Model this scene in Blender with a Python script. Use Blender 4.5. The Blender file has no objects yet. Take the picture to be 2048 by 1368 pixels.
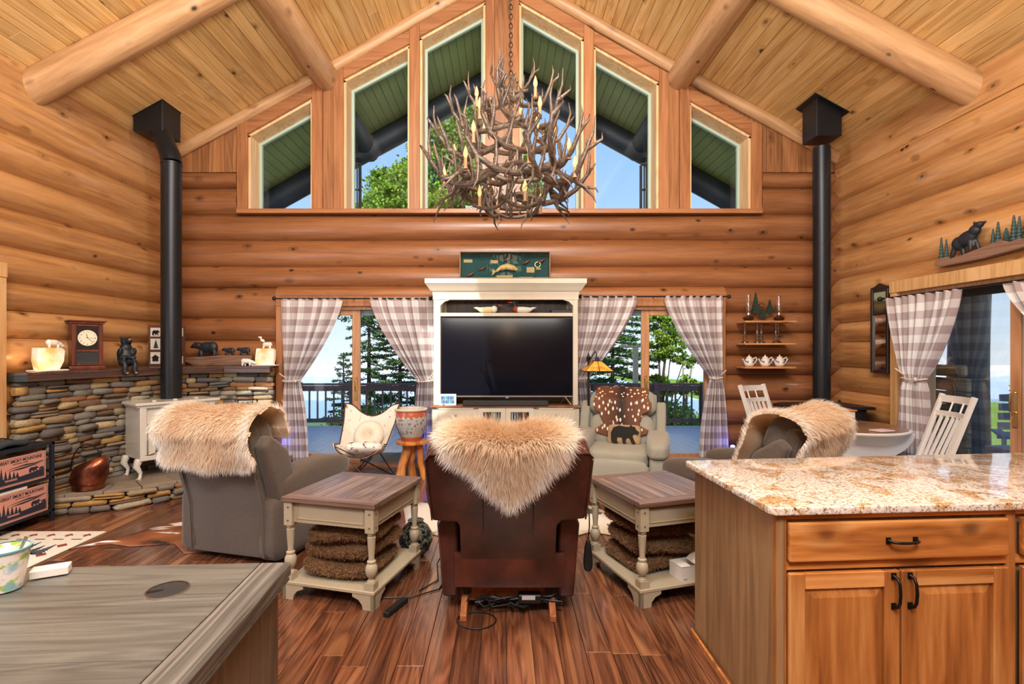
import bpy, bmesh, math, random
import numpy as np
from mathutils import Vector, Matrix, Euler
R = random.Random(7)
sc = bpy.context.scene
COL = sc.collection
pi = math.pi
# ---------------------------------------------------------------- camera
CX, CY, F, EH = 1005.0, 700.0, 1024.0, 1.51
def P(px, py, Y): return Vector(((px-CX)/F*Y, Y, EH-(py-CY)/F*Y))
def PX(px, Y): return (px-CX)/F*Y
def PZ(py, Y): return EH-(py-CY)/F*Y
cd = bpy.data.cameras.new('camera'); cam = bpy.data.objects.new('camera', cd); COL.objects.link(cam)
cd.sensor_width = 36; cd.lens = 36*F/2048
cd.shift_x = (1024-CX)/2048; cd.shift_y = (CY-684)/2048
cd.clip_start = 0.05; cd.clip_end = 20000
cam.location = (0, 0, EH); cam.rotation_euler = (pi/2, 0, 0)
sc.camera = cam
sc.view_settings.view_transform = 'Standard'; sc.view_settings.look = 'None'
sc.view_settings.gamma = 1; sc.view_settings.use_curve_mapping = False
sc.view_settings.exposure = 0.1
try:
    sc.cycles.max_bounces = 7; sc.cycles.diffuse_bounces = 4; sc.cycles.glossy_bounces = 3
    sc.cycles.transmission_bounces = 4; sc.cycles.transparent_max_bounces = 10
    sc.cycles.caustics_reflective = False; sc.cycles.caustics_refractive = False
    sc.cycles.sample_clamp_indirect = 6; sc.cycles.use_denoising = True
except Exception: pass
# ---------------------------------------------------------------- sky
w = bpy.data.worlds.new('sky'); sc.world = w; w.use_nodes = True
nt = w.node_tree; nt.nodes.clear()
wo = nt.nodes.new('ShaderNodeOutputWorld'); bg = nt.nodes.new('ShaderNodeBackground')
tc = nt.nodes.new('ShaderNodeTexCoord'); sx = nt.nodes.new('ShaderNodeSeparateXYZ'); mr = nt.nodes.new('ShaderNodeMapRange')
cr = nt.nodes.new('ShaderNodeValToRGB')
mr.inputs['From Min'].default_value = -0.2; mr.inputs['From Max'].default_value = 1.0
nt.links.new(tc.outputs['Generated'], sx.inputs[0]); nt.links.new(sx.outputs['Z'], mr.inputs['Value'])
nt.links.new(mr.outputs[0], cr.inputs[0]); nt.links.new(cr.outputs[0], bg.inputs[0]); nt.links.new(bg.outputs[0], wo.inputs[0])
el = cr.color_ramp.elements
el[0].position = 0.0; el[0].color = (.45, .58, .72, 1)
el[1].position = 1.0; el[1].color = (.10, .22, .60, 1)
for p, c in ((.14, (.80, .86, .93, 1)), (.20, (.66, .79, .95, 1)), (.33, (.40, .61, .95, 1)), (.52, (.25, .46, .90, 1))):
    e = el.new(p); e.color = c
bg.inputs[1].default_value = 1.2
# ---------------------------------------------------------------- lights
def light(name, kind, loc, power, color, size=1, size_y=None, target=None, rot=None, spread=None):
    d = bpy.data.lights.new(name, kind); o = bpy.data.objects.new(name, d); COL.objects.link(o)
    d.energy = power; d.color = color; o.location = loc
    if kind == 'AREA':
        d.shape = 'RECTANGLE' if size_y else 'SQUARE'; d.size = size
        if size_y: d.size_y = size_y
    elif kind == 'SUN': d.angle = size
    else: d.shadow_soft_size = size
    if target is not None: o.rotation_euler = (Vector(target)-Vector(loc)).to_track_quat('-Z', 'Y').to_euler()
    if rot is not None: o.rotation_euler = rot
    return o
SUND = Vector((-.18, -1.0, 1.02)).normalized()          # towards the sun: behind the camera, high
light('sun', 'SUN', (2, -8, 20), 6.5, (1.0, .93, .82), .009, target=Vector((2, -8, 20))-SUND)
WARM = (1.0, .985, .96)
light('kitchen_ceiling_light', 'AREA', (0, -1.6, 5.25), 330, WARM, 2.2, 1.2, target=(0, 5.0, 1.4))  # unseen area light added behind the camera to fill the room
light('loft_light', 'POINT', (0, 1.7, 5.35), 400, WARM, .20)  # unseen point light added below the ridge to brighten the side logs
for sx0 in (-1.9, 1.9): light('kitchen_pendant', 'POINT', (sx0, -.9, 2.95), 26, WARM, .22)  # two unseen point lights added behind the camera as low fill
light('warm_pendant', 'POINT', (.16, -1.9, 2.13), 16, (1, .62, .28), .10)
light('dining_door_light', 'AREA', (-4.1, 2.6, 1.3), 36, (.9, .95, 1.0), 1.5, 1.9, target=(0, 3.4, .9))  # area light added inside the left door to brighten that side
light('uplight', 'AREA', (0, .2, 2.42), 420, (1.0, .95, .87), 2.6, 1.3, target=(0, 1.6, 6.5))  # unseen area light added above the camera, aimed up to brighten the ceiling

# ---------------------------------------------------------------- object helpers
def props(o, label=None, cat=None, group=None, kind=None):
    if label: o['label'] = label
    if cat: o['category'] = cat
    if group: o['group'] = group
    if kind: o['kind'] = kind
    return o
def thing(name, label, cat, loc=(0, 0, 0), rz=0.0, group=None, kind=None):
    o = bpy.data.objects.new(name, None); COL.objects.link(o)
    o.empty_display_size = .05
    o.location = loc; o.rotation_euler = (0, 0, rz)
    return props(o, label, cat, group, kind)
def link(name, me, parent=None, loc=None, rot=None, scale=None):
    o = bpy.data.objects.new(name, me); COL.objects.link(o)
    if parent is not None: o.parent = parent
    if loc is not None: o.location = loc
    if rot is not None: o.rotation_euler = rot
    if scale is not None: o.scale = scale
    return o
def dup(root, loc=None, rz=None, label=None, group=None, scale=None):
    r = root.copy(); COL.objects.link(r)
    if loc is not None: r.location = loc
    if rz is not None: r.rotation_euler = (0, 0, rz)
    if scale is not None: r.scale = scale
    if label: r['label'] = label
    if group: r['group'] = group
    for ch in [c for c in bpy.data.objects if c.parent == root]:
        c = ch.copy(); COL.objects.link(c); c.parent = r
        for g in [q for q in bpy.data.objects if q.parent == ch]:
            d = g.copy(); COL.objects.link(d); d.parent = c
    return r
class MB:
    def __init__(s): s.v = []; s.f = []; s.uv = {}
    def add(s, vs, fs, M=None):
        n = len(s.v)
        s.v += [tuple(M @ Vector(v)) if M is not None else tuple(v) for v in vs]
        s.f += [tuple(i+n for i in f) for f in fs]
        return s
    def box(s, x0, x1, y0, y1, z0, z1, M=None):
        vs = [(x, y, z) for x in (x0, x1) for y in (y0, y1) for z in (z0, z1)]
        return s.add(vs, [(0, 1, 3, 2), (4, 6, 7, 5), (0, 4, 5, 1), (2, 3, 7, 6), (0, 2, 6, 4), (1, 5, 7, 3)], M)
    def prism(s, poly, a, b, plane='xz', M=None):
        n = len(poly)
        def q(p, t):
            return (p[0], t, p[1]) if plane == 'xz' else ((p[0], p[1], t) if plane == 'xy' else (t, p[0], p[1]))
        vs = [q(p, a) for p in poly]+[q(p, b) for p in poly]
        fs = [tuple(range(n)), tuple(range(2*n-1, n-1, -1))]+[(i, i+n, (i+1) % n+n, (i+1) % n) for i in range(n)]
        return s.add(vs, fs, M)
    def tube(s, pts, r, n=8, cap=True, M=None, flat=1.0, up=None):
        pts = [Vector(p) for p in pts]; m = len(pts)
        rs = r if isinstance(r, (list, tuple)) else [r]*m
        vs = []; prev = None
        for i, p in enumerate(pts):
            t = (pts[min(i+1, m-1)]-pts[max(i-1, 0)])
            if t.length < 1e-9: t = Vector((0, 0, 1))
            t.normalize()
            if prev is None:
                u = Vector(up) if up else (Vector((0, 0, 1)) if abs(t.z) < .9 else Vector((1, 0, 0)))
            else: u = prev
            a = u-t*u.dot(t)
            if a.length < 1e-6: a = t.orthogonal()
            a.normalize(); b = t.cross(a); prev = a
            for k in range(n):
                th = 2*pi*k/n
                vs.append(p+(a*math.cos(th)*flat+b*math.sin(th))*rs[i])
        fs = [(i*n+k, i*n+(k+1) % n, (i+1)*n+(k+1) % n, (i+1)*n+k) for i in range(m-1) for k in range(n)]
        if cap: fs += [tuple(range(n-1, -1, -1)), tuple(range((m-1)*n, m*n))]
        return s.add(vs, fs, M)
    def lathe(s, prof, c=(0, 0, 0), n=20, M=None, cap=True):
        vs = []; m = len(prof)
        for r, z in prof:
            for k in range(n):
                th = 2*pi*k/n
                vs.append((c[0]+r*math.cos(th), c[1]+r*math.sin(th), c[2]+z))
        fs = [(i*n+k, i*n+(k+1) % n, (i+1)*n+(k+1) % n, (i+1)*n+k) for i in range(m-1) for k in range(n)]
        if cap: fs += [tuple(range(n-1, -1, -1)), tuple(range((m-1)*n, m*n))]
        return s.add(vs, fs, M)
    def grid(s, fn, nu, nv, uvf=None, closeu=False, M=None):
        n0 = len(s.v); vs = []; uvs = []
        for j in range(nv+1):
            for i in range(nu+1):
                u, v = i/nu, j/nv
                vs.append(fn(u, v)); uvs.append(uvf(u, v) if uvf else (u, v))
        fs = [(j*(nu+1)+i, j*(nu+1)+i+1, (j+1)*(nu+1)+i+1, (j+1)*(nu+1)+i) for j in range(nv) for i in range(nu)]
        s.add(vs, fs, M)
        for k, q in enumerate(uvs): s.uv[n0+k] = q
        return s
    def cushion(s, c, size, p=4.0, n=7, M=None, warp=None):
        """rounded box (superellipsoid from a cube grid)"""
        idx = {}; vs = []; fs = []
        def vid(i, j, k):
            key = (i, j, k)
            if key not in idx:
                q = [math.tan((t/n*2-1)*pi/4) for t in key]
                l = sum(abs(t)**p for t in q)**(1/p)
                q = [t/l for t in q]
                v = Vector((q[0]*size[0]/2, q[1]*size[1]/2, q[2]*size[2]/2))
                if warp: v = Vector(warp(v, q))
                idx[key] = len(vs); vs.append(v+Vector(c))
            return idx[key]
        for a in range(n):
            for b in range(n):
                fs.append((vid(a, b, 0), vid(a, b+1, 0), vid(a+1, b+1, 0), vid(a+1, b, 0)))
                fs.append((vid(a, b, n), vid(a+1, b, n), vid(a+1, b+1, n), vid(a, b+1, n)))
                fs.append((vid(a, 0, b), vid(a+1, 0, b), vid(a+1, 0, b+1), vid(a, 0, b+1)))
                fs.append((vid(a, n, b), vid(a, n, b+1), vid(a+1, n, b+1), vid(a+1, n, b)))
                fs.append((vid(0, a, b), vid(0, a, b+1), vid(0, a+1, b+1), vid(0, a+1, b)))
                fs.append((vid(n, a, b), vid(n, a+1, b), vid(n, a+1, b+1), vid(n, a, b+1)))
        return s.add(vs, fs, M)
    def ellip(s, c, r, rot=(0, 0, 0), nu=12, nv=8):
        M = Matrix.Translation(c) @ Euler(rot).to_matrix().to_4x4()
        prof = [(max(1e-4, math.sin(pi*j/nv)), -math.cos(pi*j/nv)) for j in range(nv+1)]
        M = M @ Matrix.Diagonal((r[0], r[1], r[2], 1))
        return s.lathe(prof, n=nu, M=M)
    def mesh(s, name, mat=None, smooth=None, bevel=0, seg=1):
        me = bpy.data.meshes.new(name); me.from_pydata(s.v, [], s.f)
        if s.uv:
            ul = me.uv_layers.new(name='UVMap')
            for l in me.loops: ul.data[l.index].uv = s.uv.get(l.vertex_index, (0, 0))
        if bevel:
            bm = bmesh.new(); bm.from_mesh(me)
            bmesh.ops.remove_doubles(bm, verts=bm.verts, dist=1e-6)
            bmesh.ops.recalc_face_normals(bm, faces=bm.faces)
            ed = [e for e in bm.edges if len(e.link_faces) == 2 and e.calc_face_angle(0) > .5]
            bmesh.ops.bevel(bm, geom=ed, offset=bevel, segments=seg, affect='EDGES', profile=.6, clamp_overlap=True)
            bm.to_mesh(me); bm.free()
        else:
            bm = bmesh.new(); bm.from_mesh(me); bmesh.ops.recalc_face_normals(bm, faces=bm.faces); bm.to_mesh(me); bm.free()
        if smooth is not None:
            me.shade_smooth(); me.set_sharp_from_angle(angle=math.radians(smooth))
        if mat: me.materials.append(mat)
        me.update()
        return me
    def build(s, name, mat=None, parent=None, smooth=None, bevel=0, seg=1, loc=None, rot=None):
        return link(name, s.mesh(name, mat, smooth, bevel, seg), parent, loc, rot)
def blob(name, parts, mat, parent=None, voxel=.01, extra=None, smooth_it=4):
    """one continuous smooth body fused from ellipsoids / tubes"""
    mb = MB()
    for c, r, rot in parts: mb.ellip(c, r, rot, 14, 10)
    if extra: extra(mb)
    me = mb.mesh(name+'_src')
    o = bpy.data.objects.new('tmp_src', me); COL.objects.link(o)
    m = o.modifiers.new('r', 'REMESH'); m.mode = 'VOXEL'; m.voxel_size = voxel
    if smooth_it:
        m2 = o.modifiers.new('s', 'SMOOTH'); m2.factor = .5; m2.iterations = smooth_it
    dg = bpy.context.evaluated_depsgraph_get(); dg.update()
    me2 = bpy.data.meshes.new_from_object(o.evaluated_get(dg)); me2.name = name
    bpy.data.objects.remove(o); me2.materials.clear(); me2.materials.append(mat); me2.shade_smooth()
    return link(name, me2, parent)
def text_mesh(name, txt, size, mat, parent, M, depth=.0008, bold=0, align='CENTER', sx=1.0):
    c = bpy.data.curves.new('txt', 'FONT'); c.body = txt; c.size = size; c.align_x = align; c.extrude = depth; c.offset = bold
    o = bpy.data.objects.new('tmp_txt', c); COL.objects.link(o)
    dg = bpy.context.evaluated_depsgraph_get(); dg.update()
    me = bpy.data.meshes.new_from_object(o.evaluated_get(dg)); bpy.data.objects.remove(o)
    me.name = name; me.transform(M @ Matrix.Diagonal((sx, 1, 1, 1))); me.materials.clear(); me.materials.append(mat)
    return link(name, me, parent)
def hashf(*a):
    x = math.sin(sum((i+1.7)*12.9898*(v+.37) for i, v in enumerate(a)))*43758.5453
    return x-math.floor(x)

# ---------------------------------------------------------------- materials
class NT:
    def __init__(s, name):
        s.m = bpy.data.materials.new(name); s.m.use_nodes = True; s.t = s.m.node_tree
        s.b = s.t.nodes['Principled BSDF']; s.out = s.t.nodes['Material Output']
    def n(s, ty, props=None, **ins):
        x = s.t.nodes.new(ty)
        for k, v in (props or {}).items(): setattr(x, k, v)
        for k, v in ins.items(): s.set(x, k, v)
        return x
    def set(s, x, k, v):
        k2 = int(k[1:]) if k[0] == 'i' and k[1:].isdigit() else k.replace('_', ' ')
        if isinstance(v, bpy.types.NodeSocket): s.t.links.new(v, x.inputs[k2])
        elif isinstance(v, bpy.types.Node): s.t.links.new(v.outputs[0], x.inputs[k2])
        else: x.inputs[k2].default_value = v
    def math(s, op, a, b=None, c=None):
        x = s.n('ShaderNodeMath', {'operation': op}, i0=a)
        if b is not None: s.set(x, 'i1', b)
        if c is not None: s.set(x, 'i2', c)
        return x.outputs[0]
    def ramp(s, fac, stops, interp='LINEAR'):
        x = s.n('ShaderNodeValToRGB', i0=fac); x.color_ramp.interpolation = interp
        e = x.color_ramp.elements
        e[0].position = stops[0][0]; e[0].color = c4(stops[0][1]); e[1].position = stops[-1][0]; e[1].color = c4(stops[-1][1])
        for p, c in stops[1:-1]: q = e.new(p); q.color = c4(c)
        return x.outputs[0]
    def mix(s, fac, a, b, mode='MIX'):
        x = s.n('ShaderNodeMix', {'data_type': 'RGBA', 'blend_type': mode, 'clamp_factor': True})
        for k, v in ((0, fac), (6, a), (7, b)):
            if isinstance(v, bpy.types.NodeSocket): s.t.links.new(v, x.inputs[k])
            else: x.inputs[k].default_value = c4(v) if k else v
        return x.outputs[2]
    def noise(s, vec, scale, detail=3, rough=.55, dist=0):
        return s.n('ShaderNodeTexNoise', Vector=vec, Scale=scale, Detail=detail, Roughness=rough, Distortion=dist).outputs[0]
    def mapping(s, src, scale=(1, 1, 1), loc=None):
        x = s.n('ShaderNodeMapping', Vector=src, Scale=scale)
        if loc is not None: s.set(x, 'Location', loc)
        return x.outputs[0]
    def coord(s, which='Object'): return s.n('ShaderNodeTexCoord').outputs[which]
    def col(s, v): s.set(s.b, 'Base Color', c4(v) if isinstance(v, (tuple, list)) else v); return s
    def rough(s, v): s.set(s.b, 'Roughness', v); return s
    def bump(s, h, strength=.3, dist=.01):
        x = s.n('ShaderNodeBump', Height=h, Strength=strength, Distance=dist); s.set(s.b, 'Normal', x.outputs[0]); return s
def c4(c): return c if not isinstance(c, (tuple, list)) or len(c) == 4 else (c[0], c[1], c[2], 1)
def srgb(r, g, b):
    f = lambda x: ((x/255+.055)/1.055)**2.4 if x > 10 else x/255/12.92
    return (f(r), f(g), f(b))
def plain(name, c, rough=.5, metal=0, spec=.5, var=.0, bump=0, bscale=200):
    t = NT(name); t.rough(rough); t.set(t.b, 'Metallic', metal); t.set(t.b, 'Specular IOR Level', spec)
    if var:
        n = t.noise(t.coord(), 6, 4)
        t.col(t.mix(n, tuple(x*(1-var) for x in c), tuple(min(1, x*(1+var)) for x in c)))
    else: t.col(c)
    if bump: t.bump(t.noise(t.coord(), bscale, 3), bump, .004)
    return t.m
def wood(name, base, dark, light, axis=0, fine=1.0, rough=.45, knots=1.0, kscale=2.2, var=.18, bands=5.0, coat=0, knotcol=None, contrast=1.0, streak=None):
    t = NT(name)
    rnd = t.n('ShaderNodeObjectInfo').outputs['Random']
    off = t.n('ShaderNodeCombineXYZ', X=t.math('MULTIPLY', rnd, 37.0), Y=t.math('MULTIPLY', rnd, 91.0), Z=t.math('MULTIPLY', rnd, 53.0)).outputs[0]
    base_v = t.n('ShaderNodeVectorMath', {'operation': 'ADD'}, i0=t.coord(), i1=off).outputs[0]
    st = [1.0, 1.0, 1.0]; st[axis] = .07
    v = t.mapping(base_v, tuple(x for x in st))
    ks = [1.0, 1.0, 1.0]; ks[axis] = .62
    kv = t.mapping(base_v, tuple(x*kscale for x in ks))
    vor = t.n('ShaderNodeTexVoronoi', Vector=kv, Scale=1.0).outputs['Distance']
    # grain bends round the knots
    warp = t.math('MULTIPLY', t.math('SMOOTH_MAX', t.math('SUBTRACT', .25, vor), 0.0, .1), 1.1)
    big = t.noise(v, bands, 2, .5, .6)
    ring = t.math('SINE', t.math('MULTIPLY', t.math('ADD', t.math('ADD', big, warp), 0.0), 42.0*fine))
    fineg = t.noise(t.mapping(base_v, tuple(x*(60*fine if i != axis else 2.5) for i, x in enumerate((1, 1, 1)))), 1.0, 3, .6)
    g = t.math('ADD', t.math('MULTIPLY', ring, .13*contrast), t.math('MULTIPLY', t.math('SUBTRACT', fineg, .5), .75*contrast))
    g = t.math('ADD', t.math('ADD', g, .5), t.math('MULTIPLY', t.math('SUBTRACT', big, .5), .6))
    c = t.ramp(g, [(.1, dark), (.5, base), (.95, light)])
    if streak:
        s2 = t.noise(v, streak[1], 1, .4, .8)
        c = t.mix(t.ramp(s2, [(.63, (0, 0, 0)), (.72, (.85, .85, .85))]), c, streak[0])
    hv = t.math('ADD', 1-var, t.math('MULTIPLY', t.math('FRACT', t.math('MULTIPLY', rnd, 17.3)), 2*var))
    c = t.n('ShaderNodeHueSaturation', Value=hv, Color=c).outputs[0]
    if knots:
        kc = knotcol or tuple(x*.12 for x in dark)
        kf = t.ramp(vor, [(.028*knots, (1, 1, 1)), (.075*knots, (0, 0, 0))])
        halo = t.ramp(vor, [(.06*knots, (.5, .5, .5)), (.16*knots, (0, 0, 0))])
        c = t.mix(halo, c, tuple(x*.7 for x in dark)); c = t.mix(kf, c, kc)
    t.col(c); t.rough(rough)
    if coat: t.set(t.b, 'Coat Weight', coat); t.set(t.b, 'Coat Roughness', .24)
    t.bump(fineg, .12, .003)
    return t.m
M_LOG = wood('gable_log_wood', srgb(140, 90, 54), srgb(100, 60, 32), srgb(168, 118, 78), 0, .55, .40, 1.5, 5.0, .12, 3.0, .35, contrast=.8)  # same logs as the sides; the backlit gable's shade is in the colour
M_LOGS = wood('side_log_wood', srgb(186, 136, 84), srgb(138, 90, 46), srgb(216, 172, 120), 0, .55, .34, 1.5, 5.0, .09, 3.0, .8, contrast=.9)  # same logs as the gable, with the stronger side light in the colour
M_BEAM = wood('beam_log_wood', srgb(190, 148, 104), srgb(142, 100, 62), srgb(216, 180, 138), 0, .5, .5, 1.5, 5.0, .06, 3.0, .15, contrast=.9)
M_CEIL = wood('ceiling_pine', srgb(214, 174, 112), srgb(178, 132, 74), srgb(232, 200, 146), 0, .8, .45, 1.5, 3.8, .13, 6.0, .2)
M_GBOARD = wood('gable_board_pine', srgb(148, 98, 58), srgb(112, 68, 36), srgb(172, 120, 76), 2, .8, .45, 1.0, 2.6, .12, 6.0, .2)
M_TRIM = wood('trim_pine', srgb(158, 104, 64), srgb(124, 76, 42), srgb(178, 124, 80), 2, .8, .42, .7, 1.6, .08, 6.0, .2)
M_TRIMX = wood('trim_pine_level', srgb(158, 104, 64), srgb(124, 76, 42), srgb(178, 124, 80), 0, .8, .42, .7, 1.6, .08, 6.0, .2)
M_JAMB = wood('jamb_pine', srgb(224, 186, 136), srgb(196, 150, 96), srgb(238, 208, 166), 2, .8, .45, .4, 1.4, .05, 6.0)
M_DOORW = wood('door_oak', srgb(186, 138, 98), srgb(156, 108, 70), srgb(206, 162, 124), 2, .8, .4, 0, 1.4, .05, 6.0)
M_GREENB = plain('soffit_green_stain', srgb(150, 164, 104), .6, var=.12)
M_DARKLOG = plain('dark_stained_log', srgb(40, 48, 58), .55, var=.3, bump=.3, bscale=20)
M_BLACK = plain('black_metal', (.012, .013, .015), .42, .3)
M_PIPE = plain('stove_pipe_black', (.016, .018, .022), .38, .5, var=.2)
M_WHITE = plain('white_paint', (.78, .78, .76), .4)
M_CHROME = plain('steel', (.6, .6, .6), .3, 1)
M_BRASS = plain('brass', (.75, .52, .2), .25, 1)
def glass_mat(name, tint=(1, 1, 1), refl=.3):
    t = NT(name); t.t.nodes.remove(t.b)
    fr = t.n('ShaderNodeFresnel', IOR=1.5); tr = t.n('ShaderNodeBsdfTransparent', Color=c4(tint)); gl = t.n('ShaderNodeBsdfGlossy', Roughness=.02)
    f = t.math('MULTIPLY', fr, refl)
    mx = t.n('ShaderNodeMixShader', i0=f, i1=tr.outputs[0], i2=gl.outputs[0]); t.t.links.new(mx.outputs[0], t.out.inputs[0])
    return t.m
M_GLASS = glass_mat('window_glass', (.97, .985, .98))
# ================================================================ room shell
YW, XW = 6.80, 4.47          # planes through the log axes
RIDGE, PITCH = 6.46, .5525
BACK = -3.2
def ceil_z(x): return RIDGE-PITCH*abs(x)
def log_mesh(name, L, a, b, mat, seed, n=18, cut=.28, nl=None, cuts=(False, False)):
    """log along local X from 0 to L, elliptical a (horizontal) x b (vertical), gently uneven"""
    rr = random.Random(seed); nl = nl or max(3, int(L/.45)); mb = MB(); vs = []
    ph = [rr.random()*6.28 for _ in range(4)]
    for i in range(nl+1):
        x = L*i/nl
        k = 1+.022*math.sin(x*1.3+ph[0])+.014*math.sin(x*3.1+ph[1])
        dy = .012*math.sin(x*.9+ph[2])
        sc_ = 1.0
        for k2 in range(n):
            th = 2*pi*k2/n
            kk = k*(1+.012*math.sin(3*th+ph[3]+x*.7))
            vs.append((x, math.cos(th)*a*kk+dy, math.sin(th)*b*(1+(k-1)*.4)))
    fs = [(i*n+k, i*n+(k+1) % n, (i+1)*n+(k+1) % n, (i+1)*n+k) for i in range(nl) for k in range(n)]
    fs += [tuple(range(n)), tuple(range(nl*n, nl*n+n))]
    mb.add(vs, fs); return mb.mesh(name, mat, 50)
def G(py): return PZ(py, 6.65)
def GX(px): return PX(px, 6.65)
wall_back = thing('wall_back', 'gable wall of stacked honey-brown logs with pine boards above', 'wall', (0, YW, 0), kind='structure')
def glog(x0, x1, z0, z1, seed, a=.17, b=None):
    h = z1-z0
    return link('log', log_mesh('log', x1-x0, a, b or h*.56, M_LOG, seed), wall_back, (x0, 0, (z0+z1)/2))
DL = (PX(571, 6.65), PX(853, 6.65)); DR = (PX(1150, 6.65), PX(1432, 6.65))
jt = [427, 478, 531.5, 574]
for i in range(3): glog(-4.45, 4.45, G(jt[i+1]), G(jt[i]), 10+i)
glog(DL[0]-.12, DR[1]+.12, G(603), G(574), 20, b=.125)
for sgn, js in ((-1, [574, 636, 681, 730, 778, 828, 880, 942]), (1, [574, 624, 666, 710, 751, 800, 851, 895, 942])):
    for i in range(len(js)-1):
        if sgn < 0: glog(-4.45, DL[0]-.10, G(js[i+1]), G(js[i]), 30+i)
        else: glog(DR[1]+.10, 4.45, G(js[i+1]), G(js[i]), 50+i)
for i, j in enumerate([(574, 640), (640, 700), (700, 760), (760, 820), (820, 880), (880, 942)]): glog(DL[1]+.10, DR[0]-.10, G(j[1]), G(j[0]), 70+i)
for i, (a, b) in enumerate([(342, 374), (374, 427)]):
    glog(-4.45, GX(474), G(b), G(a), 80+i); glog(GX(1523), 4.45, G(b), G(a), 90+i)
# backing so no light leaks between the logs (kept inside the logs)
mb = MB()
zs = G(421)
mb.box(-4.6, 4.6, -.03, .03, G(597), zs-.02)
mb.box(-4.6, DL[0]-.02, -.03, .03, -.3, G(597)); mb.box(DL[1]+.02, DR[0]-.02, -.03, .03, -.3, G(597)); mb.box(DR[1]+.02, 4.6, -.03, .03, -.3, G(597))
mb.box(-4.6, GX(478), -.03, .03, zs-.02, G(340)); mb.box(GX(1519), 4.6, -.03, .03, zs-.02, G(340))
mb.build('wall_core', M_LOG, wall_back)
# upper windows: (x0, ztop0, x1, ztop1) in photo pixels on the wall face
WB = 420.5
WIN = [(497, 270, 626, 197), (688, 160, 820, 90), (840, 76, 971, 4), (1038, 4, 1167, 78), (1187, 92, 1317, 166), (1378, 203, 1501, 272)]
# vertical boards above and between the windows
edges = []
x = -4.35
def low(xm):
    pxm = CX+xm*154
    for a, za, b, zb in WIN:
        if a <= pxm <= b: return G(za+(zb-za)*(pxm-a)/(b-a))+.02
    if pxm < 478 or pxm > 1519: return G(343)
    return G(424)
cuts = sorted(set([round(GX(a), 3) for W in WIN for a in (W[0], W[2])]+[round(GX(478), 3), round(GX(1519), 3), 0.0]))
xs = [-4.36]
while xs[-1] < 4.36:
    nx = xs[-1]+.105
    c = [q for q in cuts if xs[-1]+.02 < q <= nx+.02]
    xs.append(c[0] if c else min(nx, 4.36))
    if xs[-1] >= 4.355: break
for i in range(len(xs)-1):
    a, b = xs[i]+.002, xs[i+1]-.002
    if b-a < .01: continue
    m = (a+b)/2; la, lb = low(a+.001), low(b-.001)
    if abs(la-lb) > .3: la = lb = low(m)
    dep = -.125+(.004 if i % 2 else 0)
    MB().prism([(a, la), (b, lb), (b, ceil_z(b)-.005), (a, ceil_z(a)-.005)], dep, dep+.02).build('board', M_GBOARD, wall_back, bevel=.003)
# dark backing behind the boards
for i in range(len(xs)-1):
    pass
mb = MB()
for i in range(len(xs)-1):
    a, b = xs[i], xs[i+1]; m = (a+b)/2; la, lb = low(a+.001), low(b-.001)
    if abs(la-lb) > .3: la = lb = low(m)
    mb.prism([(a, la), (b, lb), (b, ceil_z(b)+.1), (a, ceil_z(a)+.1)], -.10, .17)
o = mb.build('wall_fill', M_GBOARD, wall_back); o['kind'] = 'stuff'
# windows
gl_y0, gl_y1 = -.155, .15
for n, (a, za, b, zb) in enumerate(WIN):
    X0, Z0, X1, Z1, ZB = GX(a), G(za), GX(b), G(zb), G(WB)
    wi = thing('window_%d' % (n+1), 'tall slope-topped gable window, %s from the left' % ['first', 'second', 'third', 'fourth', 'fifth', 'sixth'][n], 'window', (0, YW, 0), kind='structure')
    t = .03; s = (Z1-Z0)/(X1-X0)
    # jamb lining
    mb = MB(); mb.prism([(X0, ZB), (X0+t, ZB), (X0+t, Z0+s*t-t), (X0, Z0)], -.15, .16); mb.build('jamb', M_JAMB, wi)
    mb = MB(); mb.prism([(X1-t, ZB), (X1, ZB), (X1, Z1), (X1-t, Z1-s*t-t)], -.15, .16); mb.build('jamb', M_JAMB, wi)
    mb = MB(); mb.prism([(X0, Z0), (X0, Z0-t*1.15), (X1, Z1-t*1.15), (X1, Z1)], -.15, .16); mb.build('head_jamb', M_JAMB, wi)
    mb = MB(); mb.prism([(X0, ZB), (X1, ZB), (X1, ZB+t*.6), (X0, ZB+t*.6)], -.16, .16); mb.build('sill', M_TRIMX, wi)
    # sash frame
    f = .035; xa, xb = X0+t, X1-t; zb_ = ZB+t*.6
    def top(xx): return Z0+s*(xx-X0)-t*1.15
    mb = MB()
    mb.prism([(xa, zb_), (xa+f, zb_), (xa+f, top(xa+f)-f*1.1), (xa, top(xa))], .09, .13)
    mb.prism([(xb-f, zb_), (xb, zb_), (xb, top(xb)), (xb-f, top(xb-f)-f*1.1)], .09, .13)
    mb.prism([(xa, top(xa)), (xa, top(xa)-f*1.15), (xb, top(xb)-f*1.15), (xb, top(xb))], .088, .13)
    mb.prism([(xa, zb_), (xb, zb_), (xb, zb_+f*.8), (xa, zb_+f*.8)], .088, .13)
    mb.build('window_frame', plain('sash_green', srgb(170, 190, 176), .5) if n == 0 else bpy.data.materials['sash_green'], wi)
    mb = MB(); mb.prism([(xa+f, zb_+f*.8), (xb-f, zb_+f*.8), (xb-f, top(xb-f)-f*1.1), (xa+f, top(xa+f)-f*1.1)], .105, .111); mb.build('pane', M_GLASS, wi)
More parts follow.
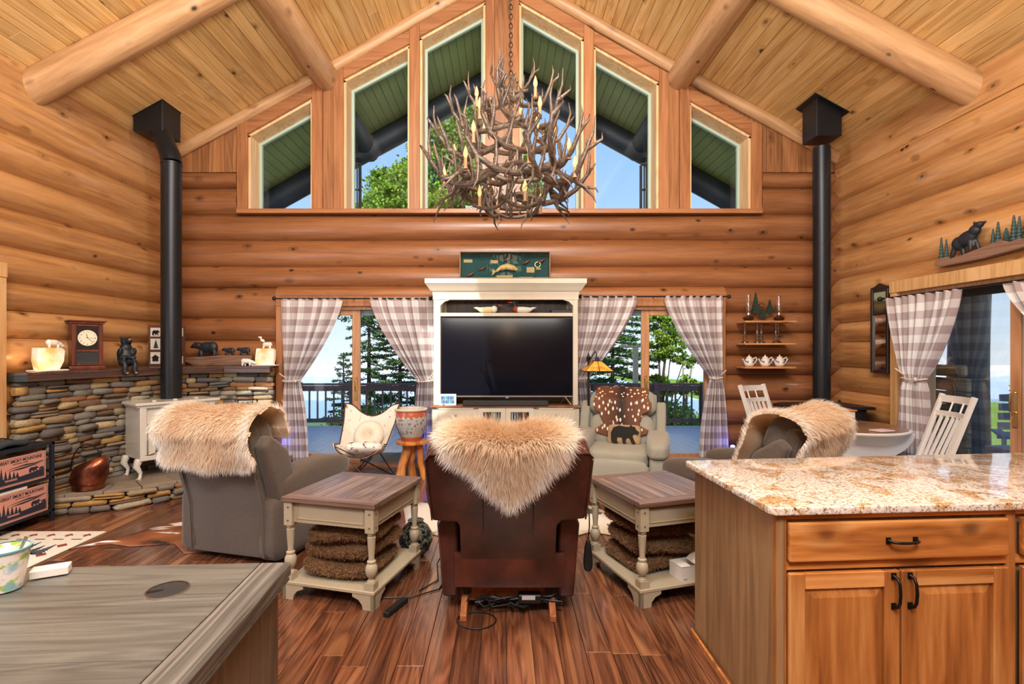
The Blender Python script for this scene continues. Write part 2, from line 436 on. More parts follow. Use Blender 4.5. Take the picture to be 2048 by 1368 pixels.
# casings
tn = 0
def trim(poly, y0, y1, mat, nm='trim', par=None, bevel=.004):
    global tn; tn += 1
    o = MB().prism(poly, y0, y1).build('trim_%d' % tn, mat, None, bevel=bevel)
    o.location = (0, YW, 0)
    return props(o, 'pine casing board number %d on the gable wall' % tn, 'trim', kind='structure')
TY0, TY1 = -.19, -.123
sill_z1, sill_z0 = G(419.5), G(428.5)
TRL = [('pine sill board running under all the gable windows', [(GX(477), sill_z0), (GX(1521), sill_z0), (GX(1521), sill_z1), (GX(477), sill_z1)], M_TRIMX, -.215)]
def slope_trim(W, pa, pb):
    a, za, b, zb = W; s = (zb-za)/(b-a)
    f = lambda q: za+s*(q-a)
    return [(GX(pa), G(f(pa))), (GX(pb), G(f(pb))), (GX(pb), G(f(pb)-27)), (GX(pa), G(f(pa)-27))]
for i, (pa, pb) in enumerate([(477, 626), (688, 820), (840, 971), (1038, 1167), (1187, 1317), (1378, 1521)]):
    TRL.append(('sloping pine head casing over the %s gable window' % ['first', 'second', 'third', 'fourth', 'fifth', 'sixth'][i], slope_trim(WIN[i], pa, pb), M_TRIMX, TY0))
def vt(p0, p1, t0, t1, lab, m=M_TRIM, y=TY0-.004): TRL.append((lab, [(GX(p0), sill_z1), (GX(p1), sill_z1), (GX(p1), G(t1)), (GX(p0), G(t0))], m, y))
vt(477, 497, 254, 243, 'left outermost upright casing of the gable windows')
vt(626, 646, 171, 160, 'upright casing right of the first gable window')
vt(669, 688, 150, 139, 'upright casing left of the second gable window')
vt(820, 840, 63, 49, 'narrow mullion casing between second and third gable windows')
vt(971, 989, -30, -40, 'left casing board of the central gable post')
vt(1020, 1038, -40, -30, 'right casing board of the central gable post')
vt(1167, 1187, 51, 65, 'narrow mullion casing between fourth and fifth gable windows')
vt(1317, 1336, 139, 150, 'upright casing right of the fifth gable window')
vt(1358, 1378, 165, 176, 'upright casing left of the sixth gable window')
vt(1501, 1521, 245, 256, 'right outermost upright casing of the gable windows')
for lab, poly, m, y0 in TRL:
    o = trim(poly, y0, TY1, m); o['label'] = lab
# boards filling the wide uprights (646-669, 989-1020, 1336-1358) sit just behind the casings
for p0, p1 in ((646, 669), (989, 1020), (1336, 1358)):
    zt = ceil_z(max(abs(GX(p0)), abs(GX(p1))))-.03
    MB().prism([(GX(p0)+.002, sill_z1), (GX(p1)-.002, sill_z1), (GX(p1)-.002, zt), (GX(p0)+.002, zt)], -.155, -.123).build('board', M_GBOARD, wall_back, bevel=.003)
# side log walls
SJ = [3.80, 3.45, 3.09, 2.765, 2.43, 2.11, 1.865, 1.61, 1.30, .98, .66, .33, 0.0]
walls = {}
OPEN = {-1: (2.2, 4.30, 2.14), 1: (3.05, 5.52, 2.14)}     # y0, y1, head height
for sg, nm in ((-1, 'wall_left'), (1, 'wall_right')):
    wl = thing(nm, 'side wall of stacked golden logs on the %s' % ('left' if sg < 0 else 'right'), 'wall', (sg*XW, 0, 0), kind='structure'); walls[sg] = wl
    y0, y1, hz = OPEN[sg]
    for i in range(len(SJ)-1):
        z1, z0 = SJ[i], SJ[i+1]; zc = (z0+z1)/2; b = (z1-z0)*.57
        segs = [(BACK, 6.95)] if z0 > hz-.06 else [(BACK, y0-.1), (y1+.1, 6.95)]
        for q, (a, e) in enumerate(segs):
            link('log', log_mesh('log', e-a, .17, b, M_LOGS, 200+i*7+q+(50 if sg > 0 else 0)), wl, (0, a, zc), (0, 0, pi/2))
    mb = MB(); mb.box(-.03, .03, BACK, 6.9, hz, 3.95); mb.box(-.03, .03, BACK, y0-.02, -.3, hz); mb.box(-.03, .03, y1+.02, 6.9, -.3, hz); mb.build('wall_core', M_LOGS, wl)
    # flat plate board under the ceiling
    MB().box(0, 9.85, -.05, .05, 3.72, 4.10).build('plate_board', M_LOGS, wl, loc=(-sg*.10, BACK, 0), rot=(0, 0, pi/2))
# front (kitchen side) wall behind the camera
wf = thing('wall_front', 'log wall behind the camera', 'wall', (0, BACK, 0), kind='structure')
for i in range(19):
    z = i*.34+.17
    hw = 4.4 if z < 3.9 else max(.3, (RIDGE-z)/PITCH-.1)
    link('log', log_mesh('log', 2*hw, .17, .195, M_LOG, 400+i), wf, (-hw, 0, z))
# floor: walnut planks
M_FLOOR = wood('acacia_plank', srgb(104, 64, 44), srgb(50, 27, 20), srgb(142, 94, 64), 1, 1.2, .20, 0, 1.5, .26, 10.0, .35, contrast=1.1, streak=(srgb(150, 104, 70), 10.0))
floor = thing('floor', 'glossy acacia plank floor in mixed brown tones', 'floor', kind='structure')
MB().box(-4.6, 4.6, BACK-.1, 7.0, -.2, -.016).build('subfloor', plain('subfloor_dark', (.03, .015, .008), .8), floor)
pwid = .132; lens = [.9, 1.2, 1.5, .62]
pm = {l: MB().box(-pwid/2+.0012, pwid/2-.0012, -l/2+.0012, l/2-.0012, -.018, 0).mesh('plank', M_FLOOR, bevel=.0018) for l in lens}
allp = []
col = 0; x = -4.6+pwid/2
while x < 4.55:
    y = 1.0-R.random()*1.2
    while y < 6.95:
        l = R.choice(lens)
        l = l if y+l < 7.1 else .62
        yc = y+l/2
        pxx = CX+F*x/max(yc, .3)
        vis = yc+l/2 > 1.15 and -250 < pxx < 2300
        allp.append((0 if vis else 1, yc, x, l)); y += l
    x += pwid
allp.sort(key=lambda q: (q[0], q[1]))
rest = MB()
for k, (iv, yc, xx, l) in enumerate(allp):
    if k < 300: link('plank', pm[l], floor, (xx, yc, 0))
    else: rest.box(xx-pwid/2+.0012, xx+pwid/2-.0012, yc-l/2+.0012, yc+l/2-.0012, -.018, 0)
rest.box(-4.6, 4.6, BACK, -.4, -.018, 0)
o = rest.build('plank_field', M_FLOOR, floor); o['kind'] = 'stuff'
# ceiling boards
ceil = thing('ceiling', 'vaulted ceiling of knotty yellow pine boards', 'ceiling', kind='structure')
bw = .133; sl = math.hypot(1, PITCH); cosp = 1/sl
brd = {}
for sg in (-1, 1):
    nb = int(4.5*sl/bw)+1
    for k in range(nb):
        d = (k+.5)*bw; xx = sg*d*cosp; zz = RIDGE-PITCH*abs(xx)
        L = 7.6; y0 = -.65
        skips = [SUNHOLE for SUNHOLE in ((-1, -1.75, -.95, 1.1, 2.75), (-1, -3.95, -3.4, 2.4, 3.0)) if SUNHOLE[0] == sg and min(abs(SUNHOLE[1]), abs(SUNHOLE[2])) < abs(xx) < max(abs(SUNHOLE[1]), abs(SUNHOLE[2]))]  # boards left out at the two added sun holes
        segs = [(y0, 6.95)] if not skips else [(y0, skips[0][3]), (skips[0][4], 6.95)]
        rot = Euler((0, sg*math.atan(PITCH), 0)).to_matrix().to_4x4()
        for a, b in segs:
            j = a+2.2+R.random()*3.2
            pcs = [(a, j), (j+.0015, b)] if b-j > .3 and b-a > 3 else [(a, b)]
            for (p, q) in pcs:
                m = MB().box(0, q-p, -bw/2+.0016, bw/2-.0016, 0, .02).mesh('board', M_CEIL, bevel=.004)
                o = link('board', m, ceil)
                o.matrix_local = Matrix.Translation((xx, p, zz)) @ rot @ Euler((0, 0, pi/2)).to_matrix().to_4x4()
# roof slab above the boards with two unseen holes added to cast sun patches, covering the whole house and the overhang
M_ROOF = plain('roof_deck', (.05, .04, .03), .9)
mb = MB()
def slab(sg, xa, xb, ya, yb, t0=.021, t1=.2):
    xa, xb = sg*xa, sg*xb
    vs = [(x, y, RIDGE-PITCH*abs(x)+t) for x in (xa, xb) for y in (ya, yb) for t in (t0, t1)]
    mb.add(vs, [(0, 1, 3, 2), (4, 6, 7, 5), (0, 4, 5, 1), (2, 3, 7, 6), (0, 2, 6, 4), (1, 5, 7, 3)])
slab(1, 0, 6.0, BACK-.5, 9.1); slab(-1, 0, 2.8, BACK-.5, 1.1); slab(-1, 0, .95, 1.1, 2.75); slab(-1, 1.75, 2.8, 1.1, 2.75); slab(-1, 0, 2.8, 2.75, 9.1)
slab(-1, 2.8, 6.0, BACK-.5, 2.4); slab(-1, 2.8, 3.4, 2.4, 3.0); slab(-1, 3.95, 6.0, 2.4, 3.0); slab(-1, 2.8, 6.0, 3.0, 9.1)
mb.build('roof_deck', M_ROOF, ceil)
mb = MB(); 
for sg in (-1, 1): mb.add([(sg*0, BACK, RIDGE), (sg*4.5, BACK, ceil_z(4.5)), (sg*4.5, -.65, ceil_z(4.5)), (0, -.65, RIDGE)], [(0, 1, 2, 3)])
mb.build('rear_boards', M_CEIL, ceil)
# log rafters and purlins
def beam(name, label, p0, p1, r0, r1, mat, seed, flat_end=False, cat='beam'):
    p0, p1 = Vector(p0), Vector(p1); L = (p1-p0).length; rr = random.Random(seed); mb = MB(); n = 16; nl = int(L/.3)+2; vs = []
    ph = [rr.random()*6.28 for _ in range(5)]
    for i in range(nl+1):
        t = i/nl; x = L*t; r = r0+(r1-r0)*t
        for k in range(n):
            th = 2*pi*k/n
            q = r*(1+.02*math.sin(x*2.1+ph[0])+.018*math.sin(2*th+x*1.7+ph[1])+.012*math.sin(5*th+ph[2]+x))
            vs.append((x, q*math.cos(th)+.012*math.sin(x*1.1+ph[3]), q*math.sin(th)+.01*math.sin(x*1.6+ph[4])))
    fs = [(i*n+k, i*n+(k+1) % n, (i+1)*n+(k+1) % n, (i+1)*n+k) for i in range(nl) for k in range(n)]
    fs += [tuple(range(n)), tuple(range(nl*n, nl*n+n))]
    mb.add(vs, fs); o = mb.build(name, mat, None, 50)
    o.location = p0; o.rotation_euler = (p1-p0).to_track_quat('X', 'Z').to_euler()
    return props(o, label, cat, kind='structure')
for sg, s in ((-1, 'left'), (1, 'right')):
    beam('purlin_log', 'peeled log purlin running to the gable wall, %s of the ridge' % s, (sg*2.36, BACK+.2, ceil_z(2.36)-.16), (sg*2.30, 6.74, ceil_z(2.30)-.15), .185, .165, M_BEAM, 5+sg)
    beam('rafter_log', 'peeled log rafter sloping down onto the %s log wall' % s, (sg*4.42, 4.76, ceil_z(4.42)-.12), (sg*.02, 4.76, RIDGE-.12), .15, .14, M_BEAM, 15+sg)
    beam('wall_rafter_log', 'slim log rafter tight against the gable, %s slope' % s, (sg*4.42, 6.63, ceil_z(4.42)-.07), (sg*.02, 6.63, RIDGE-.07), .075, .075, M_BEAM, 25+sg)
beam('ridge_log', 'thick log under the roof ridge', (0, BACK+.2, RIDGE-.2), (0, 6.5, RIDGE-.2), .16, .15, M_BEAM, 44)
# ================================================================ sliding doors, curtains
def slider(n, label, par_loc, rz, w, h, split, wood_left, ymax=.22, cas=None):
    """local: x 0..w along wall, y 0 = inner wall plane going out, z up. split = x of meeting stile"""
    d = thing('door_%d' % n, label, 'door', par_loc, rz, kind='structure')
    mb = MB(); f = .045
    mb.box(0, f, -.02, ymax, 0, h); mb.box(w-f, w, -.02, ymax, 0, h); mb.box(0, w, -.021, ymax, h-f, h); mb.box(0, w, -.05, ymax, -.01, .035)
    mb.build('door_frame', M_DOORW, d, bevel=.003)
    mb = MB(); c = .085
    mb.box(-c, .004, -.075, -.021, 0, h+.005); mb.box(w-.004, w+c, -.075, -.021, 0, h+.005); mb.box(-c, w+c, -.085, -.0215, h-.004, h+.12)
    mb.build('casing', cas or M_TRIM, d, bevel=.004)
    for side in (0, 1):
        a, b = (f, split+.05) if side == 0 else (split-.05, w-f)
        front = (side == 0) == wood_left
        y0, y1 = (.03, .07) if front else (.09, .13)
        st = .10 if front else .06
        mt = M_DOORW if front else M_SASH
        mb = MB(); mb.box(a, a+st, y0, y1, .035, h-f); mb.box(b-st, b, y0, y1, .035, h-f)
        mb.box(a+st, b-st, y0, y1, .035, .16); mb.box(a+st, b-st, y0, y1, h-f-.07, h-f)
        s = mb.build('sash', mt, d, bevel=.003)
        MB().box(a+st, b-st, (y0+y1)/2-.003, (y0+y1)/2+.003, .16, h-f-.07).build('pane', M_GLASS, s)
        if front:
            hx = b-.05 if side == 0 else a+.05
            mb = MB(); mb.box(hx-.016, hx+.016, y0-.006, y0, .93, 1.17)
            mb.tube([(hx, y0, 1.15), (hx, y0-.045, 1.14), (hx, y0-.05, 1.05), (hx, y0-.045, .99), (hx, y0, .98)], .009, 8); mb.box(hx-.02, hx+.02, y0-.012, y0-.005, .86, .93)
            mb.build('handle', M_BRASS, s, 40)
    return d
M_SASH = plain('aluminium_sash', srgb(120, 140, 150), .35, .4)
M_CAS2 = wood('pale_casing_pine', srgb(206, 164, 112), srgb(172, 126, 76), srgb(224, 188, 140), 2, .8, .45, .4, 1.4, .05, 6.0)
M_SASHD = plain('dark_sash', (.012, .015, .018), .5)
HD = PZ(613, 6.65)
slider(1, 'sliding glass patio door behind the butterfly chair', (DL[0], 6.63, 0), 0, DL[1]-DL[0], HD, (DL[1]-DL[0])/2, True)
slider(2, 'sliding glass patio door behind the pale recliner', (DR[0], 6.63, 0), 0, DR[1]-DR[0], HD, (DR[1]-DR[0])/2, False)
M_SASH_keep = M_SASH; M_SASH = M_SASHD
slider(3, 'sliding glass door in the right log wall', (4.30, 5.50, 0), -pi/2, 2.42, 2.13, 1.18, False, .32, M_CAS2)
M_SASH = M_SASH_keep
slider(4, 'patio door at the left edge in the left log wall', (-4.30, 2.22, 0), pi/2, 2.06, 2.13, 1.0, False, .32, M_CAS2)
# ---- curtains
t = NT('buffalo_check_fabric')
uv = t.coord('UV'); sp = t.n('ShaderNodeSeparateXYZ', i0=uv)
def sq(o): return t.math('GREATER_THAN', t.math('FRACT', t.math('MULTIPLY', o, 1/.158)), .5)
a_, b_ = sq(sp.outputs[0]), sq(sp.outputs[1])
cc = t.ramp(t.math('MULTIPLY', t.math('ADD', a_, b_), .5), [(.2, srgb(244, 243, 242)), (.5, srgb(212, 201, 201)), (.8, srgb(176, 157, 158))], 'CONSTANT')
wv = t.noise(t.mapping(uv, (400, 60, 1)), 1, 2)
t.col(cc); t.rough(.9); t.bump(wv, .1, .002)
tr = t.n('ShaderNodeBsdfTranslucent', Color=cc); mx = t.n('ShaderNodeMixShader', i0=.32, i1=t.b.outputs[0], i2=tr.outputs[0]); t.t.links.new(mx.outputs[0], t.out.inputs[0])
M_CURT = t.m
M_ROPE = plain('curtain_rope', srgb(214, 200, 186), .9, bump=.4)
def curtain(label, S, W, zt, ztie, zb, top, tie, bot, folds, group, seed, rope_to):
    """S maps (along, depth, z) to world. top/tie/bot = (outer, inner)"""
    cu = thing('curtain', label, 'curtain', (0, 0, 0), 0, group)
    nu, nv = folds*8, 46
    ph = seed*1.7; fw = abs(top[1]-top[0])*1.0
    def fn(u, v):
        z = zt+(zb-zt)*v
        if z > ztie:
            q = (zt-z)/(zt-ztie); o = top[0]+(tie[0]-top[0])*q**1.2; i = top[1]+(tie[1]-top[1])*q**1.4
            amp = .022+.020*q
        else:
            q = (ztie-z)/(ztie-zb); e = 1-(1-q)**2; o = tie[0]+(bot[0]-tie[0])*e; i = tie[1]+(bot[1]-tie[1])*e
            amp = .042-.008*q
        pinch = math.exp(-((z-ztie)/.07)**2)
        amp *= 1-.55*pinch
        uu = u+.012*math.sin(6.28*u*2+ph+v*3)
        d = amp*math.sin(2*pi*folds*uu+ph*.3)+.006*math.sin(2*pi*folds*.5*u+v*9+ph)
        jit = .10*math.sin(2*pi*folds*u+1.2)*(abs(i-o))/folds
        wav = .012*math.sin(2*pi*folds*u)*(1 if v < .01 else .3)
        return S(o+(i-o)*u+jit, d, z+wav*.4)
    mb = MB(); mb.grid(fn, nu, nv, lambda u, v: (u*fw+seed*.07, (zt+(zb-zt)*v)))
    mb.build('panel', M_CURT, cu, 80)
    # gathered tie rope and its tassel knot
    o, i = tie; mid = (o+i)/2; r = abs(i-o)/2+.012
    pts = [S(mid+r*math.cos(k/16*2*pi), .055*math.sin(k/16*2*pi), ztie+.006*math.sin(k)) for k in range(17)]
    mb = MB(); mb.tube(pts, .008, 6); mb.tube([S(mid+r*(1 if rope_to > mid else -1), 0, ztie), S((mid+rope_to)/2, -.03, ztie+.04), S(rope_to, -.05, ztie+.10)], .007, 6)
    mb.ellip(S(mid+(i-mid)*.7, -.06, ztie), (.018, .018, .022), nu=8, nv=6)
    mb.build('tie_rope', M_ROPE, cu, 60)
    return cu
YC = 6.46
Sb = lambda x, d, z: (x, YC+d, z)
q = lambda px: PX(px, YC)
zz = lambda py: PZ(py, YC)
g1 = 'checked curtains on the gable wall doors'
curtain('checked curtain tied back at the left, beside the stone hearth', Sb, 0, zz(597), zz(762), zz(926), (q(559), q(683)), (q(567), q(600)), (q(563), q(617)), 8, None, 1, q(562))
curtain('checked curtain tied back between butterfly chair and television cabinet', Sb, 0, zz(596), zz(762), zz(926), (q(866), q(736)), (q(866), q(834)), (q(868), q(826)), 8, None, 2, q(868))
curtain('checked curtain tied back behind the arts-and-crafts floor lamp', Sb, 0, zz(592), zz(757), zz(905), (q(1140), q(1276)), (q(1140), q(1178)), (q(1138), q(1192)), 8, None, 3, q(1142))
curtain('checked curtain tied back left of the three wall shelves', Sb, 0, zz(592), zz(756), zz(914), (q(1447), q(1327)), (q(1444), q(1420)), (q(1458), q(1400)), 8, None, 4, q(1449))
XC = 4.12
Sr = lambda y, d, z: (XC+d, y, z)
YR = lambda px: XC*F/(px-CX)
curtain('checked curtain tied back on the right wall near the tall mirror', Sr, 0, 2.06, 1.22, .12, (YR(1772), YR(1926)), (YR(1806), YR(1850)), (YR(1798), YR(1862)), 9, None, 5, YR(1800))
curtain('checked curtain cut off by the right edge of the view', Sr, 0, 2.06, 1.22, .12, (3.15, YR(2006)), (3.2, 3.42), (3.2, 3.5), 8, None, 6, 3.1)
def rod(label, p0, p1, br):
    p0, p1 = Vector(p0), Vector(p1); t = thing('curtain_rod', label, 'curtain rod', p0); d = p1-p0; u = d.normalized()
    MB().tube([(0, 0, 0), d], .009, 8).build('rod', M_BLACK, t, 40)
    for e in ((0, 0, 0), d):
        s = -1 if tuple(e) == (0, 0, 0) else 1
        MB().ellip(Vector(e)+u*s*.03, (.026, .026, .026), nu=10, nv=8).build('finial', M_BLACK, t, 60)
    for k in (.04, .5, .96):
        c = d*k; MB().tube([c, c+Vector(br)*.6, c+Vector(br)], .006, 6).build('bracket', M_BLACK, t, 40)
rod('black curtain rod over the left patio door', (q(553), YC, zz(597)), (PX(856, YC), YC, zz(597)), (0, .10, .0))
rod('black curtain rod over the middle-right patio door', (PX(1166, YC), YC, zz(593)), (q(1453), YC, zz(593)), (0, .10, 0))
rod('black curtain rod over the right wall door', (XC, YR(1764), 2.065), (XC, 3.0, 2.065), (.10, 0, 0))
# ================================================================ outdoors
M_DECK = plain('deck_board_grey', srgb(226, 222, 218), .6, var=.08)
deck = thing('deck', 'grey plank deck outside the patio doors', 'deck', (0, 0, -.06), kind='structure')
dm = {L: MB().box(-.067, .067, 0, L, -.03, 0).mesh('plank', M_DECK, bevel=.003) for L in (3.6, 5.0)}
for i in range(72):
    x = -5.0+i*.14
    link('plank', dm[3.6], deck, (x, 7.02, 0))
for i in range(18): link('plank', dm[5.0], deck, (4.75+i*.14, 2.0, 0)); link('plank', dm[3.6], deck, (4.75+i*.14+.0, 7.02, 0.0)) if i > 3 else None
MB().box(-5.1, 7.4, 7.0, 10.7, -.2, -.04).build('deck_frame', M_DARKLOG, deck); MB().box(4.66, 7.4, 1.9, 7.0, -.2, -.04).build('deck_frame', M_DARKLOG, deck)
M_RAIL = plain('deck_rail_stain', srgb(116, 96, 92), .55, var=.12)
rail = thing('deck_railing', 'dark brown deck railing with square balusters seen through the patio doors', 'railing', (0, 10.6, -.06))
mb = MB(); mb.box(-5.6, 7.2, -.06, .06, .84, .88); mb.build('top_rail', M_RAIL, rail, bevel=.004)
MB().box(-5.6, 7.2, -.02, .02, .72, .83).build('upper_rail', M_RAIL, rail); MB().box(-5.6, 7.2, -.02, .02, .07, .15).build('bottom_rail', M_RAIL, rail)
for px in (600, 704, 858, 1190, 1311, 1405, 500, 1500): MB().box(-.045, .045, -.06, .045, 0, .90).build('post', M_RAIL, rail, bevel=.004, loc=(PX(px, 10.6), -.01, 0))
bm_ = MB().box(-.016, .016, -.034, -.012, .1, .78).mesh('baluster', M_RAIL)
for i in range(72): link('baluster', bm_, rail, (-5.5+i*.168, 0, 0))
for px, lab in ((650, 'dark slatted doormat on the deck outside the left door'), (1352, 'dark slatted doormat on the deck outside the middle-right door')):
    d = thing('doormat', lab, 'doormat', (PX(px, 7.35), 7.38, -.058)); 
    MB().box(-.42, .42, -.24, .24, 0, .012).build('mat_base', M_BLACK, d)
    for k in range(14): MB().box(-.42, .42, -.012, .012, .012, .022).build('slat', M_BLACK, d, loc=(0, -.22+k*.034, 0))
# soffit
sof = thing('soffit', 'green stained board soffit of the gable overhang', 'soffit', kind='structure')
sm_ = MB().box(0, 2.0, -.062, .062, 0, .02).mesh('board', M_GREENB, bevel=.004)
MB().add([(sg*x, y, RIDGE-PITCH*x-.001+.02) for sg in (-1, 1) for x in (0, 6) for y in (6.98, 9.05)], [(0, 1, 3, 2), (4, 5, 7, 6)]).build('soffit_backing', M_DARKLOG, sof)
for sg in (-1, 1):
    rot = Euler((0, sg*math.atan(PITCH), 0)).to_matrix().to_4x4()
    for k in range(48):
        xx = sg*(k+.5)*.13*cosp
        o = link('board', sm_, sof); o.matrix_local = Matrix.Translation((xx, 6.99, RIDGE-PITCH*abs(xx)-.02)) @ rot @ Euler((0, 0, pi/2)).to_matrix().to_4x4()
for sg, s in ((-1, 'left'), (1, 'right')):
    beam('outer_rafter_log', 'dark stained rafter log at the overhang edge, %s slope' % s, (sg*6.0, 8.75, ceil_z(6.0)-.24), (0, 8.75, RIDGE-.24), .19, .19, M_DARKLOG, 61+sg)
    beam('outer_purlin_log', 'dark stained purlin log end outside, %s of the ridge' % s, (sg*2.33, 6.9, ceil_z(2.3)-.20), (sg*2.33, 9.0, ceil_z(2.3)-.20), .17, .175, M_DARKLOG, 71+sg)
def chime(px, lab):
    x = PX(px, 8.0); z = PZ(322, 8.0); t = thing('wind_chime', lab, 'wind chime', (x, 8.0, 3.0))
    z -= 3.0
    MB().tube([(0, 0, 1.95), (0, 0, z)], .004, 5).build('cord', M_BLACK, t)
    MB().lathe([(.002, .05), (.05, .03), (.09, 0), (.09, -.02), (.002, -.03)][::-1], (0, 0, z), 6).build('cap', M_BLACK, t)
    for k in range(5):
        a = k*2*pi/5; MB().tube([(.06*math.cos(a), .06*math.sin(a), z-.06), (.06*math.cos(a), .06*math.sin(a), z-.06-.9-.05*k)], .013, 8).build('tube', M_BLACK, t, 40)
    MB().lathe([(.002, -.005), (.045, -.005), (.045, .005), (.002, .005)], (0, 0, z-.45), 6).build('striker', M_BLACK, t)
chime(714, 'black tubular wind chime outside, seen in the second gable window')
chime(1288, 'black tubular wind chime outside, seen in the fifth gable window')
# terrain, and ridges with distance haze painted into their colours
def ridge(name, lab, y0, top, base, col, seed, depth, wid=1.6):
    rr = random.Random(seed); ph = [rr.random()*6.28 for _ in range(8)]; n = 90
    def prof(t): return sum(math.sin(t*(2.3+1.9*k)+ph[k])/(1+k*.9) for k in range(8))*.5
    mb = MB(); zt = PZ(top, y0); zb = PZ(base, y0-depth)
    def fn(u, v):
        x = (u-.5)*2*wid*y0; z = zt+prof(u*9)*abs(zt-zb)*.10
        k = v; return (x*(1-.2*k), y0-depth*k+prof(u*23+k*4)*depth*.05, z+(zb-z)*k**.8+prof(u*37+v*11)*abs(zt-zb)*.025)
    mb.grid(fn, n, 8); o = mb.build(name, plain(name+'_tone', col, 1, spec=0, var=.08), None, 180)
    return props(o, lab, 'mountain', kind='structure')
ridge('far_ridge', 'pale haze-tinted mountain ridge on the horizon', 9000, 730, 775, srgb(206, 206, 214), 3, 1500)
ridge('middle_ridge', 'blue haze-tinted ridge below the horizon', 4000, 752, 810, srgb(176, 192, 210), 4, 900)
ridge('near_ridge', 'forested slope tinted blue green for haze', 1500, 800, 900, srgb(138, 166, 184), 5, 500)
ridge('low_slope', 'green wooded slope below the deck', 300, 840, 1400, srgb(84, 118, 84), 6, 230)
ground = MB(); ground.grid(lambda u, v: ((u-.5)*120, 11+v*70, -1.2-v*26+1.0*math.sin(u*40)*math.sin(v*9)), 40, 14)
props(ground.build('ground', plain('grass_slope', srgb(70, 104, 48), 1, spec=0, var=.4), None, 180), 'grassy slope falling away below the deck', 'ground', kind='structure')
g2 = MB(); g2.grid(lambda u, v: (7.4+u*70, -10+v*50, -.35-u*5.0), 10, 10)
props(g2.build('lawn', plain('lawn_green', srgb(120, 150, 70), 1, spec=0, var=.3), None, 180), 'green lawn beyond the side porch', 'ground', kind='structure')
# foliage helpers (numpy leaf cards, real small leaves)
def leaf_mat(name, c1, c2, c3):
    t = NT(name); r = t.n('ShaderNodeAttribute', {'attribute_name': 'tone'}).outputs['Fac']
    c = t.ramp(r, [(0, c1), (.5, c2), (1, c3)]); t.col(c); t.rough(.6)
    tr = t.n('ShaderNodeBsdfTranslucent', Color=c); mx = t.n('ShaderNodeMixShader', i0=.35, i1=t.b.outputs[0], i2=tr.outputs[0]); t.t.links.new(mx.outputs[0], t.out.inputs[0]); return t.m
def cards(name, pts, dirs, ln, wd, mat, parent, seed):
    """pts Nx3, dirs Nx3 -> kite leaf per point, one mesh"""
    rg = np.random.default_rng(seed); n = len(pts)
    d = dirs/np.maximum(np.linalg.norm(dirs, axis=1, keepdims=True), 1e-6)
    r = rg.normal(size=(n, 3)); s = np.cross(d, r); s /= np.maximum(np.linalg.norm(s, axis=1, keepdims=True), 1e-6)
    L = (ln*rg.uniform(.6, 1.3, n))[:, None]; W = (wd*rg.uniform(.7, 1.2, n))[:, None]
    nn = np.cross(d, s)
    v = np.stack([pts, pts+d*L*.45+s*W*.5+nn*W*.15, pts+d*L, pts+d*L*.45-s*W*.5+nn*W*.15], 1).reshape(-1, 3)
    me = bpy.data.meshes.new(name); me.vertices.add(4*n); me.vertices.foreach_set('co', v.ravel())
    me.loops.add(4*n); me.loops.foreach_set('vertex_index', np.arange(4*n, dtype=np.int32))
    me.polygons.add(n); me.polygons.foreach_set('loop_start', np.arange(0, 4*n, 4, dtype=np.int32)); me.polygons.foreach_set('loop_total', np.full(n, 4, dtype=np.int32))
    at = me.attributes.new('tone', 'FLOAT', 'FACE'); at.data.foreach_set('value', rg.random(n).astype(np.float32))
    me.update(); me.validate(); me.materials.append(mat); return link(name, me, parent)
M_LEAF = leaf_mat('maple_leaf', srgb(78, 118, 28), srgb(126, 164, 44), srgb(176, 200, 76))
M_LEAF2 = leaf_mat('shrub_leaf', srgb(70, 112, 40), srgb(118, 158, 58), srgb(176, 200, 90))
M_NEEDLE = leaf_mat('spruce_needle', srgb(34, 62, 34), srgb(62, 96, 50), srgb(104, 136, 70))
M_BARK = plain('bark', srgb(74, 64, 56), .9, var=.3, bump=.5, bscale=30)
M_BARKL = plain('pale_bark', srgb(150, 140, 126), .9, var=.3, bump=.5, bscale=30)
def leafy(name, label, base, height, blobs, nleaf, size, mat, seed, bark=M_BARK, rt=.12):
    rg = np.random.default_rng(seed); rr = random.Random(seed); t = thing(name, label, 'tree', base); B = Vector(base)
    mb = MB(); top = Vector((0, 0, height*.7)); mb.tube([(0, 0, -2), (0, 0, height*.3), (rr.uniform(-.3, .3), rr.uniform(-.3, .3), height*.55), (rr.uniform(-.4, .4), 0, height*.85)], [rt*1.2, rt, rt*.7, rt*.2], 8)
    P_, D_ = [], []
    for (c, r) in blobs:
        c = Vector(c); mid = Vector((0, 0, height*.4)).lerp(c, .5)+Vector((0, 0, -.1))
        mb.tube([(0, 0, height*.3), mid, c], [rt*.6, rt*.35, .01], 6)
        n = int(nleaf*(r[0]*r[1]*r[2])**.67/sum((q[1][0]*q[1][1]*q[1][2])**.67 for q in blobs))
        nc = max(6, n//45)
        v = rg.normal(size=(nc, 3)); v /= np.linalg.norm(v, axis=1, keepdims=True); v *= rg.uniform(.45, 1.0, (nc, 1))
        cc_ = np.array(c)+v*np.array(r)
        for k in range(0, nc, 3): mb.tube([c, Vector(cc_[k])], [.02, .006], 4)
        idx = rg.integers(0, nc, n); off = rg.normal(size=(n, 3))*np.array([.2, .2, .09])*(r[0]*.55)
        P_.append(cc_[idx]+off); D_.append(rg.normal(size=(n, 3))+np.array([0, 0, -.2])+off*2)
    mb.build('trunk', bark, t, 60)
    o = cards('foliage', np.concatenate(P_), np.concatenate(D_), size, size*.7, mat, t, seed); o['kind'] = 'stuff'
    return t
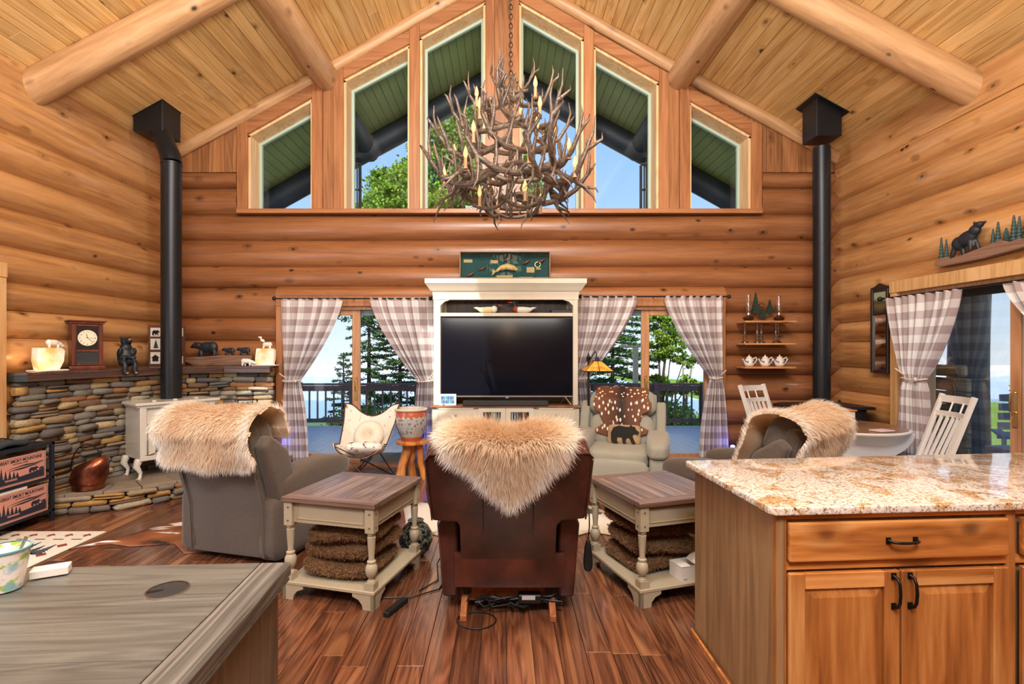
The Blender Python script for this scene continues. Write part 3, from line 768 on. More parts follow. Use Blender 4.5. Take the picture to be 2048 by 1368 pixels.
def conifer(name, label, base, h, r, nb, nn, seed, droop=.15, mat=M_NEEDLE, power=1.0, start=.08, ln=.10):
    rg = np.random.default_rng(seed); t = thing(name, label, 'tree', base); mb = MB(); mb.tube([(0, 0, -2.5), (0, 0, h)], [.02+h*.018, .012], 7)
    P_, D_ = [], []
    for i in range(nb):
        f = start+(1-start)*((i+.5)/nb)**.9; z = h*f; L = r*(1-f)**power*rg.uniform(.75, 1.1)+.08; a = i*2.399+rg.uniform(-.3, .3)
        d = np.array([math.cos(a), math.sin(a), 0]); n = max(10, int(nn*L/ (r*nb*.5)))
        s = rg.uniform(.08, 1, n)**.8; sag = -droop*L*s**1.3+.10*L*s**3
        side = rg.normal(size=n)*.16*L*(1.05-s)+rg.normal(size=n)*.03
        perp = np.array([-d[1], d[0], 0])
        p = d*(s*L)[:, None]+perp*side[:, None]; p[:, 2] += z+sag+rg.normal(size=n)*.015
        P_.append(p); D_.append(d*.5+perp*np.sign(side)[:, None]*.7+rg.normal(size=(n, 3))*.35)
        mb.tube([(0, 0, z), tuple(d*L*.5+np.array([0, 0, z-droop*L*.4])), tuple(d*L+np.array([0, 0, z-droop*L+.1*L]))], [.008+.012*L, .007+.006*L, .004], 4)
    mb.build('trunk', M_BARK, t, 60)
    o = cards('foliage', np.concatenate(P_), np.concatenate(D_), ln, ln*.35, mat, t, seed); o['kind'] = 'stuff'
    return t
def TB(px, Y, py): p = P(px, py, Y); return p
# maple behind the upper windows (crown 725-1080 px, 220-420+ px at 17 m)
b = Vector((PX(880, 17), 17, -4))
def bl(px, py, Y, rx, rz_): return (tuple(P(px, py, Y)-b), (rx, rx, rz_))
leafy('maple_tree', 'large bright green maple filling the view beyond the central gable windows', tuple(b), 15,
      [bl(930, 235, 17, .7, .6), bl(945, 300, 17, 1.0, .9), bl(890, 275, 17, .7, .6), bl(875, 330, 17.5, 1.1, 1.0), bl(1035, 300, 17.6, .6, .6), bl(1060, 390, 17.2, .55, .9), bl(955, 380, 16.5, 1.2, 1.0), bl(800, 380, 17, 1.1, .8), bl(765, 365, 17, .5, .4), bl(745, 410, 17, .5, .6), bl(815, 340, 17.5, .6, .5), bl(880, 420, 17, 1.3, 1.0), bl(1010, 350, 18, .7, .7), bl(790, 430, 17, 1.3, .7)], 42000, .13, M_LEAF, 11, rt=.18)
conifer('slender_spruce', 'thin young spruce beyond the deck rail, left door', tuple(P(687, 700, 13)-Vector((0, 0, 3.6))), 3.6+PZ(705, 13)-PZ(700, 13), 1.15, 46, 9000, 21, .12, start=.2, power=1.1, ln=.07)
conifer('big_spruce', 'broad dark spruce tree right of the left door stile', tuple(Vector((PX(800, 14), 14, -3.0))), 6.6, 2.3, 85, 30000, 22, .18, power=.8)
conifer('sparse_fir', 'sparse bare-topped fir behind the left door', tuple(Vector((PX(738, 15), 15, -3.0))), 7.0, 1.3, 40, 5500, 25, .3, power=.5, start=.45)
# overhanging twig top left door
leafy('overhanging_branch_tree', 'dark leafed tree whose twigs hang into the left door view', (PX(905, 13), 13, -2), 8, [(tuple(P(690, 625, 13)-Vector((PX(905, 13), 13, -2))), (.5, .3, .2)), (tuple(P(735, 640, 13)-Vector((PX(905, 13), 13, -2))), (.4, .3, .2)), (tuple(P(820, 620, 13)-Vector((PX(905, 13), 13, -2))), (1.0, .6, .5))], 2600, .07, M_NEEDLE, 31)
def B2(px, Y, zb=-3): return Vector((PX(px, Y), Y, zb))
conifer('side_spruce', 'dense green hemlock in the left half of the middle-right door', tuple(B2(1225, 14)), 6.7, 2.4, 85, 30000, 23, .2, power=.6, mat=leaf_mat('hemlock_needle', srgb(44, 84, 44), srgb(84, 128, 64), srgb(140, 172, 96)), ln=.12)
b3 = B2(1325, 13)
def bl3(px, py, rx, rz_): return (tuple(P(px, py, 13)-b3), (rx, rx*.8, rz_))
leafy('young_birch', 'slender light green birch seen through the middle-right door', tuple(b3), 7, [bl3(1330, 650, .5, .4), bl3(1318, 700, .35, .3), bl3(1345, 680, .45, .35), bl3(1368, 720, .35, .2), bl3(1322, 770, .4, .4), bl3(1375, 770, .35, .3), bl3(1350, 830, .5, .3), bl3(1312, 640, .3, .3)], 9000, .075, M_LEAF, 33, bark=M_BARK, rt=.05)
b4 = B2(1372, 14)
leafy('bare_trunk_birch', 'pale thin trunk tree at the right of the middle-right door', tuple(b4), 5.6, [(tuple(P(1385, 850, 14)-b4), (.5, .4, .3)), (tuple(P(1362, 640, 14)-b4), (.3, .3, .3))], 2500, .07, M_LEAF2, 34, bark=M_BARKL, rt=.06)
leafy('leafy_shrub', 'bushy light green shrub below the deck rail', tuple(B2(1290, 12.2, -2.5)), 3.0, [((0, 0, 2.3), (1.3, .6, .5)), ((1.3, 0, 2.0), (.7, .5, .4))], 6000, .08, M_LEAF2, 35)
leafy('low_shrub', 'low green shrubs below the rail behind the spruce', tuple(B2(760, 12.4, -2.5)), 3.0, [((0, 0, 2.2), (1.2, .6, .5)), ((-2.2, 0, 1.7), (1.0, .5, .35)), ((1.2, 0, 2.1), (.7, .5, .5))], 7000, .08, M_LEAF2, 36)
tp = thing('bird_feeder_post', 'pale wooden post with crossbar beyond the railing', 'post', (PX(1271, 11.3), 11.3, -1.5))
zt = PZ(693, 11.3)+1.5
MPP = plain('sun_bleached_post', srgb(222, 208, 186), .8, var=.1); MB().box(-.05, .05, -.05, .05, 0, zt).build('post', MPP, tp, bevel=.005); MB().box(-.33, .1, -.03, .03, zt-.03, zt+.03).build('crossbar', MPP, tp, bevel=.005)  # even pale tone, lightened because the post stands in shade
# side porch
beam('porch_log_post', 'thick dark log post on the side porch', (6.15, 6.75, -.06), (6.15, 6.75, 4.2), .225, .205, M_DARKLOG, 91, cat='post')
M_WEATH = wood('weathered_board', srgb(128, 118, 96), srgb(74, 68, 56), srgb(160, 150, 124), 1, 1.0, .85, .7, 2, .2, 5)
st_ = thing('weathered_plank_screen', 'weathered plank screen standing on the side porch beside the door', 'screen', (5.15, 5.95, -.06))
for k in range(8): MB().box(-.03+.01*(k % 3), .03, -.30, .16+.02*(k % 2), .02+k*.155, .165+k*.155).build('plank', M_WEATH, st_, bevel=.008)
MB().box(-.035, .035, -.26, .18, 1.27, 1.40).build('top_plank', M_WEATH, st_, bevel=.02)
MB().tube([(-.06, -.19, 0), (-.06, -.19, 1.14), (-.06, -.14, 1.22), (-.06, .3, 1.24)], .022, 8).build('frame_tube', plain('dark_green_tube', (.01, .025, .025), .4), st_, 50)
M_GREYP = plain('grey_plastic_lumber', srgb(128, 140, 156), .6)
ad = thing('porch_chair', 'grey slatted adirondack chair on the side porch', 'chair', (6.25, 6.05, -.06), 2.5)
for k in range(5):
    MB().prism([(-.26+.01*k, 0), (.26-.01*k, 0), (.26-.01*k, .085), (0, .105), (-.26+.01*k, .085)], -.01, .01).build('slat', M_GREYP, ad, loc=(0, -.28-.035*k, .46+.115*k), rot=(.3, 0, 0))
for sx_ in (-1, 1):
    MB().box(sx_*.27-.05, sx_*.27+.05, -.25, .35, .55, .58).build('arm', M_GREYP, ad, bevel=.006); MB().box(sx_*.27-.015, sx_*.27+.015, .22, .32, 0, .55).build('leg', M_GREYP, ad); MB().box(sx_*.25-.015, sx_*.25+.015, -.5, -.4, 0, .3).build('leg', M_GREYP, ad)
    MB().tube([(sx_*.25, -.48, .12), (sx_*.25, .3, .36)], .03, 4).build('side_rail', M_GREYP, ad)
for k in range(4): MB().box(-.25, .25, -.045, .045, 0, .02).build('seat_slat', M_GREYP, ad, loc=(0, -.2+k*.12, .27+.025*k))
pt = thing('porch_chest', 'low grey storage chest on the side porch in front of the chair', 'chest', (5.55, 5.1, -.06))
MB().box(-.3, .3, -.45, .42, 0, .50).build('body', M_GREYP, pt, bevel=.01); MB().box(-.33, .33, -.48, .45, .50, .54).build('lid', M_GREYP, pt, bevel=.01)
leafy('porch_shrub', 'green potted shrub on the side porch beyond the chair', (6.9, 6.55, -.06), 1.2, [((0, 0, .95), (.25, .25, .4))], 1800, .05, M_LEAF2, 37, rt=.02)
# ================================================================ fur
def fur_mat(name, deep, mid, tip):
    t = NT(name); r = t.n('ShaderNodeAttribute', {'attribute_name': 'tone'}).outputs['Fac']
    c = t.ramp(r, [(0, deep), (.5, mid), (1, tip)]); t.col(c); t.rough(.75); t.set(t.b, 'Specular IOR Level', .2)
    tr = t.n('ShaderNodeBsdfTranslucent', Color=c); mx = t.n('ShaderNodeMixShader', i0=.3, i1=t.b.outputs[0], i2=tr.outputs[0]); t.t.links.new(mx.outputs[0], t.out.inputs[0]); return t.m
M_FUR = fur_mat('sheepskin_wool', srgb(232, 204, 172), srgb(244, 230, 210), srgb(252, 251, 250))
M_SHAG = fur_mat('brown_shag', srgb(116, 86, 60), srgb(158, 122, 90), srgb(200, 168, 136))
def strands(name, pos, nrm, comb, ln, wd, tone0, mat, parent, seed, seg=3, tip_up=.25, kink=.0, lift=1.0):
    rg = np.random.default_rng(seed); n = len(pos)
    L = (ln*rg.uniform(.65, 1.2, n))[:, None]
    comb = comb+rg.normal(size=(n, 3))*.22; comb /= np.maximum(np.linalg.norm(comb, axis=1, keepdims=True), 1e-6)
    nr = nrm*lift+rg.normal(size=(n, 3))*.15
    d0 = nr*.9+comb*.5; d0 /= np.linalg.norm(d0, axis=1, keepdims=True)
    side = np.cross(d0, rg.normal(size=(n, 3))); side /= np.maximum(np.linalg.norm(side, axis=1, keepdims=True), 1e-6)
    rows = []; p = pos.copy(); d = d0.copy()
    for k in range(seg+1):
        f = k/seg; wk = wd*(1-f*.92)
        rows.append(p-side*wk*.5); rows.append(p+side*wk*.5)
        p = p+d*L/seg; d = d*(1-.42)+comb*.42+rg.normal(size=(n, 3))*kink; d /= np.linalg.norm(d, axis=1, keepdims=True)
    m = 2*(seg+1); v = np.stack(rows, 1).reshape(-1, 3)
    base = np.arange(n)[:, None]*m
    quads = np.concatenate([base+np.array([[2*k, 2*k+1, 2*k+3, 2*k+2]]) for k in range(seg)], 1).reshape(-1, 4)
    tone = np.stack([np.clip(tone0+(k+.5)/seg*.35-.1+rg.normal(size=n)*.08, 0, 1) for k in range(seg)], 1).reshape(-1)
    nf = len(quads); me = bpy.data.meshes.new(name); me.vertices.add(len(v)); me.vertices.foreach_set('co', v.ravel().astype(np.float32))
    me.loops.add(nf*4); me.loops.foreach_set('vertex_index', quads.ravel().astype(np.int32)); me.polygons.add(nf)
    me.polygons.foreach_set('loop_start', np.arange(0, nf*4, 4, dtype=np.int32)); me.polygons.foreach_set('loop_total', np.full(nf, 4, dtype=np.int32))
    me.polygons.foreach_set('use_smooth', np.ones(nf, dtype=bool))
    at = me.attributes.new('tone', 'FLOAT', 'FACE'); at.data.foreach_set('value', tone.astype(np.float32))
    me.update(); me.materials.append(mat); o = link(name, me, parent); o['kind'] = 'stuff'; return o
def pelt(label, S, inside, n, ln, mat, M, seed, comb_v=1.0, comb_fn=None, wd=.0035, kink=.05, name='sheepskin', cat='throw', skin=None):
    """S(u,v)->(x,y,z) draped surface, inside(u,v)->edge distance (>0 inside)"""
    t = thing(name, label, cat, (0, 0, 0)); t.matrix_world = M
    N = 40; mb = MB(); idx = {}
    def vid(i, j):
        if (i, j) not in idx: idx[(i, j)] = len(mb.v); mb.v.append(tuple(S(i/N, j/N)))
        return idx[(i, j)]
    for j in range(N):
        for i in range(N):
            if inside((i+.5)/N, (j+.5)/N) > 0: mb.f.append((vid(i, j), vid(i+1, j), vid(i+1, j+1), vid(i, j+1)))
    mb.build('hide', skin or mat, t, 60)
    rg = np.random.default_rng(seed); P_, N_, C_, T_ = [], [], [], []
    e = .004
    while len(P_) < n:
        u, v = rg.random(), rg.random(); d = inside(u, v)
        if d <= 0: continue
        p = Vector(S(u, v)); du = Vector(S(min(u+e, 1), v))-Vector(S(max(u-e, 0), v)); dv = Vector(S(u, min(v+e, 1)))-Vector(S(u, max(v-e, 0)))
        if du.length < 1e-9 or dv.length < 1e-9: continue
        nn = dv.cross(du).normalized()
        cb = comb_fn(u, v) if comb_fn else (0, 1)
        c = du.normalized()*cb[0]+dv.normalized()*cb[1]
        P_.append(p); N_.append(nn); C_.append(c)
        T_.append(max(0, .62-d*3.4)+.22*hashf(int(u*9), int(v*9)) )
    s_ = strands('wool', np.array(P_), np.array(N_), np.array(C_), ln, wd, np.array(T_), mat, t, seed, kink=kink)
    return t
# ================================================================ recliners
def fabric(name, c, dark):
    t = NT(name); n = t.noise(t.mapping(t.coord(), (130, 130, 130)), 1, 2); b = t.noise(t.coord(), 3, 3)
    cc = t.mix(n, dark, c); cc = t.mix(t.math('MULTIPLY', b, .35), cc, tuple(x*1.25 for x in c)); t.col(cc); t.rough(.92); t.set(t.b, 'Sheen Weight', .25); t.bump(n, .35, .002); return t.m
M_FAB = fabric('grey_weave', srgb(98, 86, 77), srgb(40, 33, 28))
M_FAB2 = fabric('pale_sage_weave', srgb(160, 160, 150), srgb(126, 126, 116))
t = NT('brown_leather'); n1 = t.noise(t.coord(), 5, 4, .6); n2 = t.noise(t.coord(), 140, 2)
t.col(t.ramp(n1, [(.3, srgb(36, 17, 15)), (.52, srgb(62, 30, 24)), (.75, srgb(90, 46, 34))])); t.rough(.34); t.set(t.b, 'Coat Weight', .3); t.set(t.b, 'Coat Roughness', .2); t.bump(n2, .15, .002); M_LEATH = t.m
M_LEATHD = plain('dark_gap', (.012, .008, .006), .7)
def RX(a, c=(0, 0, 0)): return Matrix.Translation(c) @ Matrix.Rotation(a, 4, 'X')
def recliner(label, loc, rz, mat, W=.86, foot=False):
    t = thing('recliner', label, 'recliner', loc, rz); h = W/2
    def rc(mb, c, s, a=0, p=5, n=8, az=0, warp=None):
        mb.cushion((0, 0, 0), s, p, n, Matrix.Translation(c) @ Matrix.Rotation(az, 4, 'Z') @ Matrix.Rotation(a, 4, 'X'), warp)
    mb = MB(); rc(mb, (0, .03, .20), (W-.3, .80, .32), p=9); mb.build('base', mat, t, 60)
    mb = MB(); rc(mb, (0, .14, .42), (W-.36, .66, .20), p=5, n=10); mb.build('seat', mat, t, 80)
    mb = MB(); rc(mb, (0, .475, .25), (W-.38, .09, .36), p=6); mb.build('footrest', mat, t, 80)
    for s in (-1, 1):
        mb = MB(); rc(mb, (s*(h-.10), .06, .27), (.17, .90, .50), p=9, n=9)
        rc(mb, (s*(h-.10), .10, .53), (.225, .90, .20), p=4, n=12, warp=lambda v, q: (v[0], v[1], v[2]+.03*math.cos(v[1]*4)))
        mb.build('arm', mat, t, 70)
    # rear shell: full panel to the floor with raked upper part
    pr = [(-.38, .05), (-.40, .42), (-.545, .92), (-.52, .99), (-.46, 1.0), (-.20, .40), (-.20, .05)]
    mb = MB(); mb.prism([(y, z) for y, z in pr], -(h-.12), h-.12, 'yz'); mb.build('back_panel', mat, t, 50, bevel=.02, seg=3)
    for s in (-1, 1):
        pw = [(-.36, .44), (-.50, .86), (-.43, .93), (-.25, .80), (-.12, .44)]
        mb = MB(); mb.prism(pw, s*(h-.125), s*(h-.02), 'yz'); mb.build('wing', mat, t, 60, bevel=.035, seg=3)
    mb = MB(); rc(mb, (0, -.20, .62), (W-.30, .22, .40), a=.30, p=3.6, n=12); mb.build('lumbar_cushion', mat, t, 80)
    mb = MB(); rc(mb, (0, -.37, .90), (W-.24, .26, .34), a=.30, p=3.2, n=12); mb.build('head_cushion', mat, t, 80)
    for s in (-1, 1):
        MB().tube([(s*(h-.13), -.388, .06), (s*(h-.13), -.408, .42), (s*(h-.13), -.55, .92)], .006, 6).build('piping', mat, t, 60)
    return t
def drape(W, y_back=-.585, top=1.075, rear=.42, front=.35, wid=.8, sag=.02):
    """surface over a recliner head: v 0 = front hanging edge, 1 = rear lower edge"""
    def S(u, v):
        s = -front+v*(front+rear); x = (u-.5)*wid
        r = .15; arc = r*pi*.5
        bump = .012*math.sin(x*17+1)+.01*math.sin(s*19+x*5)
        dip = -sag*math.exp(-(x/.12)**2)
        if s > arc*.9:
            q = s-arc*.9; return (x, y_back-.03+q*.30-bump, top-.15-q*.95+dip)
        if s < -arc*.9:
            q = -s-arc*.9; return (x, -.22+q*.30+bump, top-.15-q*.95+dip)
        a = s/(arc*.9)*pi/2
        yc = (y_back-.03-.22)/2; ry = abs(y_back-.03+.22)/2
        return (x, yc-math.sin(a)*ry, top-.15+math.cos(a)*.15+dip+bump)
    return S
def skin_mask(prof, wob=.02, seed=0):
    """prof: list of (v, halfwidth in u)"""
    def f(u, v):
        for (a, wa), (b, wb) in zip(prof, prof[1:]):
            if a <= v <= b:
                w = wa+(wb-wa)*(v-a)/(b-a) if b > a else wa
                w += wob*math.sin(v*31+seed)+wob*.6*math.sin(v*17+seed*2)*(1 if u > .5 else -1)
                return min(w-abs(u-.5), (v-prof[0][0])*1.5+.01, (prof[-1][0]-v)*1.5+.01)
        return -1
    return f
# left recliner with sheepskin
Lloc, Lrz = (-1.86, 4.02, 0), -.27
recliner('charcoal-grey fabric recliner seen from behind, left of the side tables', Lloc, Lrz, M_FAB, .88)
ML = Matrix.Translation(Lloc) @ Matrix.Rotation(Lrz, 4, 'Z')
pelt('cream sheepskin draped over the left grey recliner', drape(.8, top=1.10, rear=.46, front=.30, wid=.86), skin_mask([(0, .40), (.25, .44), (.7, .46), (.86, .44), (.93, .49), (1, .40)], .012), 26000, .060, M_FUR, ML, 41, wd=.0042)
# far pale recliner, facing the room
Floc, Frz = (PX(1243, 5.45), 5.50, 0), pi-.30
recliner('pale sage recliner facing the camera by the middle-right patio door', Floc, Frz, M_FAB2, .98)
MF = Matrix.Translation(Floc) @ Matrix.Rotation(Frz, 4, 'Z')
# right recliner beyond the island
Rloc, Rrz = (2.03, 4.25, 0), .66
recliner('grey recliner beyond the granite island, mostly hidden', Rloc, Rrz, M_FAB, .88).scale = (1, 1, .94)
MR = Matrix.Translation(Rloc) @ Matrix.Rotation(Rrz, 4, 'Z') @ Matrix.Diagonal((1.1, 1, .94, 1))
pelt('thick cream sheepskin draped over the recliner behind the island', drape(.8, top=1.12, rear=.50, front=.62, wid=.86), skin_mask([(0, .40), (.2, .46), (.7, .47), (.92, .46), (1, .42)], .01), 26000, .060, M_FUR, MR, 43, wd=.0042)
# axis deer hide on the far recliner
t = NT('spotted_deer_hide'); uv = t.coord('Object'); sp = t.n('ShaderNodeSeparateXYZ', i0=uv)
vv = t.n('ShaderNodeTexVoronoi', Vector=t.mapping(uv, (26, 20, 13)), Scale=1.0, Randomness=.8).outputs['Distance']
ax = t.math('ABSOLUTE', sp.outputs[0]); nz = t.noise(uv, 9, 3)
basec = t.ramp(t.math('ADD', ax, t.math('MULTIPLY', nz, .06)), [(.035, srgb(26, 16, 12)), (.10, srgb(82, 46, 28)), (.3, srgb(112, 66, 40))])
t.col(t.mix(t.ramp(vv, [(.22, (1, 1, 1)), (.32, (0, 0, 0))]), basec, srgb(236, 226, 210))); t.rough(.7); t.bump(t.noise(uv, 300, 2), .3, .002); M_DEER = t.m
def hideS(u, v):
    x = (u-.5)*.66; s = v*.74
    if s < .12: return (x, -.46+.14*s/.12+.012*math.sin(x*14), 1.085+.006*math.sin(x*9)-.02*abs(x))
    q = s-.12; return (x, -.315+.16*min(q, .12)/.12+max(0, q-.12)*.20+.01*math.sin(x*12+q*7), 1.08-q*.93)
hm = skin_mask([(0, .40), (.25, .43), (.45, .48), (.5, .46), (.56, .33), (.72, .30), (.80, .42), (.86, .40), (.95, .12), (1, .05)], .012, 2)
th = thing('deer_hide', 'white-spotted brown deer hide hanging over the pale recliner back', 'hide'); th.matrix_world = MF
mb = MB(); N = 60; idx = {}
def vid(i, j):
    if (i, j) not in idx: idx[(i, j)] = len(mb.v); mb.v.append(hideS(i/N, j/N))
    return idx[(i, j)]
for j in range(N):
    for i in range(N):
        if hm((i+.5)/N, (j+.5)/N) > 0: mb.f.append((vid(i, j), vid(i+1, j), vid(i+1, j+1), vid(i, j+1)))
o = mb.build('pelt', M_DEER, th, 70); sm = o.modifiers.new('s', 'SOLIDIFY'); sm.thickness = .008; sm.offset = 0
# bear pillow
def pillow(name, label, M, size, mat, p=2.6, group=None):
    t = thing(name, label, 'pillow', (0, 0, 0), 0, group); t.matrix_world = M
    def wp(v, q):
        ex = abs(q[0]); ez = abs(q[2]); k = 1-.0*ex
        pinch = 1+.10*(ex**3*ez**3)
        return (v[0]*pinch, v[1]*(1-.55*max(ex, ez)**4), v[2]*pinch)
    MB().cushion((0, 0, 0), size, p if p > 3 else 5, 12, None, wp).build('cushion', mat, t, 80); return t
M_BURL = fabric('tan_burlap', srgb(176, 152, 118), srgb(140, 116, 86))
BEAR2D = [(-.40, -.30), (-.42, .02), (-.34, .26), (-.16, .34), (.06, .30), (.18, .30), (.22, .40), (.28, .32), (.36, .30), (.40, .18), (.50, .10), (.46, .02), (.32, .02), (.28, -.08), (.36, -.30), (.40, -.38), (.28, -.38), (.18, -.16), (.10, -.16), (.06, -.30), (.10, -.38), (-.02, -.38), (-.06, -.14), (-.20, -.14), (-.22, -.28), (-.16, -.38), (-.30, -.38)]
M_BLKF = plain('black_felt', (.008, .008, .008), .9)
Mp = MF @ Matrix.Translation((-.04, .02, .60)) @ Matrix.Rotation(.35, 4, 'X')
tb = pillow('bear_pillow', 'small tan lumbar pillow with a black bear silhouette', Mp, (.34, .12, .22), M_BURL)
MB().prism([(-x*.32, z*.26) for x, z in BEAR2D], .062, .068).build('bear_applique', M_BLKF, tb)
# ---------------------------------------------------------------- centre leather recliner
Cx, Cy = .035, 3.2
cr_ = thing('leather_recliner', 'dark brown leather rocker recliner seen from behind in the centre', 'recliner', (Cx, Cy, 0), -.01)
def rc(mb, c, s, a=0, p=5, n=8, warp=None, M0=None): mb.cushion((0, 0, 0), s, p, n, (M0 or Matrix()) @ Matrix.Translation(c) @ Matrix.Rotation(a, 4, 'X'), warp)
def rear(z): return -.30-.30*max(0, z-.30)/.67     # y of rear face as function of z
mb = MB()   # upper back panel, wide, tapering
def quadpanel(mb, pts, th):      # pts (x,z) outline, thickness th forward of rear face
    n = len(pts); vs = [(x, rear(z), z) for x, z in pts]+[(x, rear(z)+th, z) for x, z in pts]
    mb.add(vs, [tuple(range(n)), tuple(range(2*n-1, n-1, -1))]+[(i, i+n, (i+1) % n+n, (i+1) % n) for i in range(n)])
quadpanel(mb, [(-.425, .955), (-.40, .975), (.41, .985), (.43, .965), (.415, .60), (.29, .585), (.265, .55), (.265, .20), (-.265, .20), (-.265, .55), (-.28, .575), (-.41, .585)], .14)
mb.build('back_panel', M_LEATH, cr_, 40, bevel=.012, seg=2)
for x in (-.135, .135): MB().tube([(x, rear(.95)-.002, .95), (x, rear(.6)-.002, .6), (x, rear(.37)-.002, .37)], .0028, 5).build('seam', M_LEATH, cr_)
mb = MB()
mb.tube([(-.425, rear(.96)-.004, .95), (-.40, rear(.98)-.004, .978), (0, rear(.98)-.004, .985), (.41, rear(.98)-.004, .988), (.432, rear(.96)-.004, .96)], .006, 6)
mb.tube([(-.425, rear(.95)-.003, .95), (-.412, rear(.59)-.003, .59)], .005, 6); mb.tube([(.430, rear(.95)-.003, .95), (.417, rear(.6)-.003, .6)], .005, 6)
mb.build('piping', M_LEATH, cr_, 60)
MB().box(-.30, .315, -.345, -.305, .185, .372).build('back_strap', M_LEATH, cr_, 50, bevel=.006, seg=2)
for s in (-1, 1):
    mb = MB(); mb.add([(s*.285, -.28, .10), (s*.375, -.28, .10), (s*.405, -.30, .52), (s*.38, -.30, .565), (s*.32, -.30, .57), (s*.285, -.30, .55)]+[(s*.285, .55, .10), (s*.41, .55, .10), (s*.43, .55, .52), (s*.41, .55, .60), (s*.32, .55, .61), (s*.285, .55, .57)],
                      [(0, 1, 2, 3, 4, 5), (11, 10, 9, 8, 7, 6)]+[(i, i+6, (i+1) % 6+6, (i+1) % 6) for i in range(6)])
    mb.build('arm', M_LEATH, cr_, 60, bevel=.02, seg=3)
MB().box(-.285, .285, -.20, .5, .16, .42).build('seat_box', M_LEATHD, cr_)
mb = MB(); rc(mb, (0, .2, .46), (.56, .7, .18), p=4, n=10); mb.build('seat', M_LEATH, cr_, 80)
wr = lambda v, q: (v[0], v[1], v[2]+.012*math.sin(v[0]*34)*abs(q[1]))
mb = MB(); rc(mb, (0, -.44, .94), (.88, .22, .24), a=.35, p=2.9, n=16, warp=wr); mb.build('head_cushion', M_LEATH, cr_, 80)
mb = MB(); rc(mb, (0, -.22, .66), (.60, .22, .34), a=.35, p=3.5, n=10); mb.build('lumbar_cushion', M_LEATH, cr_, 80)
for s in (-1, 1): 
    mb = MB(); rc(mb, (s*.385, -.38, .82), (.13, .24, .42), a=.35, p=3, n=10, warp=wr); mb.build('side_bolster', M_LEATH, cr_, 80)
M_OAK = wood('bare_hardwood', srgb(160, 98, 58), srgb(120, 66, 36), srgb(186, 122, 76), 1, 1, .5, 0, 2, .1)
MB().box(-.25, .25, -.22, -.19, .05, .19).build('rear_crossbar', M_OAK, cr_, bevel=.004)
for s in (-1, 1):
    MB().prism([(-.36, 0), (-.36, .035), (-.22, .12), (-.05, .12), (-.05, .05), (.4, .05), (.4, 0)], s*.25-.018, s*.25+.018, 'yz').build('rocker_rail', M_OAK, cr_, bevel=.003)
    MB().box(s*.235-.02, s*.235+.02, -.25, -.21, .10, .20).build('bracket', M_BLACK, cr_)
S0 = drape(.8)
def Sc(u, v):
    s = -.16+v*.62; x = (u-.5)*.80
    top = 1.095-.03*math.exp(-((x+.0)/.10)**2)-.25*max(0, abs(x)-.25)**1.2
    if s < 0: return (x, -.34+.5*-s, top-.03-.55*(-s))
    if s < .16:
        a = s/.16*pi/2; return (x, -.34-.302*math.sin(a), top-.055+.055*math.cos(a)-.005)
    q = s-.16; return (x, rear(1.0-q)-.028+.004*math.sin(x*20+q*9), top-.06-q*.97)
heart = skin_mask([(0, .34), (.22, .42), (.40, .43), (.52, .405), (.62, .33), (.70, .27), (.78, .21), (.90, .12), (.965, .05), (1, .02)], .010, 1)
MC = Matrix.Translation((Cx-.005, Cy, 0))
pelt('long-haired cream sheepskin over the leather recliner, hanging to a point', Sc, lambda u, v: heart(u+.02*math.sin(v*5), v), 34000, .085, M_FUR, MC, 47, comb_fn=lambda u, v: ((u-.5)*1.9, 1.0), wd=.0036, kink=.04)
# adapter, cables, wand
ad_ = thing('power_adapter', 'black power brick with a tangle of black cords under the leather recliner', 'power adapter', (Cx+.12, 2.93, 0))
MB().box(-.065, .065, -.03, .03, .07, .12).build('brick', M_BLACK, ad_, bevel=.006); MB().box(-.045, .03, -.032, -.028, .095, .118).build('rating_label', plain('label_silver', (.5, .5, .5), .5), ad_)
rr = random.Random(5); mb = MB()
for k in range(7):
    mb.tube([(-.30+.47*i/9+rr.uniform(-.02, .02), rr.uniform(-.03, .03), .075+.02*math.sin(i+k)+rr.uniform(-.01, .012)) for i in range(10)], .006, 6)
mb.tube([(-.065, 0, .1), (-.12, -.03, .11), (-.20, -.02, .09)], .005, 6); mb.tube([(.065, 0, .1), (.12, -.02, .11), (.16, 0, .12)], .006, 6)
mb.build('cord', M_BLACK, ad_, 60)
cl = thing('extension_cable', 'thin black power cord looped on the floor behind the leather recliner', 'cord', (Cx-.18, 2.86, 0))  # loose power cord of the recliner
MB().tube([(-.04, .06, .12), (-.085, .05, .02)]+[(.11*math.cos(a)-.0, .09*math.sin(a)-.01, .006) for a in [3.0+k*.38 for k in range(15)]], .004, 6).build('cord', M_BLACK, cl, 60)
wd_ = thing('recliner_remote', 'black teardrop recliner remote hanging by the leather chair side', 'remote', (PX(1176, 2.98), 2.98, .24))
mb = MB(); mb.cushion((0, 0, .075), (.05, .03, .19), 2.6, 8, None, lambda v, q: (v[0]*(1-.35*q[2]), v[1], v[2])); mb.build('handset', M_BLACK, wd_, 70)
MB().tube([(0, 0, .16), (.01, .01, .24), (.012, .03, .33), (-.02, .12, .36)], .004, 6).build('cord', M_BLACK, wd_, 60)
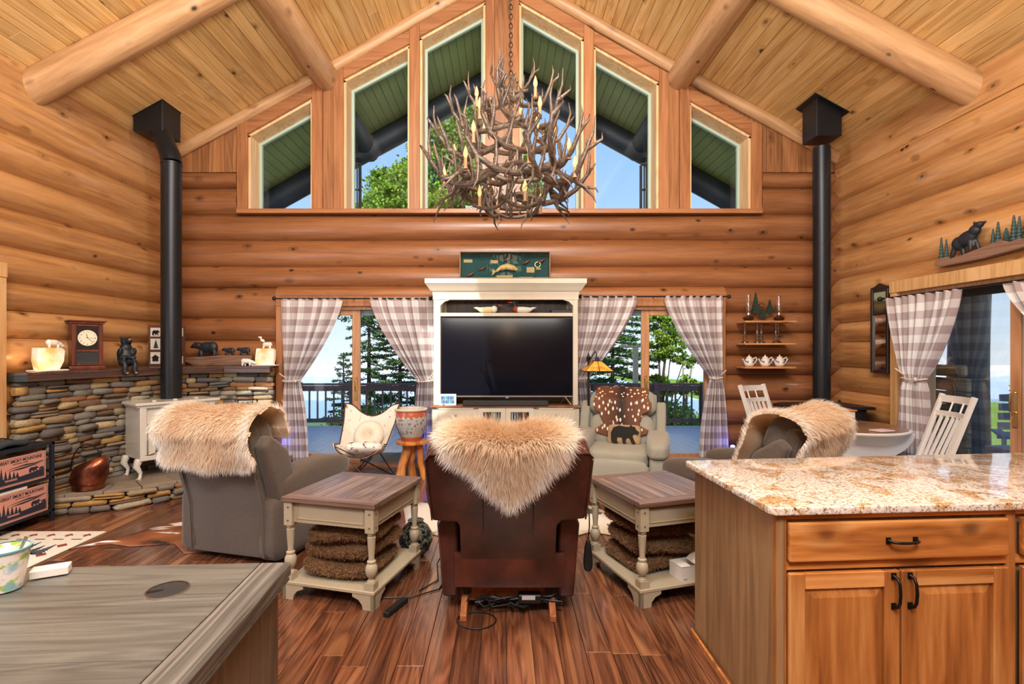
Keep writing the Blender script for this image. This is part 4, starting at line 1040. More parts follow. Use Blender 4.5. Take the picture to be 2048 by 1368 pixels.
# ================================================================ side tables
M_CREAM = plain('antique_cream_paint', srgb(166, 155, 133), .5, var=.12)
M_TTOP = wood('weathered_walnut_top', srgb(116, 98, 88), srgb(66, 50, 44), srgb(154, 136, 124), 1, 1.0, .38, 0, 1.5, .10, 6, .2)
M_TTOPX = wood('weathered_walnut_border', srgb(104, 82, 72), srgb(62, 44, 38), srgb(136, 114, 102), 0, 1.0, .38, 0, 1.5, .10, 6, .2)
def side_table(label, loc, rz):
    t = thing('side_table', label, 'side table', loc, rz, None); w, d = .315, .335
    for s in (-1, 1): MB().box(-w, w, s*d-.045 if s > 0 else -d, d if s > 0 else -d+.075, .588, .62).build('breadboard_end', M_TTOPX, t, bevel=.004) if s < 0 else MB().box(-w, w, d-.075, d, .588, .62).build('breadboard_end', M_TTOPX, t, bevel=.004)
    n = 8; pw = 2*w/n
    for k in range(n): MB().box(-w+k*pw+.001, -w+(k+1)*pw-.001, -d+.0755, d-.0755, .588, .6195).build('plank', M_TTOP, t, bevel=.002)
    a = .275; b = .295; c = .028
    for sx_ in (-1, 1):
        for sy in (-1, 1):
            x, y = sx_*a, sy*b
            mb = MB(); mb.box(x-c, x+c, y-c, y+c, .445, .588); mb.box(x-c, x+c, y-c, y+c, .11, .155)
            prof = [(.012, .155), (.026, .155), (.026, .163), (.018, .168), (.016, .178), (.024, .185), (.033, .205), (.036, .225), (.034, .245), (.024, .262), (.020, .266), (.026, .27), (.026, .278), (.018, .284), (.017, .30), (.021, .35), (.024, .40), (.025, .418), (.019, .422), (.024, .43), (.026, .445), (.012, .445)]
            mb.lathe(prof, (x, y, 0), 18); lg = mb.build('leg', M_CREAM, t, 35)
            mb = MB()
            for z in (.475, .555):
                mb.ellip((x, y+sy*(c), z), (.006, .004, .006), nu=8, nv=6); mb.ellip((x+sx_*c, y, z), (.004, .006, .006), nu=8, nv=6)
            mb.build('peg', plain('peg_brown', srgb(90, 70, 52), .5) if 'peg_brown' not in bpy.data.materials else bpy.data.materials['peg_brown'], lg)
    for s in (-1, 1):
        mb = MB(); mb.box(-a+c, a-c, s*b-.008, s*b+.008, .462, .588); mb.build('apron', M_CREAM, t)
        mb = MB(); x0, x1, z0, z1 = -a+c+.02, a-c-.02, .485, .572
        for q in ((x0, x1, z1-.006, z1), (x0, x1, z0, z0+.006), (x0, x0+.006, z0, z1), (x1-.006, x1, z0, z1)): mb.box(q[0], q[1], s*b+s*.008-.004, s*b+s*.008+.004, q[2], q[3])
        mb.build('apron_moulding', M_CREAM, t, bevel=.001)
        mb = MB(); mb.box(s*a-.008, s*a+.008, -b+c, b-c, .462, .588); mb.build('apron', M_CREAM, t)
        mb = MB(); y0, y1 = -b+c+.02, b-c-.02
        for q in ((y0, y1, z1-.006, z1), (y0, y1, z0, z0+.006), (y0, y0+.006, z0, z1), (y1-.006, y1, z0, z1)): mb.box(s*a+s*.008-.004, s*a+s*.008+.004, q[0], q[1], q[2], q[3])
        mb.build('apron_moulding', M_CREAM, t, bevel=.001)
    MB().box(-w+.005, w-.005, -d+.005, d-.005, .088, .11).build('lower_shelf', M_CREAM, t, bevel=.004)
    fp = [(0, 0), (.07, 0), (.078, .03), (.10, .055), (.14, .07), (.14, .088), (0, .088)]
    for sx_ in (-1, 1):
        for sy in (-1, 1):
            mb = MB(); mb.prism([(sx_*(w-.008-p[0]), p[1]) for p in fp], sy*(d-.008), sy*(d-.03)); mb.prism([(sy*(d-.008-p[0]), p[1]) for p in fp], sx_*(w-.008), sx_*(w-.03), 'yz'); mb.build('bracket_foot', M_CREAM, t, 30)
    return t
T1, A1 = (-.955, 3.35), -.262; T2, A2 = (1.0, 3.385), .30
side_table('cream side table with dark plank top, left of the leather recliner', (T1[0], T1[1], 0), A1)
side_table('cream side table with dark plank top, right of the leather recliner', (T2[0], T2[1], 0), A2)
def shag(label, M, size, seed, group):
    t = thing('shaggy_pillow', label, 'pillow', (0, 0, 0), 0, group); t.matrix_world = M
    rg = np.random.default_rng(seed)
    def wp(v, q):
        e = max(abs(q[0]), abs(q[1])); return (v[0]*(1+.05*abs(q[1])**3), v[1]*(1+.05*abs(q[0])**3), v[2]*(1-.7*e**5)+.012*math.sin(v[0]*11+seed))
    mb = MB(); mb.cushion((0, 0, 0), size, 5, 14, None, wp); me = mb.mesh('cover', M_SHAG, 80); link('cover', me, t)
    V = np.array([v[:] for v in mb.v]); FQ = np.array(mb.f); n = 9000
    fi = rg.integers(0, len(FQ), n); a, b = rg.random(n)[:, None], rg.random(n)[:, None]; q = V[FQ[fi]]
    p = (q[:, 0]*(1-a)+q[:, 1]*a)*(1-b)+(q[:, 3]*(1-a)+q[:, 2]*a)*b
    nn = p/np.array(size)**2; nn /= np.linalg.norm(nn, axis=1, keepdims=True)
    strands('shag', p, nn, rg.normal(size=(n, 3)), .022, .005, rg.random(n)*.6, M_SHAG, t, seed, seg=3, kink=.35)
    return t
def TM(T, A): return Matrix.Translation((T[0], T[1], 0)) @ Matrix.Rotation(A, 4, 'Z')
for k, (dx, dy, ang, nm) in enumerate(((-.01, -.03, .05, 'bottom'), (-.0, -.01, -.06, 'middle'), (.01, -.02, .08, 'top'))):
    shag('curly brown shag pillow under the left side table, %s of the stack' % nm, TM(T1, A1) @ Matrix.Translation((dx, dy, .165+k*.108)) @ Matrix.Rotation(ang, 4, 'Z') @ Matrix.Rotation(.03*(k-1), 4, 'X'), (.46, .46, .12), 61+k, 'shaggy pillows stored under the side tables')
for k, (dx, dy, ang, nm) in enumerate(((-.0, .05, .05, 'bottom'), (-.0, .02, -.06, 'middle'), (-.01, .04, .08, 'top'))):
    shag('curly brown shag pillow under the right side table, %s of the stack' % nm, TM(T2, A2) @ Matrix.Translation((dx, dy, .165+k*.108)) @ Matrix.Rotation(ang, 4, 'Z') @ Matrix.Rotation(.03*(k-1), 4, 'Y'), (.46, .44, .12), 71+k, 'shaggy pillows stored under the side tables')
tbx = thing('tissue_box', 'open white cardboard tissue box on the lower shelf of the right table', 'box'); tbx.matrix_world = TM(T2, A2) @ Matrix.Translation((.10, -.245, .11))
M_CARD = plain('white_card', (.75, .74, .72), .6); 
mb = MB(); mb.box(-.11, .13, -.06, -.057, 0, .088); mb.box(-.11, .13, .057, .06, 0, .088); mb.box(-.11, -.107, -.06, .06, 0, .088); mb.box(.127, .13, -.06, .06, 0, .088); mb.box(-.11, .13, -.06, .06, 0, .003); mb.box(-.107, -.04, -.057, .057, .085, .088); mb.box(.07, .127, -.057, .057, .085, .088)
mb.build('carton', M_CARD, tbx, bevel=.001); MB().prism([(.0, .088), (.05, .125), (.08, .13), (.08, .127), (.05, .122), (.003, .088)], -.05, .05).build('flap', M_CARD, tbx)
MB().box(-.095, -.07, -.0615, -.0605, .008, .014).build('printed_mark', plain('pale_blue_print', srgb(120, 160, 200), .5), tbx)
# ================================================================ kitchen island
t = NT('granite'); g = t.coord(); 
n1 = t.noise(t.mapping(g, (7, 7, 7)), 1, 5, .62, 1.2); n2 = t.noise(t.mapping(g, (80, 80, 80)), 1, 4, .7, .6); n3 = t.noise(t.mapping(g, (110, 110, 110)), 1, 3, .7)
c = t.ramp(n2, [(.30, srgb(70, 52, 44)), (.40, srgb(150, 120, 98)), (.46, srgb(218, 212, 204)), (.62, srgb(240, 240, 238)), (.75, srgb(206, 198, 188))])
c = t.mix(t.ramp(n1, [(.50, (0, 0, 0)), (.60, (.85, .85, .85))]), c, t.ramp(n2, [(.35, srgb(70, 48, 34)), (.5, srgb(190, 140, 76)), (.7, srgb(228, 206, 168))]))
c = t.mix(t.ramp(n3, [(.31, (1, 1, 1)), (.36, (0, 0, 0))]), c, srgb(40, 32, 30)); t.col(c); t.rough(.10); t.set(t.b, 'Coat Weight', .5); t.set(t.b, 'Coat Roughness', .04); M_GRAN = t.m
HCK = dict(fine=.5, rough=.38, knots=.9, coat=.15)
M_HICK = wood('hickory_upright', srgb(182, 118, 60), srgb(118, 66, 30), srgb(220, 168, 106), 2, .5, .38, 1.5, 3.0, .16, 6, .15, contrast=1.15)
M_HICKX = wood('hickory_level', srgb(186, 120, 60), srgb(118, 66, 30), srgb(226, 174, 112), 0, .5, .38, 1.5, 3.0, .16, 6, .15, contrast=1.15)
M_HICKS = wood('hickory_side_veneer', srgb(146, 116, 82), srgb(114, 86, 58), srgb(166, 138, 104), 2, .6, .45, .4, 1.0, .04, 9)
isl = thing('kitchen_island', 'hickory kitchen island cabinet in the right foreground', 'cabinet', (1.045, 1.955, 0), .07)
W_ = 2.1
# left side panel follows the wall direction
mb = MB(); c7, s7 = math.cos(-.07), math.sin(-.07)
def L2(x, y): return (x*c7-y*s7, x*s7+y*c7)       # world offset -> local
pl = [L2(0, 0), L2(.03, 0.0), L2(.02, .80), L2(-.01, .80)]
mb.prism(pl, 0.0, .882, 'xy'); mb.build('side_panel', M_HICKS, isl, bevel=.002)
MB().prism([L2(.03, .02), (W_, .02), (W_, .84), L2(.02, .79)], .02, .88, 'xy').build('carcass', M_HICKS, isl)
for x0, x1 in ((0, .042), (.945, .985), (1.92, 1.96)): MB().box(x0, x1, 0, .02, .09, .882).build('face_stile', M_HICK, isl, bevel=.001)
for z0, z1 in ((.862, .882), (.668, .70), (.09, .12)):
    for x0, x1 in ((.042, .945), (.985, 1.92)): MB().box(x0, x1, .0, .019, z0, z1).build('face_rail', M_HICKX, isl, bevel=.001)
MB().box(.0, W_, .06, .07, 0, .09).build('toe_kick', M_HICKS, isl)
M_PULL = plain('black_pull', (.01, .01, .011), .35, .6)
def pull(par, c, L, vertical):
    mb = MB(); h = L/2
    ax = (lambda a, o: (c[0]+a, c[1]-o, c[2])) if not vertical else (lambda a, o: (c[0], c[1]-o, c[2]+a))
    mb.tube([ax(-h, 0), ax(-h+.004, .022), ax(-h+.022, .031), ax(0, .034), ax(h-.022, .031), ax(h-.004, .022), ax(h, 0)], [.009, .006, .0055, .0055, .0055, .006, .009], 8)
    for s in (-1, 1):
        q = ax(s*h, .002); mb.box(q[0]-.009, q[0]+.009, q[1]-.003, q[1]+.003, q[2]-.012, q[2]+.012)
    return mb.build('handle', M_PULL, par, 50)
def drawer_front(x0, x1, z0, z1):
    d = MB().box(x0, x1, -.021, -.001, z0, z1).build('drawer', M_HICKX, isl, bevel=.006, seg=2); pull(d, ((x0+x1)/2, -.021, (z0+z1)/2), .11, False); return d
def door_front(x0, x1, z0, z1, hx):
    f = .062; a, b, e, g_ = x0+f, x1-f, z0+f, z1-f; k = .035
    vs = [(a, -.006, e), (b, -.006, e), (b, -.006, g_), (a, -.006, g_), (a+k, -.018, e+k), (b-k, -.018, e+k), (b-k, -.018, g_-k), (a+k, -.018, g_-k)]
    d = MB().add(vs, [(0, 1, 5, 4), (1, 2, 6, 5), (2, 3, 7, 6), (3, 0, 4, 7), (4, 5, 6, 7)]).build('door', M_HICK, isl)
    for xa in (x0, x1-f): MB().box(xa, xa+f, -.021, -.001, z0, z1).build('stile', M_HICK, d, bevel=.004)
    MB().box(x0+f, x1-f, -.021, -.001, z1-f, z1).build('rail', M_HICKX, d, bevel=.003); MB().box(x0+f, x1-f, -.021, -.001, z0, z0+f).build('rail', M_HICKX, d, bevel=.003)
    pull(d, (hx, -.021, .585), .115, True); return d
drawer_front(.042, .935, .705, .853); drawer_front(.995, 1.9, .705, .853)
door_front(.042, .484, .11, .662, .455); door_front(.492, .935, .11, .662, .522); door_front(.995, 1.44, .11, .662, 1.41); door_front(1.448, 1.9, .11, .662, 1.48)
ct = thing('granite_countertop', 'polished speckled granite countertop on the kitchen island', 'countertop', (0, 0, 0))
MB().prism([(1.012, 1.955), (1.03, 1.927), (3.3, 2.09), (3.3, 3.0), (1.0, 2.765), (.982, 2.745)], .884, .915, 'xy').build('slab', M_GRAN, ct, 60, bevel=.006, seg=3)
tb2 = thing('floor_trim_strip', 'pale wooden floor strip at the base of the island side', 'trim', (1.02, 1.95, 0)); MB().box(-.012, .0, -.02, .8, 0, .02).build('strip', M_HICKX, tb2, bevel=.003)
# ================================================================ desk
M_DESK = wood('grey_oak', srgb(96, 97, 94), srgb(62, 62, 61), srgb(122, 122, 118), 0, 1.4, .40, 0, 1.2, .07, 7, .1, contrast=.8)
M_DESKY = wood('grey_oak_border', srgb(100, 99, 97), srgb(56, 55, 54), srgb(156, 155, 152), 1, 1.6, .45, 0, 1.2, .04, 7, .05)
dk = thing('desk', 'weathered grey plank-top desk in the left foreground', 'desk', (-.747, 1.811, 0), .055)
for k in range(8): MB().box(-2.0, -.107, -.141*(k+1)+.0015, -.141*k-.0015 if k else 0, .722, .76).build('plank', M_DESK, dk, bevel=.002)
MB().box(-.105, 0, -1.128, 0, .715, .7605).build('border_board', M_DESKY, dk, bevel=.004)
MB().box(-.06, -.028, -1.1, -.045, 0, .715).build('side_panel', wood('grey_oak_side', srgb(96, 88, 80), srgb(70, 63, 57), srgb(116, 107, 98), 2, 1, .5, 0, 1.2, .04, 7), dk, bevel=.002)
MB().box(-1.9, -.06, -.09, -.06, .1, .715).build('modesty_panel', M_DESK, dk, bevel=.002)
MB().box(-1.96, -.0, -1.1, -.02, .705, .7145).build('underframe', M_DESK, dk)
gm = thing('cable_grommet', 'round dark grey plastic cable grommet in the desk top', 'grommet', (-1.043, 1.595, .76))
M_GROM = plain('grommet_grey', (.03, .033, .038), .4)
MB().lathe([(.001, 0), (.058, 0), (.058, .003), (.052, .0045), (.001, .0045)], n=36).build('disc', M_GROM, gm, 40); MB().lathe([(.056, 0), (.0605, 0), (.0605, .005), (.056, .005)], n=36, cap=False).build('rim', M_CHROME, gm, 40)
MB().prism([(-.045, -.030), (-.013, -.012), (-.010, -.003), (-.018, .0), (-.055, -.016)], .0046, .0052, 'xy').build('slot', M_BLACK, gm)
cup = thing('paper_cup', 'white cup with blue rim and green floral print at the left desk edge', 'cup', (-1.555, 1.60, .765))
t = NT('floral_cup'); n_ = t.noise(t.mapping(t.coord(), (22, 22, 26)), 1, 3, .6); c = t.ramp(n_, [(.52, srgb(240, 238, 240)), (.6, srgb(170, 200, 90)), (.72, srgb(130, 180, 110))]); n_ = t.noise(t.mapping(t.coord(), (16, 16, 18), (4, 2, 9)), 1, 3); c = t.mix(t.ramp(n_, [(.56, (0, 0, 0)), (.66, (.8, .8, .8))]), c, srgb(130, 190, 216)); t.col(c); t.rough(.35); M_CUPF = t.m
MB().lathe([(.001, 0), (.042, 0), (.063, .125), (.060, .125), (.040, .005), (.001, .005)], n=32).build('body', M_CUPF, cup, 50)
MB().lathe([(.0615, .118), (.066, .122), (.066, .128), (.0605, .128)], n=32, cap=False).build('rim', plain('blue_rim', srgb(120, 180, 205), .3), cup, 50)
MB().tube([(-.02, .0, .02), (.03, .01, .10), (.052, .015, .155)], [.004, .004, .006], 6).build('spoon', M_CHROME, cup, 60)
wbx = thing('white_box', 'small white carton on the desk just behind the cup', 'box', (-1.50, 1.70, .765), .5); MB().box(-.05, .05, -.025, .025, 0, .026).build('carton', M_CARD, wbx, bevel=.002)
# ================================================================ stone surround, hearth, mantel
t = NT('ledge_stone'); rnd = t.n('ShaderNodeObjectInfo').outputs['Random']
off = t.n('ShaderNodeCombineXYZ', X=t.math('MULTIPLY', rnd, 31.0), Y=t.math('MULTIPLY', rnd, 57.0)).outputs[0]
cv = t.n('ShaderNodeVectorMath', {'operation': 'ADD'}, i0=t.coord(), i1=off).outputs[0]
bc = t.ramp(rnd, [(0, srgb(120, 116, 110)), (.12, srgb(164, 148, 120)), (.22, srgb(206, 188, 150)), (.3, srgb(134, 132, 126)), (.42, srgb(160, 118, 84)), (.5, srgb(178, 168, 150)), (.6, srgb(104, 102, 102)), (.7, srgb(196, 158, 104)), (.78, srgb(140, 140, 132)), (.88, srgb(122, 98, 78)), (1, srgb(206, 198, 180))], 'CONSTANT')
n1 = t.noise(t.mapping(cv, (9, 9, 26)), 1, 4, .65); n2 = t.noise(t.mapping(cv, (40, 40, 90)), 1, 3, .7)
c = t.mix(t.ramp(n1, [(.36, (.6, .6, .6)), (.56, (0, 0, 0))]), bc, srgb(88, 76, 66)); c = t.mix(t.ramp(n2, [(.55, (0, 0, 0)), (.72, (.5, .5, .5))]), c, srgb(150, 120, 90))
c = t.n('ShaderNodeHueSaturation', Value=1.12, Saturation=1.1, Color=c).outputs[0]; t.col(c); t.rough(.8); t.bump(n1, .6, .02); M_STONE = t.m
M_MORT = plain('dark_mortar', srgb(44, 38, 34), .95, bump=.4, bscale=60)
def stone_mesh(seed, sx_, sy_, sz_):
    rr = random.Random(seed)
    n = 8; u = rr.uniform
    poly = [(.5*u(.96, 1.02), -.36*u(.3, 1.1)), (.5*u(.94, 1.02), .36*u(.3, 1.1)), (.46*u(.88, 1.02), .5*u(.86, 1.02)), (.05*u(-3, 3), .5*u(.92, 1.04)), (-.44*u(.86, 1), .5*u(.80, 1.02)), (-.5*u(.94, 1.02), .2*u(-.8, 1.1)), (-.44*u(.88, 1.02), -.5*u(.82, 1.0)), (.40*u(.8, 1.05), -.5*u(.86, 1.02))]
    vs = [(x, 0, z) for x, z in poly]+[(x*.985, -sy_*rr.uniform(.70, .95), z*.97) for x, z in poly]+[(x*.90, -sy_*rr.uniform(.95, 1.15), z*.80) for x, z in poly]
    fs = [(i, (i+1) % n, (i+1) % n+n, i+n) for i in range(n)]+[(i+n, (i+1) % n+n, (i+1) % n+2*n, i+2*n) for i in range(n)]+[tuple(range(2*n, 3*n)), tuple(range(n-1, -1, -1))]
    return MB().add(vs, fs).mesh('stone', M_STONE, 24)
SM = [[stone_mesh(i*9+j, L, .05, H) for i in range(12)] for j, (L, H) in enumerate([(1, 1)]) ]
SLINE = [(-4.27, 4.50), (-4.17, 5.25), (-3.86, 6.0), (-3.45, 6.36), (-2.90, 6.40)]
def along(line):
    seg = []; tot = 0
    for (a, b), (c, d) in zip(line, line[1:]):
        l = math.hypot(c-a, d-b); seg.append((tot, l, a, b, c, d)); tot += l
    def f(s):
        s = max(0, min(tot-1e-6, s))
        for t0, l, a, b, c, d in seg:
            if t0 <= s <= t0+l: q = (s-t0)/l; return (a+(c-a)*q, b+(d-b)*q, math.atan2(d-b, c-a))
        return seg[-1][4], seg[-1][5], 0
    return f, tot
fS, TS = along(SLINE)
ss = thing('stone_surround', 'stacked ledgestone wall behind the cream stove under the dark mantel', 'stone wall')
mb = MB()
for k in range(12):
    a, b = fS(TS*k/12), fS(TS*(k+1)/12)
    mb.prism([(a[0], a[1]), (b[0], b[1]), (b[0]-.12, b[1]+.2), (a[0]-.12, a[1]+.2)], 0, 1.24, 'xy')
mb.build('mortar_core', M_MORT, ss)
def lay(par, f, tot, z0, z1, rows, lmin, lmax, seed, ragged=0):
    rr = random.Random(seed); zs = [z0]; h0 = (z1-z0)/rows
    for k in range(rows): zs.append(zs[-1]+h0*rr.uniform(.75, 1.25))
    k_ = (z1-z0)/(zs[-1]-z0); zs = [z0+(z-z0)*k_ for z in zs]
    for a, b in zip(zs, zs[1:]):
        s = -rr.random()*.08-.02; end = tot+.03+(rr.uniform(-.02, .05) if ragged else 0)
        while s < end:
            l = rr.uniform(lmin, lmax); l = min(l, end-s+.03); m = s+l/2; x, y, ang = f(m)
            h = (b-a)*rr.uniform(.98, 1.2)
            if rr.random() < .12 and l > .16:
                for zz_ in ((a+(b-a)*.25), (a+(b-a)*.75)):
                    link('stone', rr.choice(SM[0]), par, (x, y, zz_), (0, rr.uniform(-.03, .03), ang+rr.uniform(-.05, .05)), (l*.98, rr.uniform(.9, 1.5), h*.5))
            else:
                link('stone', rr.choice(SM[0]), par, (x, y, (a+b)/2), (0, rr.uniform(-.05, .05), ang+rr.uniform(-.07, .07)), (l*1.0, rr.uniform(.7, 1.6), h))
            s += l
lay(ss, fS, TS, .18, 1.235, 19, .10, .30, 3, 1)
# hearth
HL = [(-4.30, 4.62), (-3.98, 4.74), (-3.66, 4.86), (-3.36, 5.16), (-3.05, 5.56), (-2.78, 6.0), (-2.68, 6.50)]
fH, TH = along(HL)
hh = thing('raised_hearth', 'low curved stone hearth with flagstone top in the left corner', 'hearth')
MB().prism([(x-.03, y+.04) for x, y in HL]+[(-4.30, 6.50)], 0, .165, 'xy').build('hearth_core', M_MORT, hh)
lay(hh, lambda s: (lambda q: (q[0], q[1], q[2]))(fH(s)), TH, .0, .155, 3, .14, .32, 9)
rr = random.Random(4)
M_FLAG = plain('flagstone', srgb(134, 122, 106), .7, var=.3, bump=.4, bscale=14)
for k in range(9):
    s0, s1 = TH*k/9, TH*(k+1)/9-.006; a, b = fH(s0), fH(s1)
    def inw(p, d): n_ = p[2]+pi/2; return (p[0]+math.cos(n_)*d, p[1]+math.sin(n_)*d)
    d1 = rr.uniform(.24, .30)
    o0, o1 = inw(a, -.035), inw(b, -.035); i0, i1 = inw(a, d1), inw(b, d1)
    m_ = ((o0[0]+o1[0])/2+rr.uniform(-.01, .01), (o0[1]+o1[1])/2+rr.uniform(-.01, .01))
    MB().prism([o0, m_, o1, i1, i0], .150, .185+rr.uniform(-.004, .004), 'xy').build('flagstone', M_FLAG, hh, bevel=.006)
MB().prism([(x-.22, y+.26) for x, y in HL[:-1]]+[(-2.95, 6.40), (-3.6, 6.4), (-4.28, 5.4)], .150, .182, 'xy').build('flagstone', M_FLAG, hh)
# mantel
M_MANT = wood('dark_mantel_plank', srgb(74, 52, 44), srgb(34, 22, 20), srgb(104, 78, 66), 0, 1, .35, .6, 1.4, .1, 6, .3)
MLN = [(-4.14, 4.46), (-4.03, 5.20), (-3.74, 5.88), (-3.38, 6.21), (-2.84, 6.25)]
mt = thing('mantel_shelf', 'dark stained plank mantel shelf over the ledgestone wall', 'shelf')
ZM = 1.315
MB().prism([(-4.31, 4.40)]+[(-4.14, 4.46)]+MLN[1:]+[(-2.84, 6.50), (-4.32, 6.50)], ZM-.03, ZM, 'xy').build('shelf_top', M_MANT, mt, bevel=.003)
for (a, b), (c, d) in zip(MLN, MLN[1:]):
    l = math.hypot(c-a, d-b); MB().box(0, l-.001, 0, .028, ZM-.082, ZM-.0305).build('fascia_plank', M_MANT, mt, bevel=.002, loc=(a, b, 0), rot=(0, 0, math.atan2(d-b, c-a)))
MB().prism([(-4.31, 4.40), (-4.14, 4.46), (-4.14, 4.52), (-4.31, 4.52)], ZM-.082, ZM-.0305, 'xy').build('end_plank', plain('dark_green_grain', srgb(40, 48, 44), .4, var=.4), mt)
# ================================================================ cream stove
M_ENAM = plain('cream_enamel', srgb(206, 204, 194), .22, spec=.6)
sv = thing('cream_stove', 'cream enamel cast-iron stove with arched glass door on the hearth', 'stove', (-3.465, 5.49, .185), math.atan2(.81, .59))
w = .36
MB().box(-w, w, .02, .42, .20, .74).build('firebox', M_ENAM, sv, bevel=.015, seg=2)
MB().prism([(-w-.05, -.03), (w+.05, -.03), (w+.05, .36), (w-.02, .45), (-w+.02, .45), (-w-.05, .36)], .755, .785, 'xy').build('top_plate', M_ENAM, sv, bevel=.01, seg=2)
MB().prism([(-w-.03, -.01), (w+.03, -.01), (w+.03, .35), (w-.02, .43), (-w+.02, .43), (-w-.03, .35)], .735, .756, 'xy').build('cornice', M_ENAM, sv, bevel=.004)
mb = MB()
for k in range(44): mb.box(-w+.005+k*.0163, -w+.014+k*.0163, -.016, -.004, .727, .739)
o = mb.build('dentil_strip', M_ENAM, sv); o['kind'] = 'stuff'
for s in (-1, 1): MB().box(s*(w-.025)-.03, s*(w-.025)+.03, -.012, .03, .19, .735).build('corner_pilaster', M_ENAM, sv, bevel=.006)
MB().box(-w, w, -.014, .02, .19, .24).build('base_rail', M_ENAM, sv, bevel=.006)
def arch(hw, z0, zs, rise, n=16): return [(-hw, z0)]+[(-hw*math.cos(pi*k/n), zs+rise*math.sin(pi*k/n)) for k in range(n+1)]+[(hw, z0)]
def ring(mb, o_, i_, y0, y1):
    n = len(o_); vs = [(x, y0, z) for x, z in o_]+[(x, y0, z) for x, z in i_]+[(x, y1, z) for x, z in o_]+[(x, y1, z) for x, z in i_]
    fs = []
    for k in range(n-1): fs += [(k, k+1, n+k+1, n+k), (2*n+k, 3*n+k, 3*n+k+1, 2*n+k+1), (k, 2*n+k, 2*n+k+1, k+1), (n+k, n+k+1, 3*n+k+1, 3*n+k)]
    mb.add(vs, fs)
mb = MB(); ring(mb, arch(.295, .25, .46, .20), arch(.235, .27, .46, .15), -.028, .02); dr = mb.build('door_arch', M_ENAM, sv, 40)
mb = MB(); ring(mb, arch(.325, .25, .46, .235), arch(.312, .25, .46, .222), -.022, .02); mb.build('arch_moulding', M_ENAM, sv, 40)
MB().prism(arch(.235, .27, .46, .15), .004, .012).build('glass', plain('stove_glass', (.012, .014, .018), .08), dr)
mb = MB()
for x in (-.12, 0, .12): mb.box(x-.005, x+.005, -.010, .003, .27, .60-abs(x)*.12)
mb.box(-.235, .235, -.010, .003, .345, .353); mb.box(-.235, .235, -.010, .003, .455, .463)
mb.tube([(-.235*math.cos(pi*k/12)*.55, -.005, .46+.085*math.sin(pi*k/12)) for k in range(13)], .005, 6)
mb.build('muntin', M_ENAM, dr); MB().tube([(0, -.03, .655), (0, -.05, .66), (-.01, -.06, .70)], .007, 6).build('handle', M_BLACK, dr)
lp = lambda sx_, y: [(sx_*(w-.0), y, .20), (sx_*(w+.03), y-.02, .14), (sx_*(w-.01), y-.015, .07), (sx_*(w+.0), y-.025, .02), (sx_*(w+.02), y-.04, .0)]
for s in (-1, 1):
    for y in (.04, .38): MB().tube(lp(s, y), [.04, .034, .018, .017, .026], 8).build('leg', M_ENAM, sv, 60)
for x, y in ((-.2, .1), (.0, .1), (.22, .12)): MB().lathe([(.001, 0), (.022, 0), (.022, .012), (.001, .016)], (x, y, .785), 12).build('top_knob', M_ENAM, sv, 40)
# left stove pipe with offset elbow, and ceiling support box
SP = Vector((-3.70, 5.72, 0))
pf = thing('stove_pipe', 'black flue pipe with an offset elbow rising from the cream stove', 'stove pipe', (SP.x, SP.y, .97))
r = .103
zt = PZ(330, 5.72)-.97; BX = Vector((-4.0, 5.93, 0)); dx, dy = BX.x-SP.x, BX.y-SP.y
MB().tube([(0, 0, 0), (0, 0, zt)], r, 28).build('lower_pipe', M_PIPE, pf, 50)
MB().tube([(0, 0, zt), (0, 0, zt+.02)], r+.004, 28).build('collar', M_PIPE, pf, 50)
MB().tube([(0, 0, PZ(555, 5.72)-.97), (0, 0, PZ(555, 5.72)-.95)], r+.002, 28).build('seam', M_PIPE, pf, 50)
ps = [(0, 0, zt+.02), (dx*.06, dy*.06, zt+.10), (dx*.25, dy*.25, zt+.20), (dx*.75, dy*.75, zt+.42), (dx*.95, dy*.95, zt+.52), (dx, dy, zt+.62), (dx, dy, zt+.9)]
MB().tube(ps, [r, r+.003, r, r, r+.003, r, r], 28, up=(1, 0, 0)).build('elbow', M_PIPE, pf, 50)
def support(label, x, y, zb, s=.165, fl=True):
    b = thing('ceiling_support_box', label, 'flue box', (x, y, zb))
    zt_ = lambda xx: ceil_z(x+xx)-zb-.004
    vs = [(-s, -s, 0), (s, -s, 0), (s, s, 0), (-s, s, 0)]+[(p[0], p[1], zt_(p[0])) for p in ((-s, -s), (s, -s), (s, s), (-s, s))]
    MB().add(vs, [(0, 1, 2, 3), (7, 6, 5, 4)]+[(i, (i+1) % 4, (i+1) % 4+4, i+4) for i in range(4)]).build('box', M_PIPE, b, bevel=.004)
    s2 = s+(.05 if fl else .004); vs = [(p[0], p[1], zt_(p[0])-e) for e in (.012, 0) for p in ((-s2, -s2), (s2, -s2), (s2, s2), (-s2, s2))]
    MB().add(vs, [(0, 1, 2, 3), (7, 6, 5, 4)]+[(i, (i+1) % 4, (i+1) % 4+4, i+4) for i in range(4)]).build('flange', M_PIPE, b)
    for sx_ in (-1, 1): MB().ellip((sx_*(s-.03), -s, .03), (.008, .006, .008), nu=8, nv=6).build('screw', M_BLACK, b)
    return b
support('black square ceiling box where the left flue pipe passes through the roof', -4.0, 5.935, PZ(262, 5.77), .165, False)
support('black square ceiling box with wide flange over the right straight flue', 3.79, 6.08, PZ(276, 6.0), .145)
pr_ = thing('stove_pipe', 'straight black flue pipe in the right corner', 'stove pipe', (3.79, 6.08, .865))
MB().tube([(0, 0, 0), (0, 0, 3.05)], .094, 28).build('pipe', M_PIPE, pr_, 50)
for z in (1.9, 2.95, .9): MB().tube([(0, 0, z), (0, 0, z+.015)], .096, 28).build('seam', M_PIPE, pr_, 50)
